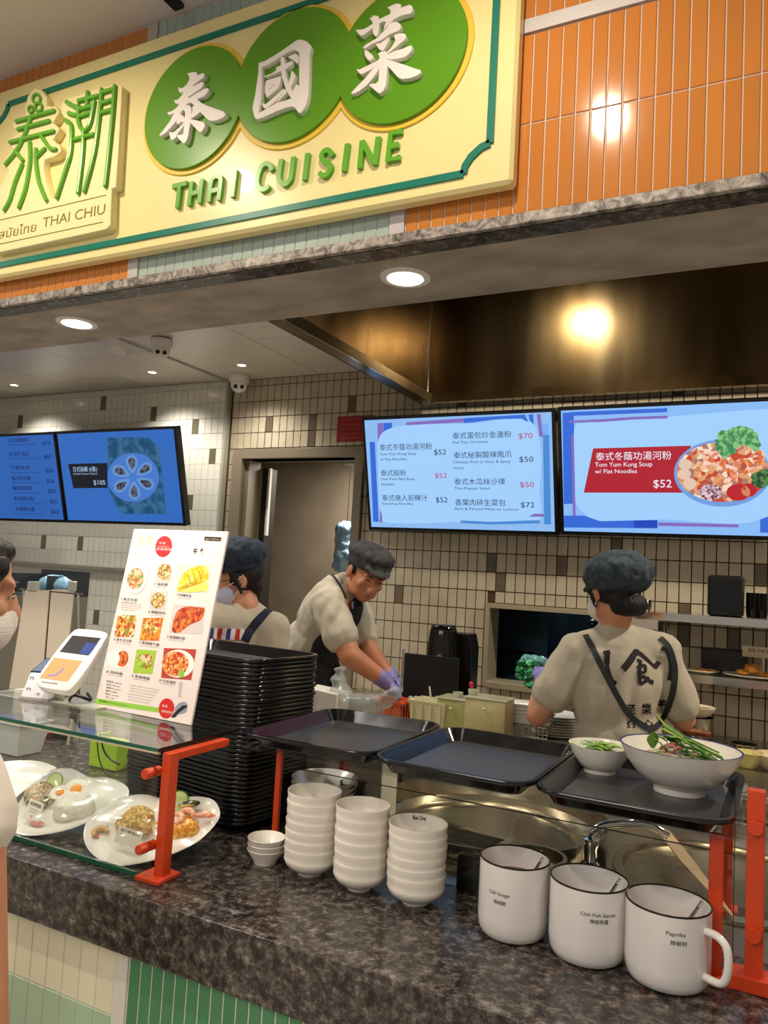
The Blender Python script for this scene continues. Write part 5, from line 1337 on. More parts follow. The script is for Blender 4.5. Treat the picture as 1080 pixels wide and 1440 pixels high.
plB, cxB, cyB, ptB = sample_plate((95, 1130), 1.001, 22, [(60,640),(150,480),(300,300),(440,200),(600,185),(760,260),(900,262),(1040,310),(1090,380),(1040,480),(900,560),(740,640),(540,710),(300,750),(150,740),(85,690)], 'white leaf-shaped plate of rice, mince and egg halves, left of the noodle plate', zB, 'the plate of rice and egg')
plA, cxA, cyA, ptA = sample_plate((20, 1095), 1.002, 16, [(-200,300),(-60,160),(80,122),(300,120),(420,150),(480,190),(400,260),(250,340),(130,440),(0,560),(-160,560),(-240,420)], 'white leaf-shaped plate mostly hidden behind the customer at far left', zB, 'the plate beside the customer')
def food_thing(name, label, cat, plate): 
    o = thing(name, label, cat, plate.location); o.rotation_euler = plate.rotation_euler; o.matrix_basis = plate.matrix_basis.copy(); return o
def PX(plate, px, py, z=-.0125): x, y = on_xy(px, py, plate, z); return Vector((x, y, z))
def heap(o, plate, cpx, rx, ry, rz, m, name, n=9, vox=.004, disp=.0025, seed=1):
    rnd = random.Random(seed); c_ = PX(plate, *cpx); mb = MB(); W_ = wm(plate)
    for k in range(n):
        a = rnd.uniform(0, 2*PI); q_ = rnd.uniform(0, .55); p = W_ @ (c_+Vector((rx*q_*math.cos(a), ry*q_*math.sin(a), rz*.3)))
        mb.ell(p, (rx*rnd.uniform(.55, .8), ry*rnd.uniform(.55, .8), rz*rnd.uniform(.7, 1.0)), n=12, k=8)
    return blob(mb, name, m, o, vox=vox, it=1, disp=disp, dscale=.009)[0]
rice_m = mat('cooked_rice', rgb(250, 247, 238), .55, noise=rgb(236, 230, 214), scale=240, bump=.35, bscale=260)
o = food_thing('rice_mound', 'mound of cooked white rice on the plate with egg halves', 'rice', plB)
heap(o, plB, (104, 1140), .050, .038, .034, rice_m, 'rice', 10, disp=.003, seed=3)
o = food_thing('minced_pork', 'heap of brown minced pork with basil beside the rice', 'meat', plB)
heap(o, plB, (55, 1126), .040, .040, .028, food('mince', [rgb(206, 186, 150), rgb(180, 150, 110), rgb(222, 206, 170), rgb(110, 116, 70), rgb(196, 160, 130)], 160), 'mince', 10, disp=.004, seed=4)
egg_w = mat('egg_white', rgb(252, 246, 236), .25); yolk = mat('egg_yolk', rgb(250, 164, 30), .2)
def egg(plate, px, py, z, rot, label, r=.025):
    o = food_thing('egg_half', label, 'egg', plate); c_ = PX(plate, px, py, z)
    m3 = Matrix.Rotation(rot, 3, 'Z') @ Matrix.Rotation(.6, 3, 'X')
    prof = MB()
    n = 26; v0 = []
    for k in range(n):
        a = 2*PI*k/n; v0.append(Vector((r*1.35*math.cos(a), r*math.sin(a), 0)))
    mb = MB(); vs = [c_+m3 @ v for v in v0]+[c_+m3 @ (v*.75+Vector((0, 0, -r*.6))) for v in v0]+[c_+m3 @ Vector((0, 0, -r*.85))]
    fs = [tuple(range(n))]+[(j, j+n, (j+1) % n+n, (j+1) % n) for j in range(n)]+[(j+n, 2*n, (j+1) % n+n) for j in range(n)]
    mb.add(vs, fs).build('egg_white', egg_w, o, smooth=True, local=True)
    MB().ell(c_+m3 @ Vector((0, 0, .0005)), (r*.62, r*.5, r*.12), m3, 20, 6).build('yolk', yolk, o, smooth=True, local=True)
egg(plB, 107, 1110, .026, .1, 'boiled egg half with orange yolk resting on the rice mound')
egg(plB, 84, 1114, .022, .5, 'second boiled egg half, left of the first on the rice', .017)
cuke = mat('cucumber', rgb(206, 222, 150), .35); cuke_r = mat('cucumber_skin', rgb(96, 140, 60), .4)
def slice_(plate, px, py, z, label, r=.02, rx=.7):
    o = food_thing('cucumber_slice', label, 'cucumber', plate); c_ = PX(plate, px, py, z); ax = Vector((.2, -.8, rx))
    MB().lathe([(.0001, 0), (r*.9, 0), (r*.9, .003), (.0001, .003)], c_, 24, ax).build('flesh', cuke, o, local=True)
    MB().lathe([(r*.9, 0), (r, 0), (r, .003), (r*.9, .003)], c_, 24, ax, closed=True).build('skin', cuke_r, o, local=True)
slice_(plB, 78, 1098, .006, 'pale cucumber slice behind the mince')
slice_(plC, 252, 1127, .006, 'pale green cucumber slice behind the orange post', .024)
o = food_thing('garnish', 'pink pickled radish slice at the lower edge of the rice plate', 'garnish', plB)
c_ = PX(plB, 52, 1158, -.008); MB().ell(c_, (.022, .010, .003), n=16, k=6).build('radish', mat('pink_radish', rgb(236, 160, 150), .35), o, smooth=True, local=True)
noodle_f = food('fried_noodle', [rgb(230, 190, 96), rgb(214, 160, 60), rgb(244, 214, 140), rgb(196, 140, 70), rgb(160, 150, 60)], 190)
o = food_thing('fried_noodles', 'yellow stir-fried noodles in the middle of the nearest leaf plate', 'noodles', plC)
heap(o, plC, (195, 1160), .052, .036, .028, noodle_f, 'noodles', 10, disp=.004, seed=6)
for k in range(26):
    a = random.uniform(0, 6.28); c_ = PX(plC, 197+random.uniform(-26, 26), 1157+random.uniform(-10, 8), .008+random.uniform(0, .006))
    pts = [c_+Vector((.014*math.cos(a+q_)*(.4+q_*.3), .012*math.sin(a+q_*.8), .003*math.sin(q_*2))) for q_ in (0, .7, 1.4, 2.1)]
    MB().tube(smooth_line([tuple(p) for p in pts], 3), .0013, 5).build('noodle_strand', mat('noodle_y', rgb(240, 206, 110), .35, vary=.2), o, smooth=True, local=True)
o = food_thing('yellow_curry_noodles', 'orange-yellow egg noodles on the right end of the nearest leaf plate', 'noodles', plC)
heap(o, plC, (256, 1170), .036, .028, .022, food('orange_noodle', [rgb(240, 160, 40), rgb(248, 190, 70), rgb(226, 130, 30), rgb(250, 204, 110)], 200), 'noodles', 8, disp=.004, seed=8)
prawn_m = mat('prawn_flesh', rgb(246, 150, 104), .25, noise=rgb(252, 206, 176), scale=120)
for k, (px_, py_, ang_, lb) in enumerate(((247, 1152, .3, 'orange prawn lying on the yellow noodles, left of the pair'), (262, 1147, 1.6, 'orange prawn in front of the green mussel'), (283, 1146, -.1, 'orange prawn pointing to the right rim of the plate'), (142, 1172, 2.4, 'pale prawn at the left end of the nearest leaf plate'))):
    o = food_thing('prawn', lb, 'prawn', plC); c_ = PX(plC, px_, py_, .012 if k < 3 else -.004)
    pts = [c_+Vector((.016*math.cos(ang_+q_), .013*math.sin(ang_+q_), .002)) for q_ in (-1.9, -1.2, -.4, .4, 1.2, 1.9)]
    if k == 2: pts = [c_+Vector((.009*q_, .004*math.sin(q_), 0)) for q_ in (-1.5, -.5, .5, 1.5, 2.2, 2.8)]
    rs_ = [.0035, .0065, .0078, .0072, .0055, .003]
    MB().tube(smooth_line([tuple(p) for p in pts], 3), [rs_[min(5, i//3)]*(1-(i % 3)*.0) for i in range(16)], 10).build('body', prawn_m if k < 3 else mat('prawn_pale', rgb(228, 190, 130), .3), o, smooth=True, local=True)
    e_ = pts[-1]; MB().ell(e_+Vector((.003, .002, 0)), (.006, .004, .0015), n=10, k=5).build('tail', mat('prawn_tail', rgb(226, 90, 40), .3), o, smooth=True, local=True)
o = food_thing('mussel', 'green-lipped mussel standing behind the prawns', 'mussel', plC); c_ = PX(plC, 266, 1131, .010)
m3 = Matrix.Rotation(.35, 3, 'Z') @ Matrix.Rotation(-.5, 3, 'X')
MB().ell(c_, (.026, .013, .008), m3, 24, 12).build('shell', mat('mussel_shell', rgb(92, 96, 40), .15, noise=rgb(44, 34, 20), scale=60, coat=.5), o, smooth=True, local=True)
MB().ell(c_+Vector((0, -.006, .002)), (.020, .010, .005), m3, 20, 10).build('flesh', mat('mussel_flesh', rgb(196, 160, 60), .2), o, smooth=True, local=True)
# labels pinned on the dishes
def dish_label(plate, px4, lb, s1, s2, s3):
    o = food_thing('dish_label', lb, 'label', plate)
    q_ = [PX(plate, x, y, z_) for (x, y), z_ in zip(px4, (.030, .028, .006, .006))]
    MB().prism(q_, (0, .0004, .0008)).build('card', mat('label_paper', rgb(236, 226, 212), .5), o, local=True)
    ex = (q_[1]-q_[0]); ez = (q_[3]-q_[0])
    nrm = ex.cross(ez).normalized()
    if nrm.z < 0 and nrm.y > 0: nrm = -nrm
    if (nrm.dot(Vector((0, -1, .5)))) < 0: nrm = -nrm
    for s_, u0, u1, v, hh, m_ in ((s1, .12, .9, .26, .15, ink), (s2, .2, .85, .46, .08, grey_pr), (s2, .2, .7, .6, .08, grey_pr), (s3, .42, .58, .85, .13, red_pr)):
        me = text_mesh(s_, 0, .01, 'LEFT').copy(); xs_ = [v_.co.x for v_ in me.vertices]; w_ = max(xs_)-min(xs_)
        for v_ in me.vertices:
            v_.co = q_[0]+ex*(u0+(u1-u0)*v_.co.x/w_)+ez*(v-v_.co.y/.72*hh)+nrm*.0012
        me.materials.clear(); me.materials.append(m_); link('lettering', me, None, o)
dish_label(plB, ((43, 1123), (62, 1131), (55, 1156), (32, 1150)), 'small white label card on the minced pork', '泰式豬肉碎飯', 'Thai minced pork rice', '52')
dish_label(plC, ((168, 1161), (202, 1172), (190, 1194), (160, 1183)), 'small white label card on the fried noodles', '泰式海鮮炒金邊粉', 'Pad Thai with seafood', '59')
# cling film over the two front plates
for plate, pts, lb in ((plB, ptB, 'cling film stretched over the rice plate'), (plC, ptC, 'cling film stretched over the noodle plate')):
    n = len(pts); mx_ = sum(p[0] for p in pts)/n; my_ = sum(p[1] for p in pts)/n; rnd = random.Random(5)
    vs = []; fs = []
    for k in range(8):
        f_ = 1-.14*k if k < 7 else 0.001
        hgt = .003+.034*(1-f_**2.4)
        for j, (x, y) in enumerate(pts): vs.append((mx_+(x-mx_)*f_*.995, my_+(y-my_)*f_*.995, hgt+(.0009*math.sin(j*.5+k*.7) if k else 0)))
    for a in range(7):
        for j in range(n): fs.append((a*n+j, a*n+(j+1) % n, (a+1)*n+(j+1) % n, (a+1)*n+j))
    o = food_thing('cling_film', lb, 'film', plate)
    MB().add(vs, fs).build('film', film_m, o, smooth=True, local=True, sharp=180)
# ------------------------------------------------------------------ payment terminals on the glass
def local_thing(name, label, cat, loc, tilt, yaw):
    m3 = Matrix.Rotation(yaw, 3, 'Z') @ Matrix.Rotation(tilt, 3, 'X')
    t = thing(name, label, cat, loc); t.rotation_euler = m3.to_euler(); t.matrix_basis = Matrix.LocRotScale(Vector(loc), t.rotation_euler, None); return t
# wedge terminal with white body, screen above an orange contactless pad
P = at(92, 975, Z=ZG+.035)
t = local_thing('payment_terminal', 'white rounded payment terminal with dark screen and orange contactless pad', 'terminal', P, math.radians(52), .34)
def tz(x, y): return on_xy(x/6.75, 840+y/6.75, t, .014)
def tshape(pts, z0, z1, name, m, sm=0, bevel=0):
    pl = [tz(*p) for p in pts]
    if sm: pl = smooth_poly(pl, sm)
    mb = MB(); mb.add([(x, y, z0) for x, y in pl]+[(x, y, z1) for x, y in pl], [tuple(range(len(pl)))[::-1], tuple(range(len(pl), 2*len(pl)))]+[(j, (j+1) % len(pl), (j+1) % len(pl)+len(pl), j+len(pl)) for j in range(len(pl))])
    return mb.build(name, m, t, local=True, bevel=bevel, smooth=bool(bevel), sharp=50)
tshape([(345,770),(390,700),(480,575),(560,470),(660,350),(720,302),(800,298),(960,318),(1015,345),(1000,390),(900,560),(780,740),(700,840),(640,885),(540,880),(400,855),(345,820)], -.014, .014, 'casing', mat('terminal_white', rgb(238, 232, 226), .25, coat=.3), 3, .003)
ts_ = tshape([(690,362),(958,388),(840,552),(568,518)], .0142, .0149, 'screen', emi('term_screen', rgb(52, 44, 52), .5))
gr_ = tshape([(820,430),(926,440),(850,546),(752,534)], .0150, .0153, 'screen_graphic', emi('term_blue', rgb(48, 90, 178), .7))
gr_.parent = ts_
pd_ = tshape([(515,572),(782,606),(642,800),(378,765)], .0142, .0148, 'contactless_pad', mat('pad_orange', rgb(240, 158, 100), .5))
bm_ = tshape([(455,735),(520,735),(570,700),(600,672),(612,680),(575,715),(530,748),(455,750)], .0149, .0152, 'blue_mark', mat('pad_blue', rgb(126, 132, 190), .5))
bm_.parent = pd_
tshape([(395,798),(550,818),(548,828),(394,806)], .0142, .0146, 'small_print', grey_pr)
Q = Vector((P.x, P.y+.02, ZG))
s_ = thing('terminal_stand', 'bent pale metal stand under the rounded payment terminal', 'stand', Q)
A_, B_ = at(62, 985, Z=ZG), at(118, 995, Z=ZG)
MB().box(A_.x+.01, B_.x+.05, A_.y-.005, A_.y+.085, ZG+.0005, ZG+.004).build('base_plate', mat('stand_pale', rgb(206, 204, 186), .3, metal=.4), s_)
MB().box(A_.x+.015, A_.x+.055, A_.y+.015, A_.y+.018, ZG+.0045, ZG+.030).build('front_flap', mat('stand_pale', rgb(206, 204, 186), .3), s_)
MB().tube(smooth_line([(A_.x+.06, A_.y+.03, ZG+.006), (A_.x+.09, A_.y+.02, ZG+.022), (A_.x+.115, A_.y+.05, ZG+.010), (A_.x+.08, A_.y+.07, ZG+.020)], 4), .004, 8).build('cable', black_p, s_, smooth=True)
# box terminal with symbols at left
P = at(40, 985, Z=ZG)
t = thing('card_reader', 'boxy white card reader with small printed symbols and slanted screen, left of the rounded terminal', 'terminal', (P.x, P.y+.04, ZG+.001)); t.rotation_euler = (0, 0, .25)
t.matrix_basis = Matrix.LocRotScale(t.location, t.rotation_euler, None)
x0, x1 = -.035, .05
def hexa(a, b): return [(0,3,2,1),(4,5,6,7),(0,1,5,4),(1,2,6,5),(2,3,7,6),(3,0,4,7)]
mb = MB(); mb.add([(x0,-.04,.006),(x1,-.04,.006),(x1,.06,.006),(x0,.06,.006),(x0+.006,-.018,.066),(x1-.002,-.018,.066),(x1-.002,.055,.100),(x0+.006,.055,.100)], hexa(0, 0))
mb.build('casing', mat('reader_white', rgb(230, 226, 232), .3), t, local=True, bevel=.004, smooth=True)
MB().box(x0-.003, x1+.003, -.045, .065, .0005, .006).build('base', mat('reader_grey', rgb(150, 142, 138), .4), t, local=True, bevel=.001)
sl = math.atan2(.034, .073)
mm = Matrix.Rotation(sl, 3, 'X')
MB().obox((.008, .018, .0845), (.070, .062, .003), mm).build('screen', emi('reader_screen', rgb(140, 160, 190), .6), t, local=True)
MB().obox((.008, .018, .0835), (.076, .070, .003), mm).build('screen_bezel', blk, t, local=True)
fm3 = Matrix.Rotation(math.atan2(.022, .060), 3, 'X')
for (cx_, cz_, w_, h_, m_) in ((-.016, .052, .011, .014, mat('sym_blue', rgb(70, 110, 160), .5)), (.012, .050, .010, .010, mat('sym_green', rgb(70, 130, 50), .5)), (-.016, .026, .012, .009, ink), (.016, .016, .008, .008, ink)):
    yy = -.04+.022*(cz_-.006)/.06-.0008
    if m_.name == 'sym_green':
        MB().lathe([(.0035, 0), (.0058, 0), (.0058, .0006), (.0035, .0006)], (cx_, yy, cz_), 20, (0, -1, .37), closed=True).build('round_symbol', m_, t, local=True)
    else:
        k_ = MB()
        for a_, b_ in ((-.4, 0), (.4, 0), (0, .4), (0, -.4)): k_.obox((cx_+a_*w_, yy-abs(b_)*0, cz_+b_*h_), (w_*(.16 if a_ else .9), .0006, h_*(.16 if b_ else .9)), fm3)
        k_.build('symbol', m_, t, local=True)

# ------------------------------------------------------------------ receipts rack and bins behind the glass guard
YR = 2.10
Pa, Pb = at(28, 828, Y=YR), at(108, 828, Y=YR)
t = thing('paper_holder', 'steel wire holder with clips carrying tall white sheets, behind the payment terminals', 'holder', (Pb.x, YR, ZC))
MB().tube([(Pa.x, YR, Pa.z), (Pb.x+.03, YR, Pa.z)], .004, 8).tube([(Pa.x+.02, YR+.06, ZC+.001), (Pa.x+.02, YR, Pa.z)], .004, 8).tube([(Pb.x+.01, YR+.06, ZC+.001), (Pb.x+.01, YR, Pa.z)], .004, 8).build('wire_frame', chrome, t, smooth=True)
paper = mat('sheet_paper', rgb(222, 208, 186), .5)
def sheet(pa, pb, pc, pd, y):
    q_ = [at(*p, Y=y) for p in (pa, pb, pc, pd)]; return MB().prism(q_, (0, .004, 0)).build('sheet', paper, t)
sheet((35, 830), (69, 830), (57, 985), (10, 985), YR-.004); sheet((72, 829), (104, 829), (88, 985), (60, 985), YR-.002)
MB().prism([at(x, y, Y=YR+.01) for x, y in ((68.5, 832), (72, 832), (60, 985), (56, 985))], (0, .003, 0)).build('divider', blk, t)
for x in (42, 48, 100):
    c_ = at(x, 824, Y=YR-.008); MB().box(c_.x-.012, c_.x+.012, YR-.012, YR+.010, c_.z-.020, c_.z+.018).build('clip', mat('clip', rgb(200, 196, 186), .3, metal=.6), t, bevel=.003)
t = thing('blue_bag', 'blue plastic bag in a dark box above the white sheets', 'bag', at(75, 822, Y=YR+.2))
q_ = at(78, 822, Y=YR+.16)
blob(MB().ell(q_, (.085, .05, .040)).ell(q_+Vector((.045, 0, -.004)), (.055, .04, .032)).ell(q_+Vector((-.04, 0, -.006)), (.05, .04, .028)), 'bag', mat('bag_blue', rgb(96, 160, 200), .25, noise=rgb(150, 190, 210), scale=14), t, vox=.008, disp=.01, dscale=.03)
q_ = at(72, 815, Y=YR+.22)
t = thing('dark_shelf_box', 'dark open box on a shelf behind the white sheets', 'box', (q_.x, YR+.3, q_.z-.05))
MB().box(q_.x-.15, q_.x+.14, YR+.085, YR+.30, q_.z-.065, q_.z-.060).box(q_.x-.15, q_.x+.14, YR+.29, YR+.30, q_.z-.06, q_.z+.04).box(q_.x-.15, q_.x-.145, YR+.085, YR+.29, q_.z-.06, q_.z+.02).box(q_.x+.135, q_.x+.14, YR+.085, YR+.29, q_.z-.06, q_.z+.02).build('box', mat('box_dark', rgb(44, 50, 52), .5), t)
MB().box(q_.x-.15, q_.x+.14, YR+.085, YR+.30, ZC-.9499, q_.z-.0655).build('cabinet_body', mat('cab_dark', rgb(120, 116, 100), .5), t)
# wall ledge
lg_ = MB().box(-4.6, -2.9, YW-.09, YW-.027, at(150, 798, Y=3.45).z-.02, at(150, 798, Y=3.45).z)
o = lg_.build('wall_ledge', mat('ledge', rgb(150, 148, 132), .3, metal=.4), bevel=.002); tag(o, 'long thin grey ledge on the white tiles behind the menu board', 'shelf')
# white plastic tubs under the glass
P = at(24, 1065, Z=ZC)
for k, (dz_, lb) in enumerate(((0, 'lower white plastic tub at far left behind the plates'), (.085, 'upper white plastic tub stacked in another, at far left under the glass'))):
    c_ = at(24, 1062-0, Y=1.78); t = thing('plastic_tub', lb, 'tub', (c_.x, 1.78, ZC+dz_+.001))
    r0, r1 = .045, .062
    sq = lambda r, z: [(-r*1.25, -r, z), (r*1.25, -r, z), (r*1.25, r, z), (-r*1.25, r, z)]
    vs = sq(r0, 0)+sq(r1, .105)+sq(r1+.004, .105)+sq(r1+.004, .100)+sq(r1-.003, .105)+sq(r0-.003, .003)
    fs = [(3, 2, 1, 0)]
    for a, b_ in ((0, 1), (1, 3), (3, 2), (2, 4), (4, 5)): fs += [(a*4+j, a*4+(j+1) % 4, b_*4+(j+1) % 4, b_*4+j) for j in range(4)]
    fs.append((20, 21, 22, 23))
    MB().add(vs, fs).build('tub', mat('tub_white', rgb(206, 206, 200), .35), t, local=True, bevel=.002)
# lime green box, black cable, red tube, pale rod, dark backing behind the plates
c_ = at(145, 1065, Y=1.80)
t = thing('green_box', 'lime green plastic box behind the glass, left of the tray stack', 'box', (c_.x, 1.8, ZC))
a_ = at(127, 1040, Y=1.80); b_ = at(162, 1092, Y=1.80)
MB().box(a_.x, b_.x, 1.80, 1.88, ZC+.0005, a_.z).build('body', mat('lime_plastic', rgb(160, 196, 40), .35), t, bevel=.004)
MB().box(a_.x+.006, a_.x+.022, 1.81, 1.87, a_.z+.0003, a_.z+.018).build('tab', mat('lime_plastic', rgb(160, 196, 40), .35), t, bevel=.002)
tag(MB().tube(smooth_line([tuple(at(x, y, Y=1.74)) for x, y in ((140, 1030), (146, 1055), (156, 1068), (168, 1075))], 4), .0028, 8).tube(smooth_line([tuple(at(x, y, Y=1.745)) for x, y in ((136, 1030), (139, 1065), (147, 1085), (158, 1095), (166, 1105))], 4), .002, 6).build('cable', black_p, smooth=True), 'thin black cables hanging in front of the lime green box', 'cable')
a_ = at(98, 1020, Y=1.95); tag(MB().tube([(a_.x, 1.95, ZC+.0005), (a_.x+.01, 1.95, a_.z+.02)], .006, 8).build('pale_rod', mat('rod_pale', rgb(190, 182, 160), .4), smooth=True), 'pale upright rod behind the rice plate', 'rod')
a_ = at(54, 1030, Y=1.95); tag(MB().box(a_.x-.02, a_.x+.03, 1.95, 1.99, ZC+.0005, a_.z).build('red_carton', mat('carton_red', rgb(130, 30, 26), .5), bevel=.002), 'narrow dark red carton beside the white tubs', 'carton')
a_ = at(75, 1030, Y=2.0); tag(MB().box(a_.x-.03, a_.x+.06, 1.985, 2.04, ZC+.0005, a_.z+.01).build('black_case', black_p, bevel=.003), 'black case behind the rice plate, next to the red carton', 'case')

# ------------------------------------------------------------------ things standing behind the bowl stacks
def plate_stack(cpx, y, z, r, n, step, name, label, m, group, sy=1.0, prof=None):
    c_ = at(*cpx, Y=y); first = None
    for i in range(n):
        if not first: first = o = MB().lathe(prof or [(.0001, .002), (r*.6, .002), (r*.62, 0), (r*.66, 0), (r*.7, .004), (r, .014), (r*.995, .016), (r*.68, .0065), (.0001, .005)], (0, 0, 0), 40, sy=sy).build(name, m, None, smooth=True, local=True)
        else: o = first.copy(); COL.objects.link(o)
        tag(o, label, 'plate', group); o.location = (c_.x+random.uniform(-.001, .001), c_.y, z+i*step)
    return c_
plate_stack((455, 1120), 1.74, ZK+.001, .085, 9, .0135, 'dinner_plate', 'white plate in the stack behind the glass pane and bowl stacks', porcelain, 'plates behind the left bowl stacks', prof=[(.0001, .002), (.045, .002), (.047, 0), (.052, 0), (.06, .006), (.083, .034), (.085, .038), (.081, .036), (.05, .008), (.0001, .006)])
c_ = at(498, 1090, Y=1.80)
t = thing('black_ladle_cup', 'black cup-shaped ladle beside the plates under the left tray', 'ladle', (c_.x, 1.80, ZK))
MB().lathe([(.0001, .001), (.032, .001), (.036, .13), (.033, .13), (.029, .005), (.0001, .005)], (c_.x, 1.80, ZK), 28).build('cup', black_g, t, smooth=True)
c_ = at(470, 1068, Y=1.9)
tag(MB().box(c_.x-.1, c_.x+.15, 1.90, 2.0, ZK+.0005, 1.115).build('white_carton', mat('carton_white', rgb(220, 214, 196), .5), bevel=.004), 'white carton under the left tray behind the plates', 'carton')
# dark soup pot beside the third bowl stack
c_ = at(655, 1235, Y=1.64)
o = MB().box(-.585, -.44, 1.568, 1.600, ZC+.0005, ZC+.075).build('black_box', black_g, bevel=.006); tag(o, 'low black box between the right bowl stack and the chili vinegar mug', 'box')

# ------------------------------------------------------------------ prep table with containers
ZP = 1.02
t = thing('prep_table', 'stainless prep table behind the trays, carrying plastic containers', 'table', (-1.2, 2.9, 0))
MB().box(-1.66, -.66, 2.66, 3.16, ZP-.03, ZP).build('table_top', steel, t, bevel=.002)
for x in (-1.64, -.70):
    for y in (2.68, 3.12): MB().box(x, x+.03, y, y+.03, .001, ZP-.0305).build('leg', steel, t)
MB().box(-1.63, -.69, 2.70, 3.12, .3, .31).build('lower_shelf', steel, t)
bc = thing('back_counter', 'stainless back counter along the tiled wall', 'counter', (-.2, 3.4, 0))
MB().box(-1.85, 1.6, 3.22, 3.49, ZP-.03, ZP).build('counter_top', steel, bc, bevel=.002)
MB().box(-1.85, 1.6, 3.26, 3.48, .001, ZP-.0305).build('body', steel, bc)
# black divider screen with metal rod
a_ = at(567, 918, Y=2.80); b_ = at(607, 1000, Y=2.80)
t = thing('black_board', 'black upright board with a thin metal rod, right of the violet glove', 'board', (a_.x, 2.8, ZP))
MB().box(a_.x+.006, b_.x+.10, 2.80, 2.815, ZP+.0005, a_.z).build('panel', black_p, t, bevel=.001)
MB().tube([(a_.x, 2.80, ZP+.0005), (a_.x, 2.80, a_.z+.005)], .0045, 10).ell((a_.x, 2.80, a_.z+.008), .007, n=12, k=8).build('rod', chrome, t, smooth=True)
# black fluted bucket upside down + black box
c_ = at(620, 960, Y=2.98); tp = at(620, 878, Y=2.98); r_ = 19/FPX*dep(c_)
t = thing('fluted_container', 'tall glossy black fluted container standing upside down before the tiles', 'container', (c_.x, 2.98, ZP))
n_ = 48; hh = tp.z-ZP; vs, fs = [], []
prf = [(1.28, .0005), (1.22, hh*.62), (1.16, hh*.64), (1.10, hh*.80), (.98, hh*.93), (.88, hh*.985), (.8, hh), (.55, hh), (.001, hh-.004)]
for k_, z_ in prf:
    for j in range(n_):
        a = 2*PI*j/n_; f_ = 1+(.03*math.cos(16*a) if .7 < k_ < 1.2 else 0); vs.append((c_.x+r_*k_*f_*math.cos(a), 2.98+r_*k_*f_*math.sin(a), ZP+z_))
for i in range(len(prf)-1): fs += [(i*n_+j, i*n_+(j+1) % n_, (i+1)*n_+(j+1) % n_, (i+1)*n_+j) for j in range(n_)]
MB().add(vs, fs).build('body', black_g, t, smooth=True, sharp=60)
a_ = at(638, 890, Y=3.06); b_ = at(661, 965, Y=3.06)
tag(MB().prism([(a_.x-.02, 3.06, ZP+.0005), (b_.x-.002, 3.06, ZP+.0005), (b_.x, 3.06, a_.z-.06), (b_.x-.014, 3.06, a_.z), (a_.x-.02, 3.06, a_.z)], (0, .09, 0)).build('black_bin', black_p, bevel=.003), 'matt black bin with a slanted corner, right of the fluted container', 'bin')
# ivory caddy with plastic cups
def openbox(t, c, sx, sy, h, m, wall=.003, taper=.9, name='tub'):
    x, y, z = c; L_ = lambda kx, zz, d=0: [(x-(sx/2-d)*kx, y-(sy/2-d)*kx, zz), (x+(sx/2-d)*kx, y-(sy/2-d)*kx, zz), (x+(sx/2-d)*kx, y+(sy/2-d)*kx, zz), (x-(sx/2-d)*kx, y+(sy/2-d)*kx, zz)]
    vs = L_(taper, z)+L_(1, z+h-.006)+L_(1.03, z+h-.006)+L_(1.03, z+h)+L_(1, z+h, wall)+L_(taper, z+wall, wall)
    fs = [(3, 2, 1, 0)]+[(a*4+j, a*4+(j+1) % 4, (a+1)*4+(j+1) % 4, (a+1)*4+j) for a in range(5) for j in range(4)]+[(20, 21, 22, 23)]
    return MB().add(vs, fs).build(name, m, t)
c_ = at(606, 1000, Y=2.72); tp = at(606, 985, Y=2.72)
t = thing('ivory_caddy', 'ivory ribbed caddy with small clear cups on top, on the prep table', 'caddy', (c_.x, 2.72, ZP))
hh = tp.z-ZP
iv = mat('ivory_plastic', rgb(236, 226, 176), .35)
openbox(t, (c_.x, 2.74, ZP+.0005), .145, .12, hh, iv, name='caddy_body')
for k in range(4): MB().box(c_.x-.06+.037*k, c_.x-.055+.037*k, 2.6775, 2.6815, ZP+.01, ZP+hh-.012).build('rib', iv, t)
MB().box(c_.x-.066, c_.x+.066, 2.685, 2.795, ZP+hh-.02, ZP+hh-.016).build('inner_floor', iv, t)
clr = mat('clear_plastic', rgb(236, 232, 220), .15, alpha=.45, coat=.5)
for k in range(8):
    px_ = 576+k*7.5; q_ = at(px_, 980, Y=2.70+.02*(k % 2)); rr2 = .0115
    o = MB().lathe([(rr2, 0), (rr2*.95, .012), (rr2*.7, .022+.01*(k > 4)), (.0001, .024+.01*(k > 4))], (0, 0, 0), 18).build('plastic_cup', clr, None, smooth=True, local=True)
    o.location = (q_.x, q_.y+.012, ZP+hh-.0155); tag(o, 'small clear plastic cup upside down in the ivory caddy', 'cup', 'clear cups in the ivory caddy')
q_ = at(603, 978, Y=2.735); tag(MB().tube([(q_.x, 2.765, ZP+hh-.015), (q_.x-.012, 2.765, q_.z+.03)], .0035, 8).build('white_stirrer', white_p, smooth=True), 'white stirrer sticking up from the ivory caddy', 'stirrer')
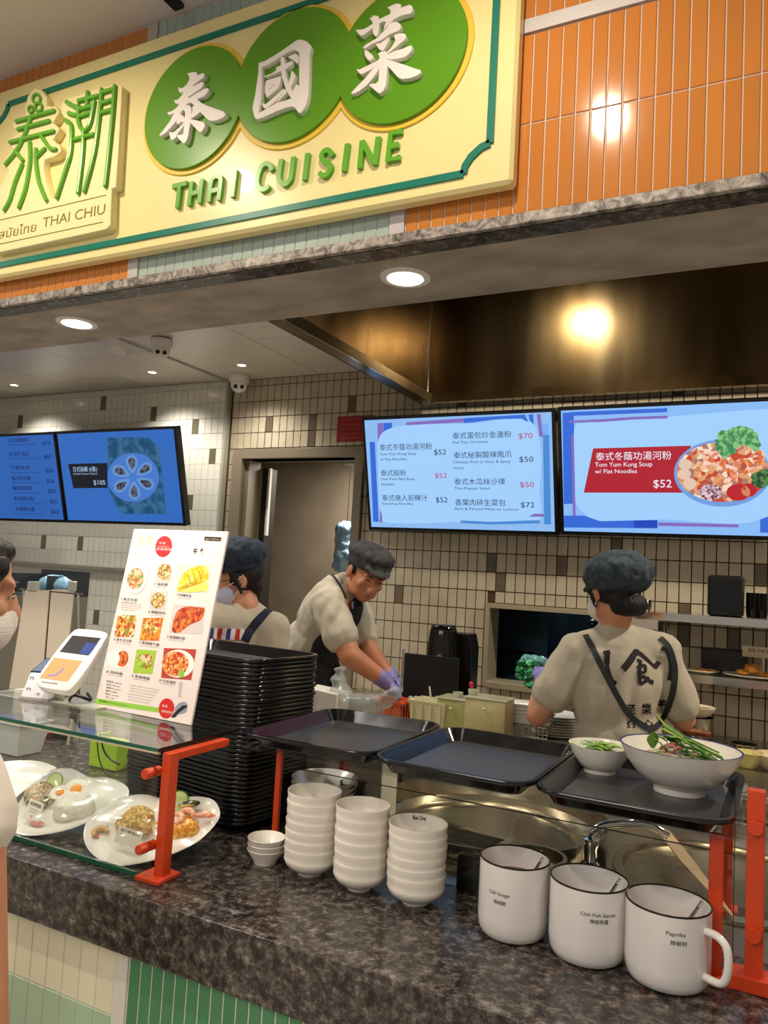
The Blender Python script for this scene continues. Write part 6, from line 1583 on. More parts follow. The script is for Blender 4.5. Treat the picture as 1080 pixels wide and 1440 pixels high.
# milky containers
c_ = at(655, 1005, Y=2.72); tp = at(655, 986, Y=2.72)
for k, (px_, w__, lb, m_, y_) in enumerate(((642, .12, 'milky plastic container with green contents, left one beside the ivory caddy', mat('milky_green', rgb(176, 178, 96), .3, noise=rgb(196, 190, 130), scale=12), 2.74), (688, .155, 'milky yellow plastic container with clear lid, right one beside the white trays', mat('milky_yellow', rgb(212, 200, 146), .3, noise=rgb(196, 176, 120), scale=10), 2.73))):
    c_ = at(px_, 1005, Y=y_); z1 = at(px_, 986, Y=y_-.06).z
    t = thing('food_container', lb, 'container', (c_.x, y_, ZP))
    body_ = MB().box(c_.x-w__/2, c_.x+w__/2, y_-.055, y_+.055, ZP+.0005, z1).build('body', m_, t, bevel=.008, smooth=True)
    MB().box(c_.x-w__/2-.004, c_.x+w__/2+.004, y_-.059, y_+.059, z1+.0002, z1+.006).build('lid', mat('lid_clear', rgb(210, 206, 170), .2, alpha=.8), t, bevel=.002)
    MB().ell((c_.x+.0, y_-.062, z1-.03), (.006, .004, .005), n=12, k=8).build('knob', white_p, body_, smooth=True)
# small dishes of chopped greens standing on the lids
for k, (px_, lb) in enumerate(((644, 'small clear cup of chopped green chili, left of the pair'), (665, 'small clear cup of chopped green chili, right of the pair'))):
    y_ = 2.735; z1 = at(642 if k == 0 else 688, 986, Y=2.68).z+.0065
    if k == 1: z1 = at(688, 986, Y=2.67).z+.0065
    c_ = at(px_, 980, Y=y_)
    t = thing('chili_cup', lb, 'cup', (c_.x, y_, z1))
    MB().lathe([(.0001, .0005), (.016, .0005), (.020, .018), (.019, .018), (.015, .002), (.0001, .002)], (c_.x, y_, z1), 24).build('cup', clr, t, smooth=True)
    MB().ell((c_.x, y_, z1+.010), (.0155, .0155, .007), n=16, k=8).build('chopped_chili', food('green_chili', [rgb(120, 150, 40), rgb(160, 190, 70), rgb(86, 120, 30)], 260), t, smooth=True)
q_ = at(660, 968, Y=2.77); tag(MB().tube([(q_.x+.005, 2.79, at(688, 986, Y=2.67).z+.0068), (q_.x, 2.79, q_.z+.012)], [.005, .009], 10).ell((q_.x, 2.79, q_.z+.014), .009, n=10, k=6).build('red_clip', mat('clip_pink', rgb(214, 50, 80), .3), smooth=True), 'small pink-red plastic clip beside the chili cups', 'clip')
# white rectangular dishes stacked
c_ = at(736, 995, Y=2.80)
first = None
for i in range(5):
    if not first: first = o = MB().box(-.085, .085, -.05, .05, 0, .004).box(-.095, .095, -.06, -.054, .012, .016).box(-.095, .095, .054, .06, .012, .016).prism([(-.085,-.05,.001),(-.095,-.06,.014),(-.095,.06,.014),(-.085,.05,.001)], (.003,0,.001)).prism([(.085,-.05,.001),(.095,-.06,.014),(.095,.06,.014),(.085,.05,.001)], (-.003,0,.001)).prism([(-.085,-.05,.001),(-.095,-.06,.014),(.095,-.06,.014),(.085,-.05,.001)], (0,.003,.001)).prism([(-.085,.05,.001),(-.095,.06,.014),(.095,.06,.014),(.085,.05,.001)], (0,-.003,.001)).build('oblong_dish', porcelain, None, local=True)
    else: o = first.copy(); COL.objects.link(o)
    o.location = (c_.x, 2.86, ZP+.062+i*.0135); o.rotation_euler.z = .1+.02*i; tag(o, 'white oblong dish, %s of the short pile on the wire basket' % ORD[i], 'dish', 'white oblong dishes')
t = thing('wire_basket', 'grey wire basket under the pile of white oblong dishes', 'basket', (c_.x, 2.86, ZP))
wb = MB().box(c_.x-.09, c_.x+.09, 2.80, 2.92, ZP+.056, ZP+.0605)
for k in range(13):
    x = c_.x-.09+.015*k; wb.box(x-.001, x+.001, 2.800, 2.802, ZP+.0005, ZP+.0558)
for k in range(4): wb.box(c_.x-.09, c_.x+.09, 2.7985, 2.7998, ZP+.006+.013*k, ZP+.008+.013*k)
wb.build('wire_mesh', chrome, t)['kind'] = 'stuff'
# pile of thin plates
c_ = at(783, 1030, Y=3.02); zt_ = at(783, 1003, Y=3.0).z
N_ = max(6, round((zt_-ZP)/.0105)); st_ = (zt_-ZP-.003)/N_
first = None
for i in range(N_):
    if not first: first = o = MB().lathe([(.0001, .002), (.05, .002), (.055, 0), (.062, 0), (.094, st_*.6), (.0945, st_*.6+.0028), (.092, st_*.6+.0028), (.06, .003), (.0001, .003)], (0, 0, 0), 36).build('side_plate', porcelain, None, smooth=True, local=True)
    else: o = first.copy(); COL.objects.link(o)
    tag(o, 'white plate in the pile behind the woman\'s bent elbow', 'plate', 'plates in the pile by the woman'); o.location = (c_.x, 3.02, ZP+.0005+i*st_)
# white paper cups left of the plastic bag, bag, orange basket (on prep table's left)
c_ = at(455, 1000, Y=2.55)
t = thing('side_table', 'steel side table under the plastic bag and white box', 'table', (-1.4, 2.5, 0))
MB().box(-1.62, -1.20, 2.48, 2.65, ZP-.03, ZP).build('table_top', steel, t, bevel=.002)
for x in (-1.61, -1.24):
    for y in (2.49, 2.61): MB().box(x, x+.03, y, y+.03, .001, ZP-.0305).build('leg', steel, t)
a_ = at(438, 968, Y=2.48); b_ = at(470, 1005, Y=2.48)
tag(MB().prism([(a_.x-.04, 2.49, ZP+.0005), (b_.x-.004, 2.49, ZP+.0005), (b_.x, 2.49, a_.z-.01), (a_.x-.04, 2.49, a_.z)], (0, .10, 0)).build('white_box', mat('box_white', rgb(232, 224, 212), .4), bevel=.004), 'white box between the tall tray stack and the plastic bag', 'box')
bagm = mat('bag_film', rgb(186, 192, 188), .18, alpha=.42, coat=.6, bump=.6, bscale=22)
t = thing('plastic_bag', 'crumpled translucent plastic bag under the leaning man\'s arms', 'bag', at(500, 985, Y=2.5))
bg_ = MB()
for (x, y, r_) in ((478, 940, .016), (476, 955, .026), (480, 972, .04), (488, 988, .055), (505, 990, .06), (522, 990, .055), (538, 986, .045), (550, 978, .034), (558, 970, .022)):
    q_ = at(x, y, Y=2.55); bg_.ell((q_.x, 2.55, max(q_.z, ZP+r_*.75)), (r_*1.0, .05, r_*.7))
blob(bg_, 'bag', bagm, t, vox=.008, it=8, disp=.010, dscale=.09)
a_ = at(508, 978, Y=2.60); b_ = at(560, 992, Y=2.60)
t = thing('orange_basket', 'orange plastic basket by the man\'s gloved hands', 'basket', (a_.x, 2.65, ZP))
op = mat('basket_orange', rgb(236, 100, 30), .35)
z1 = a_.z-.015
MB().box(a_.x+.02, b_.x-.02, 2.662, 2.668, z1-.012, z1).box(a_.x+.02, b_.x-.02, 2.77, 2.776, z1-.012, z1).box(a_.x+.02, a_.x+.026, 2.668, 2.77, z1-.012, z1).box(b_.x-.026, b_.x-.02, 2.668, 2.77, z1-.012, z1).build('rim', op, t)
gb = MB()
for k in range(10):
    x = a_.x+.024+(b_.x-a_.x-.05)*k/9; gb.box(x-.0015, x+.0015, 2.664, 2.667, ZP+.006, z1-.0122).box(x-.0015, x+.0015, 2.771, 2.774, ZP+.006, z1-.0122)
gb.build('slats', op, t)['kind'] = 'stuff'
MB().box(a_.x+.02, b_.x-.02, 2.662, 2.776, ZP+.0005, ZP+.0058).build('basket_floor', op, t)

# ------------------------------------------------------------------ wall shelves at right and what stands on them
def shelf(zt, x0, x1, y0, label):
    t = thing('wall_shelf', label, 'shelf', ((x0+x1)/2, 3.35, zt-.03))
    MB().box(x0, x1, y0, YW-.001, zt-.004, zt).build('shelf_plate', steel_p, t)
    MB().box(x0, x1, y0-.002, y0, zt-.030, zt).build('front_lip', steel_p, t)
    for x in (x0+.1, (x0+x1)/2, x1-.1): MB().prism([(x, y0+.02, zt-.0045), (x, YW-.002, zt-.0045), (x, YW-.002, zt-.08)], (.004, 0, 0)).build('bracket', steel, t)
    return t
ZU = at(980, 865, Y=3.2).z; ZLo = at(1020, 953, Y=3.2).z
shelf(ZU, -.50, .9, 3.2, 'upper stainless wall shelf right of the woman, carrying black boxes')
shelf(ZLo, -.33, .9, 3.2, 'lower stainless wall shelf right of the woman, carrying plates of fried food')
a_ = at(995, 808, Y=3.26); b_ = at(1050, 866, Y=3.26)
t = thing('black_case', 'upright black rounded case on the upper wall shelf', 'case', ((a_.x+b_.x)/2, 3.3, ZU))
MB().box(a_.x, b_.x-.012, 3.26, 3.40, ZU+.0005, a_.z).build('body', black_p, t, bevel=.012, smooth=True)
MB().box(a_.x+.012, b_.x-.024, 3.2575, 3.2598, ZU+.015, a_.z-.015).build('front_plate', black_g, t, bevel=.001)
for k, (x, rows_) in enumerate(((1058, 3), (1071, 3))):
    c_ = at(x, 860, Y=3.30)
    first = None
    for i in range(7):
        if not first: first = o = MB().lathe([(.0001, 0), (.019, 0), (.024, .030), (.022, .030), (.018, .003), (.0001, .003)], (0, 0, 0), 24).build('black_cup', black_g, None, smooth=True, local=True)
        else: o = first.copy(); COL.objects.link(o)
        o.location = (c_.x, 3.30, ZU+.0008+i*.011); tag(o, 'glossy black cup, %s in the %s cup stack on the upper shelf' % (ORD[i], ('left', 'right')[k]), 'cup', 'black cups, %s stack' % ('left', 'right')[k])
c_ = at(906, 858, Y=3.30)
for i in range(4):
    o = MB().lathe([(.0001, 0), (.022, 0), (.030, .018), (.031, .018), (.023, -.0005), (.0001, -.0005)], (0, 0, 0), 24).build('steel_bowl', chrome, None, smooth=True, local=True)
    o.location = (c_.x, 3.30, ZU+.001+i*.009); tag(o, 'small steel bowl, %s of the stack right of the woman\'s cap' % ORD[i], 'bowl', 'small steel bowls on the upper shelf')
a_ = at(898, 870, Y=3.19); b_ = at(925, 888, Y=3.19)
t = thing('hanging_card', 'white card clipped under the upper shelf behind the woman\'s neck', 'card', (a_.x, 3.19, b_.z))
MB().box(a_.x-.08, b_.x, 3.190, 3.193, b_.z+.006, ZU-.0302).build('card', mat('card_white', rgb(190, 184, 170), .5), t)
MB().box(b_.x+.002, b_.x+.02, 3.188, 3.195, b_.z+.002, ZU-.034).build('black_clip', black_p, t, bevel=.002)
fried = mat('fried_batter', rgb(226, 160, 66), .5, noise=rgb(190, 112, 36), scale=40, bump=.6, bscale=90)
oval = mat('shelf_plate_white', rgb(214, 206, 186), .25)
for (px_, w__, lb, n_, seed) in ((985, 25, 'flat white plate with a little fried food on the lower shelf, nearest the woman', 3, 2), (1056, 38, 'white plate heaped with golden fried food on the lower shelf, at the right edge', 9, 5)):
    c_ = at(px_, 948, Y=3.29); r_ = w__/FPX*dep(c_)
    t = MB().lathe([(.0001, .001), (r_*.6, .001), (r_*.62, 0), (r_, .010), (r_*.99, .012), (r_*.6, .004), (.0001, .003)], (0, 0, 0), 40, sy=.8).build('serving_plate', oval, None, smooth=True, local=True)
    t.location = (c_.x, 3.29, ZLo+.0005); tag(t, lb, 'plate')
    rnd = random.Random(seed); mb = MB()
    for k in range(n_):
        a = rnd.uniform(0, 6.28); q_ = rnd.uniform(0, .55)*r_; hgt = (.010 if n_ < 5 else .012+.034*(1-q_/r_/.6)*rnd.uniform(.5, 1))
        m3 = Matrix.Rotation(rnd.uniform(0, 3), 3, 'Z') @ Matrix.Rotation(rnd.uniform(-.4, .4), 3, 'X')
        mb.ell((c_.x+q_*math.cos(a), 3.29+q_*math.sin(a)*.7, ZLo+hgt), (.026, .015, .010), m3, 14, 8)
    o = blob(mb, 'fried_food', fried, None, vox=.004, it=1, disp=.004, dscale=.014)[0]; tag(o, 'golden fried food on the %s' % ('plate nearest the woman' if n_ < 5 else 'heaped plate at the right edge of the lower shelf'), 'food')
a_ = at(986, 910, Y=3.40); b_ = at(1043, 940, Y=3.40)
tag(MB().box(a_.x, b_.x+.02, 3.40, 3.46, ZLo+.0005, a_.z).build('low_black_box', black_p, bevel=.006), 'low black box behind the plates on the lower shelf', 'box')
a_ = at(1044, 908, Y=3.36); b_ = at(1080, 926, Y=3.36)
t = thing('shelf_label', 'pale label card standing behind the fried food', 'card', (a_.x, 3.36, ZLo))
MB().box(a_.x, a_.x+.16, 3.360, 3.363, b_.z, a_.z).box(a_.x+.07, a_.x+.08, 3.3605, 3.3625, ZLo+.0005, b_.z).build('card', mat('card_tan', rgb(196, 180, 150), .5), t)
text('lettering', '香葉 炸物 拼盤', ink, t, .02, -.0006, b_.z-ZLo+.02, .011, .09)
# back counter, right side
c_ = at(980, 1000, Y=3.05)
t2b = thing('side_counter', 'steel counter at the right behind the big bowl', 'counter', (.2, 2.9, 0))
MB().box(-.26, 1.3, 2.86, 3.18, ZP-.03, ZP).build('counter_top', steel, t2b, bevel=.002)
MB().box(-.255, 1.3, 2.87, 3.17, .001, ZP-.0305).build('body', steel, t2b)
c_ = at(980, 1022, Y=3.12)
t = thing('stock_pot', 'steel pot with a wooden side handle, right of the woman', 'pot', (c_.x, 3.11, ZP))
z1 = at(980, 1008, Y=3.10).z
MB().lathe([(.0001, .0005), (.060, .0005), (.060, z1-ZP), (.057, z1-ZP), (.056, .004), (.0001, .004)], (c_.x, 3.11, ZP), 36).build('pot_body', steel_p, t, smooth=True)
a_ = at(960, 1028, Y=3.04); b_ = at(1000, 1030, Y=3.04)
MB().tube([(a_.x, 3.045, a_.z), (b_.x, 3.035, a_.z)], [.011, .012], 12).build('wooden_handle', mat('handle_wood', rgb(150, 84, 40), .4, noise=rgb(110, 56, 24), scale=30), t, smooth=True)
z2 = z1+.0005
o = MB().lathe([(.0001, 0), (.035, 0), (.058, .020), (.064, .036), (.062, .037), (.052, .022), (.0001, .008)], (0, 0, 0), 36).build('cream_bowl', mat('bowl_cream', rgb(226, 214, 180), .3), None, smooth=True, local=True); o.location = (c_.x, 3.11, z2); tag(o, 'cream bowl of dark red sauce standing on the steel pot', 'bowl')
o = MB().lathe([(.0001, .027), (.053, .027), (.053, .030), (.0001, .030)], (c_.x, 3.11, z2), 36).build('red_sauce', mat('deep_red', rgb(96, 22, 12), .15)); tag(o, 'dark red sauce filling the cream bowl beside the woman', 'sauce')
for (px_, py_, rpx, y_, nm, lb, m_) in ((1046, 1035, 18, 3.08, 'steel_tin', 'round steel tin on the right counter, behind the cream bowls', steel_p), (1052, 1070, 20, 2.93, 'yellow_bowl', 'small pale yellow bowl just right of the large blue-rimmed bowl', mat('bowl_yellow', rgb(214, 204, 130), .3)), (1092, 1058, 30, 2.95, 'tan_bowl', 'tan bowl cut by the right edge of the picture', mat('bowl_tan', rgb(206, 186, 150), .3))):
    c_ = at(px_, py_, Y=y_); r_ = rpx/FPX*dep(c_)
    if nm == 'steel_tin': pf = [(.0001, 0), (r_, 0), (r_, .05), (r_*1.04, .052), (r_*.95, .052), (r_*.94, .003), (.0001, .003)]
    else: pf = [(.0001, 0), (r_*.5, 0), (r_*.8, .02), (r_, .052), (r_*.96, .053), (r_*.76, .024), (r_*.4, .008), (.0001, .008)]
    o = MB().lathe(pf, (0, 0, 0), 32).build(nm, m_, None, smooth=True, local=True); o.location = (c_.x, y_, ZP+.0005); tag(o, lb, 'tin' if nm == 'steel_tin' else 'bowl')
# steel drawers front at right, raw meat on it
a_ = at(1000, 1108, Y=2.50)
t = thing('drawer_unit', 'stainless drawer unit at the right behind the glass pane', 'cabinet', (.2, 2.52, 0))
MB().box(-.13, .9, 2.50, 2.84, .001, 1.03).build('body', steel, t, bevel=.003)
for k, (za, zb2) in enumerate(((.955, 1.02), (.86, .945))): MB().box(-.115, .43, 2.488, 2.4995, za, zb2).build('drawer', steel_p if k == 0 else black_g, t, bevel=.002)
c_ = at(1052, 1146, Z=ZK+.03)
t = thing('meat_tray', 'small black tray behind the right glass pane with raw meat', 'tray', (c_.x, c_.y, ZK))
MB().box(c_.x-.04, c_.x+.16, c_.y-.05, c_.y+.05, ZK+.0125, ZK+.018).build('tray_body', black_p, t, bevel=.002)
MB().box(c_.x-.03, c_.x+.15, c_.y-.04, c_.y+.04, ZK+.001, ZK+.0124).build('tray_foot', black_p, t)
mb = MB(); rnd = random.Random(4)
for k in range(16): mb.ell((c_.x-.03+rnd.uniform(0, .16), c_.y+rnd.uniform(-.03, .03), ZK+.028+rnd.uniform(0, .012)), (.014, .010, .009), n=10, k=6)
o = blob(mb, 'raw_meat', mat('raw_meat', rgb(222, 150, 136), .3, noise=rgb(190, 90, 80), scale=60), None, vox=.004, it=1, disp=.003, dscale=.01)[0]; tag(o, 'pink raw meat slices in the black tray behind the orange guard post', 'meat')
# bag of greens on the hatch sill
q_ = at(745, 945, Y=3.40)
t = thing('bag_of_greens', 'clear bag of bright green herbs held before the hatch', 'bag', (q_.x, 3.38, WZ0+.03))
mb = MB(); rnd = random.Random(9)
gm = food('curly_greens', [rgb(20, 110, 60), rgb(60, 180, 110), rgb(10, 60, 34), rgb(120, 220, 160)], 90)
for k in range(22):
    c_ = at(745+rnd.uniform(-16, 14), 948+rnd.uniform(-16, 16), Y=3.30+rnd.uniform(-.02, .02)); mb.ell(c_, (.022, .018, .018), n=10, k=6)
blob(mb, 'greens', gm, t, vox=.006, it=1, disp=.014, dscale=.012)
c_ = at(748, 928, Y=3.30); blob(MB().ell(c_, (.05, .03, .022)).ell(c_+Vector((.04, 0, .0)), (.03, .03, .02)), 'bag_top', mat('bag_teal', rgb(110, 170, 170), .15, alpha=.8, coat=.5), t, vox=.006, it=1, disp=.01, dscale=.02)
# ------------------------------------------------------------------ people
def frame(fwd, up=Vector((0, 0, 1))):
    f = Vector(fwd).normalized(); x = f.cross(Vector(up)).normalized(); u = x.cross(f).normalized()
    return Matrix((x, f, u)).transposed()          # columns: right, forward, up
def head_prims(mb, c, m3, s=1.0, mouth=True):
    """c centre of skull; m3 frame. height 0.23 m"""
    def P(x, y, z): return Vector(c)+m3 @ (Vector((x, y, z))*s)
    mb.ell(P(0, -.012, .030), Vector((.074, .094, .088))*s, m3, 28, 18)         # cranium
    mb.ell(P(0, .026, -.028), Vector((.062, .066, .078))*s, m3, 28, 18)         # face
    mb.ell(P(0, .050, -.082), Vector((.034, .032, .026))*s, m3, 18, 12)         # chin
    for k in (-1, 1):
        mb.ell(P(k*.036, .018, -.066), Vector((.026, .050, .034))*s, m3, 16, 10)  # jaw
        mb.ell(P(k*.038, .066, -.024), Vector((.022, .018, .018))*s, m3, 14, 10)  # cheek
        mb.ell(P(k*.028, .079, .022), Vector((.026, .012, .010))*s, m3, 14, 8)    # brow
        mb.ell(P(k*.075, -.008, -.012), Vector((.009, .020, .032))*s, m3 @ Matrix.Rotation(.15*k, 3, 'Z'), 14, 10)  # ear
        mb.ell(P(k*.011, .098, -.038), Vector((.009, .010, .008))*s, m3, 10, 8)   # nostril
        mb.ell(P(k*.030, .078, .004), Vector((.014, .010, .010))*s, m3, 12, 8)    # eyelid mass
    mb.cap_(P(0, .084, .012), P(0, .104, -.032), .0085*s, .0125*s)                # nose
    mb.ell(P(0, .092, -.058), Vector((.022, .010, .006))*s, m3, 14, 8)            # upper lip
    mb.ell(P(0, .090, -.066), Vector((.019, .010, .006))*s, m3, 14, 8)            # lower lip
    return P
def face_details(par, P, m3, s=1.0, lips=True, closed=.0, brows=True):
    ew = mat('eye_white', rgb(222, 214, 206), .2); er = mat('iris', rgb(26, 16, 12), .1)
    for k in (-1, 1):
        if closed < .5:
            eye_ = MB().ell(P(k*.030, .0855, .001), Vector((.0115, .005, .0045))*s, m3, 14, 8).build('eye', ew, par, smooth=True)
            MB().ell(P(k*.030, .0895, -.0005), Vector((.0042, .0022, .0040))*s, m3, 12, 8).build('iris', er, eye_, smooth=True)
        MB().tube([P(k*.018, .089, .0035), P(k*.030, .0915, .0062), P(k*.042, .0850, .0030)], [.0012*s, .0018*s, .0012*s], 6).build('eyelash_line', hair_m, par, smooth=True)
        if brows: MB().tube([P(k*.014, .0915, .021), P(k*.030, .0915, .026), P(k*.046, .080, .021)], [.0022*s, .003*s, .0014*s], 6).build('eyebrow', hair_m, par, smooth=True)
    if lips:
        MB().tube([P(-.022, .0905, -.0615), P(-.008, .1005, -.0595), P(.008, .1005, -.0595), P(.022, .0905, -.0615)], [.0018*s, .0036*s, .0036*s, .0018*s], 8).build('lips', mat('lips', rgb(150, 82, 66), .4), par, smooth=True)
def hand_prims(mb, wrist, m3, side, curl=.5, s=1.0, spread=.12, r_add=0.0):
    """m3: x across the palm towards the thumb*side, y along the fingers, z out of the back of the hand"""
    def P(x, y, z): return Vector(wrist)+m3 @ (Vector((x*side, y, z))*s)
    mb.ell(P(0, .045, 0), (Vector((.040, .050, .015))+Vector((r_add,)*3))*s, m3, 18, 12)
    mb.ell(P(0, .012, 0), (Vector((.028, .026, .017))+Vector((r_add,)*3))*s, m3, 16, 10)
    for x, L_, r in ((.030, .070, .0088), (.010, .078, .0090), (-.011, .072, .0086), (-.030, .057, .0076)):
        a = P(x, .080, 0); ang = 0; q = (x, .080, 0); pts = [q]
        for seg, k in ((.42, .7), (.32, 1.0), (.26, .8)):
            ang += curl*k; q = (q[0]+x*spread*seg, q[1]+math.cos(ang)*L_*seg, q[2]-math.sin(ang)*L_*seg); pts.append(q)
        for i in range(3): mb.cap_(P(*pts[i]), P(*pts[i+1]), (r+r_add)*s*(1-.08*i), (r+r_add)*s*(.94-.08*i), 10)
    pts = [(.026, .018, -.004), (.050, .040, -.014), (.058, .066, -.022), (.056, .086, -.030)]
    for i in range(3): mb.cap_(P(*pts[i]), P(*pts[i+1]), (.012-.0012*i+r_add)*s, (.0108-.0012*i+r_add)*s, 10)
def cast(bvh, px, py, off=.002):
    d = ray(px, py).normalized(); h = bvh.ray_cast(CAM, d)
    if h[0] is None:
        return None
    n = h[1] if h[1].dot(d) < 0 else -h[1]
    return h[0]+n*off, n
def drape(bvh, pts, w, name, m, parent, th=.0012, steps=None, off=.0015):
    """band lying on a body surface, following photographed points"""
    k = 8; pp = smooth_line(pts, k); hits = []
    for i, (x, y) in enumerate(pp):
        h = cast(bvh, x, y, off)
        if h: hits.append((h[0], h[1], (w if not isinstance(w, (list, tuple)) else w[min(len(w)-1, int(i/len(pp)*len(w)))])))
    if len(hits) < 2: return None
    mb = MB(); vs = []; fs = []
    for i, (p, n, ww) in enumerate(hits):
        t_ = (hits[min(i+1, len(hits)-1)][0]-hits[max(i-1, 0)][0]).normalized(); s_ = t_.cross(n).normalized()*ww/2
        vs += [p-s_, p+s_, p+s_+n*th, p-s_+n*th]
    for i in range(len(hits)-1):
        a, b_ = i*4, (i+1)*4
        fs += [(a, a+1, b_+1, b_), (a+1, a+2, b_+2, b_+1), (a+2, a+3, b_+3, b_+2), (a+3, a, b_, b_+3)]
    fs += [(0, 3, 2, 1), tuple(len(vs)-4+j for j in (0, 1, 2, 3))]
    return mb.add(vs, fs).build(name, m, parent, smooth=True, sharp=50)
def loft_cap(parent, c, m3, s, m, name='cap', puff=(.108, .125, .060), dz=.052, brim=True, back=.0, tilt=0.0):
    mm = m3 @ Matrix.Rotation(tilt, 3, 'X')
    def P(x, y, z): return Vector(c)+mm @ (Vector((x, y, z))*s)
    mb = MB()
    mb.ell(P(0, -.016-back, dz+.030), Vector(puff)*s, mm, 30, 18)
    mb.ell(P(0, -.010, dz+.004), Vector((.088, .106, .036))*s, mm, 30, 16)
    if brim: mb.ell(P(0, .088, dz-.006), Vector((.058, .046, .008))*s, mm @ Matrix.Rotation(-.28, 3, 'X'), 24, 10)
    o, bv = blob(mb, name, m, parent, vox=.005, it=2, disp=.011, dscale=.034)
    # band with stitched seam
    mb = MB(); n = 40
    prof = []
    vs, fs = [], []
    for j in range(n):
        a = 2*PI*j/n
        for r_, z_ in ((.0885, dz-.020), (.0905, dz-.018), (.0905, dz+.002), (.0885, dz+.002)):
            vs.append(P(r_*math.cos(a), -.010+r_*1.19*math.sin(a), z_))
    fs = [(j*4+k, j*4+(k+1) % 4, ((j+1) % n)*4+(k+1) % 4, ((j+1) % n)*4+k) for j in range(n) for k in range(4)]
    MB().add(vs, fs).build('cap_band', m, o, smooth=True, sharp=50)
    return P, bv
def legs(mb, pel, hw=.10, fwd=Vector((0, 1, 0)), z0=.03):
    side = fwd.cross(Vector((0, 0, 1))).normalized(); out = []
    for k in (-1, 1):
        h = pel+side*k*hw; kn = Vector((h.x, h.y, h.z*.54))+fwd*.02; an = Vector((h.x, h.y, .08)); out.append((h, kn, an))
        mb.cap_(h, kn, .085, .058); mb.cap_(kn, an, .056, .040); mb.ell(an+fwd*.05+Vector((0, 0, -.04)), (.045, .12, .036), frame(fwd))
    return out
trouser = mat('dark_trousers', rgb(30, 30, 34), .85)
shoe_m = mat('black_shoes', rgb(16, 16, 16), .4)

def finish(t, body, shirt, trousers=None): return

# ---------- woman at right, back turned
Wt = thing('person', 'woman in beige shirt and dark puffy cap, back turned, crossed dark apron straps', 'person', (-.47, 2.80, 0))
Yw = 2.80
hc = at(862, 832, Y=Yw); fw = Vector((-.62, .62, -.32)).normalized(); mh = frame(fw)
nb = at(864, 887, Y=Yw+.0)                  # neck base
shL = at(812, 915, Y=Yw-.06); shR = at(930, 914, Y=Yw+.06)
side = (shR-shL).normalized(); up = Vector((0, 0, 1))
elL = at(756, 1006, Y=Yw-.10); wrL = at(762, 955, Y=Yw+.20)
elR = at(962, 1012, Y=Yw+.12); wrR = elR+Vector((-.10, .13, .03))
pel = at(868, 1085, Y=Yw+.02); fwb = Vector((-side.y, side.x, 0)).normalized()
if fwb.y < 0: fwb = -fwb
bm3 = Matrix((side, fwb, up)).transposed()
mb = MB(); Pw = head_prims(mb, hc, mh, .98)
mb.cap_(hc+mh @ Vector((0, -.02, -.06)), nb, .050, .054)
mb.ell(nb+Vector((0, 0, -.07)), (.12, .065, .06), bm3)
mb.ell((nb+pel)/2, (.128, .085, .24), bm3); mb.ell(pel, (.145, .10, .12), bm3)
mb.cap_(nb+Vector((0, 0, -.05)), shL, .045, .048); mb.cap_(nb+Vector((0, 0, -.05)), shR, .045, .048)
mb.cap_(shL, elL, .050, .040); mb.cap_(elL, wrL, .040, .026)
mb.cap_(shR, elR, .050, .040); mb.cap_(elR, wrR, .040, .026)
hL = frame((Vector((-.05, .25, .10))).normalized(), Vector((0, 0, 1))); hand_prims(mb, wrL, hL, 1, .7)
hR = frame((Vector((-.5, .6, .1))).normalized()); hand_prims(mb, wrR, hR, -1, .6)
legs(mb, pel+Vector((0, 0, -.08)), .085, fwb)
blob(mb, 'body', skin_w, Wt, vox=.006, it=4)
mb = MB()
def torso(mb, nb, pel, shA, shB, bm3, w=.165, d=.115, extra=.0):
    mid = nb.lerp(pel, .38); mb.ell(mid, (w, d, (nb-pel).length*.46), bm3); mb.ell(nb.lerp(pel, .78), (w*.95, d*1.0, (nb-pel).length*.36), bm3)
    mb.cap_(nb+Vector((0, 0, -.045)), shA, .066, .064); mb.cap_(nb+Vector((0, 0, -.045)), shB, .066, .064); mb.ell(nb+Vector((0, 0, -.05)), (w*.72, d*.80, .060), bm3)
    mb.ell(nb+Vector((0, 0, -.085)), (w*1.02, d*.85, .075), bm3)
torso(mb, nb, pel, shL, shR, bm3, .158, .118)
mb.cap_(shL, shL.lerp(elL, .66), .064, .070); mb.cap_(shR, shR.lerp(elR, .80), .060, .064)
mb.cap_(nb+Vector((0, 0, -.025)), nb+Vector((0, 0, .002)), .062, .058)
shirtW, bvW = blob(mb, 'shirt', shirt_m, Wt, vox=.007, it=3, disp=.012, dscale=.10)
MB().lathe([(.060, 0), (.0635, .002), (.060, .016), (.057, .016)], nb+Vector((0, 0, .0)), 36, (hc-nb).normalized()*.6+Vector((0, 0, .4)), closed=True).build('collar', shirt_m, shirtW, smooth=True)
mb = MB(); legs(mb, pel+Vector((0, 0, -.08)), .085, fwb); mb.ell(pel+Vector((0, 0, -.05)), (.17, .125, .11), bm3)
mbt = MB()
sd_ = side
for k in (-1, 1):
    h = pel+Vector((0, 0, -.08))+sd_*k*.085; kn = Vector((h.x, h.y, h.z*.54)); mbt.cap_(h, kn, .096, .070); mbt.cap_(kn, Vector((h.x, h.y, .10)), .068, .055)
mbt.ell(pel+Vector((0, 0, -.06)), (.172, .125, .12), bm3)
blob(mbt, 'trousers', trouser, Wt, vox=.012, it=3)
for k in (-1, 1):
    h = pel+sd_*k*.085; blob(MB().ell((h.x+fwb.x*.05, h.y+fwb.y*.05, .045), (.052, .13, .045), frame(fwb)), 'shoe', shoe_m, Wt, vox=.01, it=2)
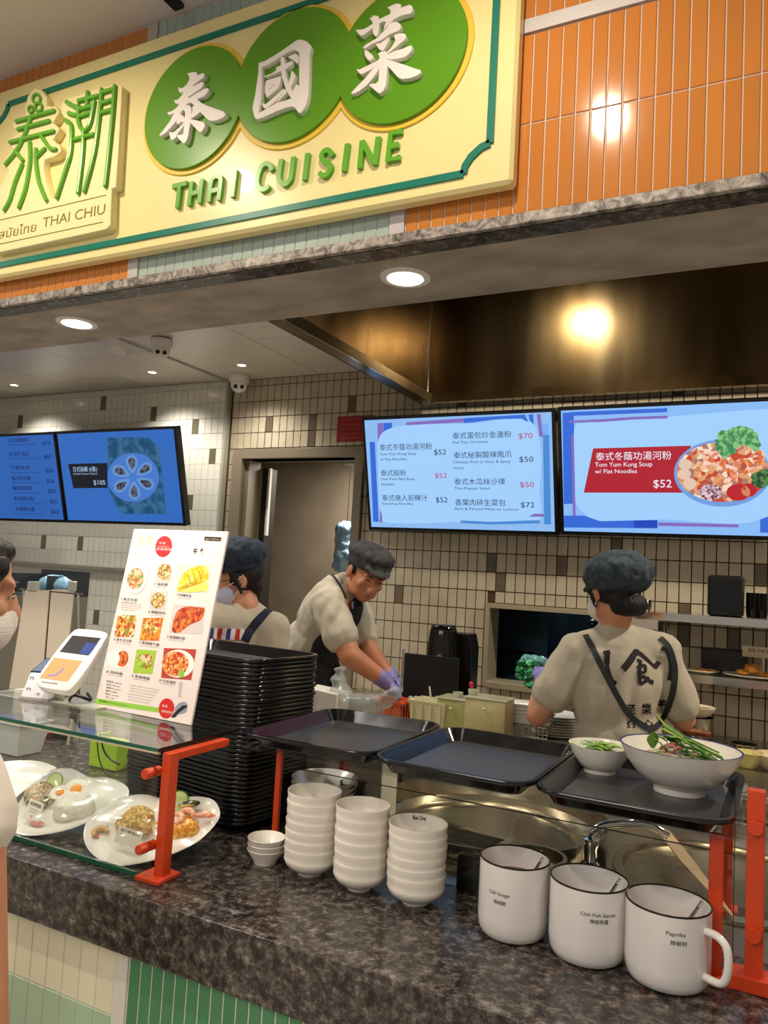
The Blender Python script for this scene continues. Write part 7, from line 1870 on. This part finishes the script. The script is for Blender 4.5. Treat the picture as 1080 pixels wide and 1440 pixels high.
# hair: low bun and sides
mb = MB(); q = lambda x, y, z: hc+mh @ (Vector((x, y, z)))
mb.ell(q(0, -.030, .010), (.082, .090, .080), mh, 24, 16); mb.ell(q(.012, -.080, -.072), (.056, .038, .040), mh); mb.ell(q(0, -.055, -.06), (.058, .045, .045), mh); mb.ell(q(0, -.05, -.03), (.066, .05, .05), mh)
for k in (-1, 1): mb.cap_(q(k*.070, .03, .02), q(k*.070, .018, -.052), .012, .006)
blob(mb, 'hair', hair_m, Wt, vox=.005, it=2, disp=.005, dscale=.02)
loft_cap(Wt, hc, mh, 1.03, cap_m, puff=(.110, .128, .082), dz=.026, back=.016, tilt=.22)
# mask edge and ear loop
mb = MB(); mb.ell(hc+mh @ Vector((0, .060, -.040)), (.066, .060, .054), mh, 24, 14); blob(mb, 'mask', mask_w, Wt, vox=.005, it=2)
MB().tube([q(-.070, .035, -.012), q(-.076, .010, .0), q(-.080, -.006, .012)], .0013, 6).tube([q(-.062, .035, -.060), q(-.074, .010, -.045), q(-.078, -.010, -.030)], .0013, 6).build('ear_loop', mask_w, Wt, smooth=True)
MB().tube([q(.070, .035, -.012), q(.076, .010, .0), q(.080, -.006, .012)], .0013, 6).build('ear_loop', mask_w, Wt, smooth=True)
face_details(Wt, Pw, mh, .98, lips=False)
gb_ = MB(); hand_prims(gb_, wrL, hL, 1, .7, r_add=.0022); gb_.cap_(wrL-hL @ Vector((0, .035, 0)), wrL+hL @ Vector((0, .01, 0)), .031, .028)
blob(gb_, 'glove', glove_m, Wt, vox=.0042, it=2, disp=.002, dscale=.02)
# straps
for pts in ([(823, 893), (835, 915), (850, 945), (866, 975), (882, 1002), (900, 1018), (915, 1026)],
            [(928, 897), (940, 910), (948, 935), (948, 960), (943, 985), (934, 1008), (922, 1022), (910, 1027)]):
    drape(bvW, pts, .020, 'apron_strap', strap_m, Wt, .002)
prt = mat('print_black', rgb(34, 28, 28), .8)
zw = lambda pts: [(740+x/4.5, 750+y/4.5) for x, y in pts]
for pts, w in (([(612,862),(650,815),(690,755),(712,748)], [.023,.023,.021,.015]), ([(690,745),(730,770),(780,815),(812,842),(838,812)], [.015,.013,.013,.019]),
               ([(700,800),(730,815)], .011), ([(722,820),(715,870),(718,955)], .013), ([(700,850),(748,838),(752,880)], .011), ([(715,885),(748,878)], .010), ([(716,912),(752,905)], .010),
               ([(720,955),(760,930),(772,908)], .011), ([(748,912),(780,935),(802,945)], [.011,.015])):
    drape(bvW, zw(pts), w if not isinstance(w, list) else w, 'print_stroke', prt, Wt, .0006, off=.002)
for pts, w in (([(490,760),(530,752)], .015), ([(512,760),(510,820),(522,880),(548,935),(570,950)], [.019,.013,.011,.015]), ([(855,728),(885,735)], .015), ([(880,735),(905,790),(915,850),(905,930)], [.011,.013,.015,.015])):
    drape(bvW, zw(pts), w, 'print_bracket', prt, Wt, .0006, off=.002)
def print_text(bvh, s_, px, py, wpx, hpx, par, slope=0.0, m=None, name='print_text', bold=.02):
    me = text_mesh(s_, 0, bold).copy(); bm = bmesh.new(); bm.from_mesh(me); bmesh.ops.triangulate(bm, faces=bm.faces)
    xs_ = [v.co.x for v in bm.verts]; w_ = max(xs_)-min(xs_); bad = []
    for v in bm.verts:
        x = px+v.co.x/w_*wpx; y = py-v.co.y/.72*hpx+slope*(x-px); h = cast(bvh, x, y, .0016)
        if h: v.co = h[0]
        else: bad.append(v)
    if bad: bmesh.ops.delete(bm, geom=bad, context='VERTS')
    bm.to_mesh(me); bm.free(); me.transform(wm(par).inverted()); me.materials.clear(); me.materials.append(m or prt)
    return link(name, me, None, par)
print_text(bvW, '至', 880, 1003, 13, 11, Wt); print_text(bvW, '樂', 902, 1003, 14, 12, Wt); print_text(bvW, '若', 925, 999, 12, 13, Wt)
print_text(bvW, '燉', 881, 1023, 13, 9, Wt); print_text(bvW, '心', 904, 1022, 14, 9, Wt)

# ---------- leaning man
Mt = thing('person', 'man in grey cap, beige shirt and black apron leaning over the counter to the right', 'person', (-1.85, 2.85, 0))
Ym = 2.86
hc = at(516, 806, Y=Ym); fw = Vector((.66, -.56, -.42)).normalized(); mh = frame(fw, Vector((.15, .1, 1)))
nb = at(484, 826, Y=Ym+.02)
shN = at(460, 850, Y=Ym-.14); shF = at(500, 862, Y=Ym+.16)
elN = at(492, 922, Y=Ym-.16); wrN = at(545, 960, Y=Ym-.06)
elF = at(518, 915, Y=Ym+.10); wrF = at(550, 955, Y=Ym+.02)
pel = at(418, 940, Y=Ym+.02)
spine = (nb-pel).normalized(); sd_ = (shF-shN).normalized(); fwb = spine.cross(sd_).normalized()
bm3 = Matrix((sd_, sd_.cross(spine)*-1, spine)).transposed()
if bm3.determinant() < 0: bm3 = Matrix((sd_, sd_.cross(spine), spine)).transposed()
mb = MB(); Pm = head_prims(mb, hc, mh, 1.0)
mb.cap_(hc+mh @ Vector((0, -.03, -.055)), nb, .056, .064)
mb.ell(nb.lerp(pel, .40), (.155, .10, .22), bm3); mb.ell(nb.lerp(pel, .85), (.15, .11, .16), bm3)
mb.cap_(nb.lerp(pel, .1), shN, .06, .055); mb.cap_(nb.lerp(pel, .1), shF, .06, .055)
mb.cap_(shN, elN, .056, .046); mb.cap_(elN, wrN, .046, .029); mb.cap_(shF, elF, .056, .046); mb.cap_(elF, wrF, .046, .029)
hN = frame((wrN-elN).normalized(), Vector((0, 0, 1))); hand_prims(mb, wrN, hN, 1, .45, s=1.05)
hF = frame((wrF-elF+Vector((0, -.1, 0))).normalized(), Vector((0, 0, 1))); hand_prims(mb, wrF, hF, -1, .45, s=1.05)
def std_legs(mb, pel, sd2, r=.085, low=True):
    for k in (-1, 1):
        h = Vector((pel.x, pel.y, pel.z-.08))+sd2*k*.09; kn = Vector((h.x, h.y, h.z*.52)); mb.cap_(h, kn, r, r*.68); mb.cap_(kn, Vector((h.x, h.y, .08)), r*.66, r*.48)
sd2 = Vector((sd_.x, sd_.y, 0)).normalized(); fw2 = Vector((sd2.y, -sd2.x, 0))
if fw2.x < 0: fw2 = -fw2
std_legs(mb, pel, sd2)
blob(mb, 'body', skin_m, Mt, vox=.006, it=3)
mb = MB(); mb.ell(nb.lerp(pel, .34), (.172, .112, .20), bm3); mb.ell(nb.lerp(pel, .78), (.158, .118, .18), bm3); mb.ell(nb.lerp(pel, .12), (.150, .085, .085), bm3)
mb.cap_(nb.lerp(pel, .12), shN, .070, .070); mb.cap_(nb.lerp(pel, .12), shF, .070, .070)
mb.cap_(shN, shN.lerp(elN, .62), .072, .072); mb.cap_(shF, shF.lerp(elF, .62), .070, .068)
mb.cap_(nb.lerp(pel, .06), nb+(hc-nb).normalized()*.004, .070, .066)
shirtM, bvM = blob(mb, 'shirt', shirt_m, Mt, vox=.007, it=3, disp=.014, dscale=.07)
mbt = MB()
for k in (-1, 1):
    h = Vector((pel.x, pel.y, pel.z-.06))+sd2*k*.09; kn = Vector((h.x, h.y, h.z*.52)); mbt.cap_(h, kn, .100, .074); mbt.cap_(kn, Vector((h.x, h.y, .10)), .072, .056)
mbt.ell(pel+Vector((0, 0, -.03)), (.165, .135, .13), bm3)
blob(mbt, 'trousers', trouser, Mt, vox=.012, it=3)
for k in (-1, 1):
    h = pel+sd2*k*.09; blob(MB().ell((h.x+fw2.x*.05, h.y+fw2.y*.05, .045), (.052, .13, .045), frame(fw2)), 'shoe', shoe_m, Mt, vox=.01, it=2)
# apron: waist wrap, bib in front of the chest
mb = MB(); mb.ell(nb.lerp(pel, .98), (.176, .150, .165), bm3); 
front = fw2
mb.ell(pel+front*.10+Vector((0, 0, -.20)), (.06, .17, .26), frame(sd2)); 
for k in (-1, 1): mb.cap_(pel+sd2*k*.07+front*.05, Vector((pel.x, pel.y, pel.z-.42))+sd2*k*.08+front*.07, .115, .10)
blob(mb, 'apron', apron_m, Mt, vox=.009, it=3, disp=.008, dscale=.08)
bib = []
chest = nb.lerp(pel, .30)+bm3 @ Vector((0, 0, 0))
bd = -(sd_.cross(spine)).normalized(); bd = bd if bd.z < 0 else -bd            # towards the belly side (down/forward)
mb = MB(); mb.ell(nb.lerp(pel, .30)+bd*.085, (.095, .045, .13), bm3); mb.ell(nb.lerp(pel, .62)+bd*.075, (.13, .055, .17), bm3)
bibo, bvB = blob(mb, 'apron_bib', apron_m, Mt, vox=.007, it=3, disp=.004, dscale=.05)
for k, cl_ in enumerate((rgb(210, 206, 200), rgb(170, 30, 34), rgb(210, 206, 200), rgb(40, 48, 110))):
    x_ = 489+k*3.2; drape(bvB, [(x_, 846), (x_+.4, 856)], .007, 'stripe', mat('apron_stripe_%d' % (k % 4), cl_, .7), Mt, .0006, off=.001)
for pts in ([(422, 832), (440, 812), (458, 806), (470, 812), (479, 826), (486, 842)],):
    drape(bvM, pts, .010, 'apron_strap', strap_m, Mt, .002)
mb = MB(); q = lambda x, y, z: hc+mh @ (Vector((x, y, z)))
mb.ell(q(0, -.026, .020), (.080, .088, .078), mh, 24, 16); mb.ell(q(0, -.06, -.025), (.060, .040, .035), mh)
for k in (-1, 1): mb.cap_(q(k*.073, .018, .025), q(k*.073, .020, -.008), .010, .005)
blob(mb, 'hair', hair_m, Mt, vox=.005, it=2, disp=.003, dscale=.02)
loft_cap(Mt, hc, mh, 1.03, cap_grey, puff=(.096, .112, .044), dz=.046, tilt=.12)
face_details(Mt, Pm, mh, 1.0, closed=.8)
for (wr_, h_, sd__) in ((wrN, hN, 1), (wrF, hF, -1)):
    g_ = MB(); hand_prims(g_, wr_, h_, sd__, .45, s=1.05, r_add=.0022); g_.cap_(wr_-h_ @ Vector((0, .04, 0)), wr_+h_ @ Vector((0, .01, 0)), .036, .031)
    blob(g_, 'glove', glove_m, Mt, vox=.0045, it=2, disp=.002, dscale=.02)

# ---------- woman behind the menu board
Lt = thing('person', 'worker in navy cap, glasses and lilac mask behind the menu board, striped apron', 'person', (-1.7, 2.24, 0))
Yl = 2.24
hc = at(327, 812, Y=Yl); fw = Vector((-.50, -.78, -.30)).normalized(); mh = frame(fw)
nb = at(350, 856, Y=Yl+.02); shR = at(384, 884, Y=Yl+.05); shL = at(284, 872, Y=Yl-.14)
sd_ = (shR-shL).normalized(); sdx = Vector((sd_.x, sd_.y, 0)).normalized(); fwb = Vector((sdx.y, -sdx.x, 0))
bm3 = Matrix((sdx, Vector((-sdx.y, sdx.x, 0)), Vector((0, 0, 1)))).transposed()
nb = Vector((nb.x-.02, nb.y, nb.z-.005)); pel = nb+Vector((-.02, .02, -.55))
elR = shR+Vector((.01, -.02, -.28)); wrR = elR+fwb*.22+Vector((-.12, 0, .04)); elL = shL+Vector((-.01, -.02, -.28)); wrL = elL+fwb*.22+Vector((.12, 0, .04))
mb = MB(); Pl = head_prims(mb, hc, mh, .98)
mb.cap_(hc+mh @ Vector((0, -.02, -.06)), nb, .050, .056)
mb.ell((nb+pel)/2, (.13, .085, .26), bm3); mb.ell(pel, (.145, .10, .12), bm3); mb.ell(nb+Vector((0, 0, -.07)), (.12, .065, .06), bm3)
for s_, e_, w__ in ((shR, elR, wrR), (shL, elL, wrL)): mb.cap_(nb+Vector((0, 0, -.045)), s_, .05, .05); mb.cap_(s_, e_, .050, .040); mb.cap_(e_, w__, .040, .026)
hand_prims(mb, wrR, frame((wrR-elR).normalized()), -1, .6); hand_prims(mb, wrL, frame((wrL-elL).normalized()), 1, .6)
std_legs(mb, pel, sdx)
blob(mb, 'body', skin_w, Lt, vox=.006, it=4)
mb = MB(); torso(mb, nb, pel, shL, shR, bm3, .165, .118); mb.cap_(shR, shR.lerp(elR, .7), .062, .068); mb.cap_(shL, shL.lerp(elL, .7), .062, .068)
shirtL, bvL = blob(mb, 'shirt', shirt_m, Lt, vox=.007, it=3, disp=.009, dscale=.09)
mbt = MB()
for k in (-1, 1):
    h = Vector((pel.x, pel.y, pel.z-.06))+sdx*k*.09; kn = Vector((h.x, h.y, h.z*.52)); mbt.cap_(h, kn, .096, .070); mbt.cap_(kn, Vector((h.x, h.y, .10)), .068, .055)
mbt.ell(pel+Vector((0, 0, -.05)), (.168, .125, .12), bm3); blob(mbt, 'trousers', trouser, Lt, vox=.012, it=3)
for k in (-1, 1):
    h = pel+sdx*k*.09; blob(MB().ell((h.x+fwb.x*.05, h.y+fwb.y*.05, .045), (.052, .13, .045), frame(fwb)), 'shoe', shoe_m, Lt, vox=.01, it=2)
drape(bvL, [(378, 858), (368, 868), (357, 880), (350, 890), (344, 902)], .030, 'apron_strap', mat('navy_strap', rgb(28, 34, 56), .8), Lt, .002)
for k in range(9):
    x_ = 296+k*6.3; cl_ = ('n', 'w', 'r', 'w')[k % 4]
    m_ = mat('band_'+cl_, {'n': rgb(34, 60, 130), 'w': rgb(226, 222, 220), 'r': rgb(196, 50, 40)}[cl_], .7)
    drape(bvL, [(x_+1, 884+(k-4)*.35), (x_-1, 899+(k-4)*.35)], .0158, 'stripe', m_, Lt, .0012, off=.0018)
mb = MB(); mb.ell(nb.lerp(pel, .62)+fwb*.07, (.135, .075, .19), bm3); blob(mb, 'apron', apron_m, Lt, vox=.009, it=3)
mb = MB(); q = lambda x, y, z: hc+mh @ (Vector((x, y, z)))
mb.ell(q(0, -.028, .012), (.082, .090, .084), mh, 24, 16); mb.ell(q(0, -.062, -.045), (.062, .038, .045), mh)
for k in (-1, 1): mb.cap_(q(k*.074, .024, .03), q(k*.076, .006, -.052), .012, .006)
mb.ell(q(0, .066, .052), (.058, .022, .022), mh)
blob(mb, 'hair', hair_m, Lt, vox=.005, it=2, disp=.004, dscale=.02)
loft_cap(Lt, hc, mh, 1.02, mat('navy_denim', rgb(38, 50, 66), .8, noise=rgb(28, 38, 54), scale=30, bump=.3, bscale=60), puff=(.104, .118, .066), dz=.046, tilt=.08)
mb = MB(); mb.ell(q(0, .052, -.048), (.068, .064, .054), mh, 24, 14); mb.ell(q(0, .098, -.040), (.028, .022, .034), mh); blob(mb, 'mask', mask_m, Lt, vox=.005, it=2)
for k in (-1, 1): MB().tube([q(k*.062, .052, -.020), q(k*.078, .010, -.004), q(k*.082, -.012, .008)], .0014, 6).tube([q(k*.058, .050, -.078), q(k*.078, .010, -.035), q(k*.083, -.012, -.020)], .0014, 6).build('ear_loop', mask_w, Lt, smooth=True)
face_details(Lt, Pl, mh, .98, lips=False)
gl_ = MB()
for k in (-1, 1):
    pts = [q(k*.032+.023*math.cos(a), .100, .002+.017*math.sin(a)) for a in [2*PI*i/16 for i in range(17)]]; gl_.tube(pts, .0012, 6)
    gl_.tube([q(k*.056, .098, .006), q(k*.080, .010, .004)], .0012, 6)
gl_.tube([q(-.009, .101, .006), q(.009, .101, .006)], .0012, 6); gl_.build('glasses', black_p, Lt, smooth=True)

# ---------- customer at the left edge
Ct = thing('person', 'customer in white shirt and white mask at the left edge, facing right', 'person', (-1.3, .84, 0))
Yc = .86
hc = at(-60, 826, Y=Yc); fw = Vector((.50, .86, -.14)).normalized(); mh = frame(fw)
nb = at(-98, 930, Y=Yc); 
sdx = Vector((-.42, .80, 0)).normalized()*-1; fwb = Vector((.42, .90, 0)).normalized()
bm3 = frame(fwb)
rg = bm3 @ Vector((1, 0, 0))
shR = nb+rg*.14+Vector((0, 0, -.06)); shL = nb-rg*.14+Vector((0, 0, -.06))
pel = Vector((nb.x-.03, nb.y-.01, nb.z-.52))
elR = at(-28, 1190, Y=shR.y-.01); wrR = at(-12, 1460, Y=shR.y); elL = shL+Vector((-.01, -.01, -.28)); wrL = elL+Vector((.0, .0, -.26))
mb = MB(); Pc = head_prims(mb, hc, mh, .96)
mb.cap_(hc+mh @ Vector((0, -.02, -.06)), nb, .048, .054)
mb.ell((nb+pel)/2, (.125, .08, .26), bm3); mb.ell(pel, (.14, .10, .12), bm3); mb.ell(nb+Vector((0, 0, -.07)), (.11, .06, .06), bm3)
for s_, e_, w__ in ((shR, elR, wrR), (shL, elL, wrL)): mb.cap_(nb+Vector((0, 0, -.045)), s_, .05, .048); mb.cap_(s_, e_, .046, .038); mb.cap_(e_, w__, .036, .024)
for w__, e_, sd__ in ((wrR, elR, -1), (wrL, elL, 1)):
    m_h = Matrix((fwb, (w__-e_).normalized(), rg*(1 if sd__ < 0 else -1))).transposed(); hand_prims(mb, w__, m_h, 1, .35)
std_legs(mb, pel, rg)
blob(mb, 'body', skin_w, Ct, vox=.006, it=4)
mb = MB(); torso(mb, nb, pel, shL, shR, bm3, .150, .100); mb.ell(pel+Vector((0, 0, -.02)), (.165, .12, .12), bm3); mb.cap_(shR, shR.lerp(elR, .85), .060, .064); mb.cap_(shL, shL.lerp(elL, .85), .060, .064)
blob(mb, 'shirt', mat('white_shirt', rgb(216, 206, 192), .8), Ct, vox=.007, it=3, disp=.010, dscale=.10)
mbt = MB()
for k in (-1, 1):
    h = Vector((pel.x, pel.y, pel.z-.06))+rg*k*.09; kn = Vector((h.x, h.y, h.z*.52)); mbt.cap_(h, kn, .096, .070); mbt.cap_(kn, Vector((h.x, h.y, .10)), .068, .055)
mbt.ell(pel+Vector((0, 0, -.07)), (.162, .118, .11), bm3); blob(mbt, 'trousers', mat('light_trousers', rgb(196, 186, 172), .8), Ct, vox=.012, it=3)
for k in (-1, 1):
    h = pel+rg*k*.09; blob(MB().ell((h.x+fwb.x*.05, h.y+fwb.y*.05, .045), (.052, .13, .045), frame(fwb)), 'shoe', shoe_m, Ct, vox=.01, it=2)
mb = MB(); q = lambda x, y, z: hc+mh @ (Vector((x, y, z))*.96)
mb.ell(q(0, -.026, .036), (.082, .094, .082), mh, 28, 18); mb.ell(q(0, -.060, -.05), (.076, .060, .11), mh)
for k in (-1, 1): mb.cap_(q(k*.066, .050, .050), q(k*.078, .000, -.08), .018, .014)
mb.ell(q(0, .052, .076), (.058, .026, .022), mh)
blob(mb, 'hair', hair_m, Ct, vox=.005, it=2, disp=.004, dscale=.02)
mb = MB(); mb.ell(q(0, .048, -.064), (.064, .058, .050), mh, 24, 14); mb.ell(q(0, .092, -.050), (.026, .020, .030), mh); blob(mb, 'mask', mask_w, Ct, vox=.005, it=2)
for k in (-1, 1): MB().tube([q(k*.060, .050, -.026), q(k*.076, .008, -.004), q(k*.082, -.012, .006)], .0016, 6).tube([q(k*.056, .048, -.086), q(k*.078, .006, -.040), q(k*.083, -.014, -.022)], .0016, 6).build('ear_loop', mask_w, Ct, smooth=True)
face_details(Ct, Pc, mh, .96, lips=False)
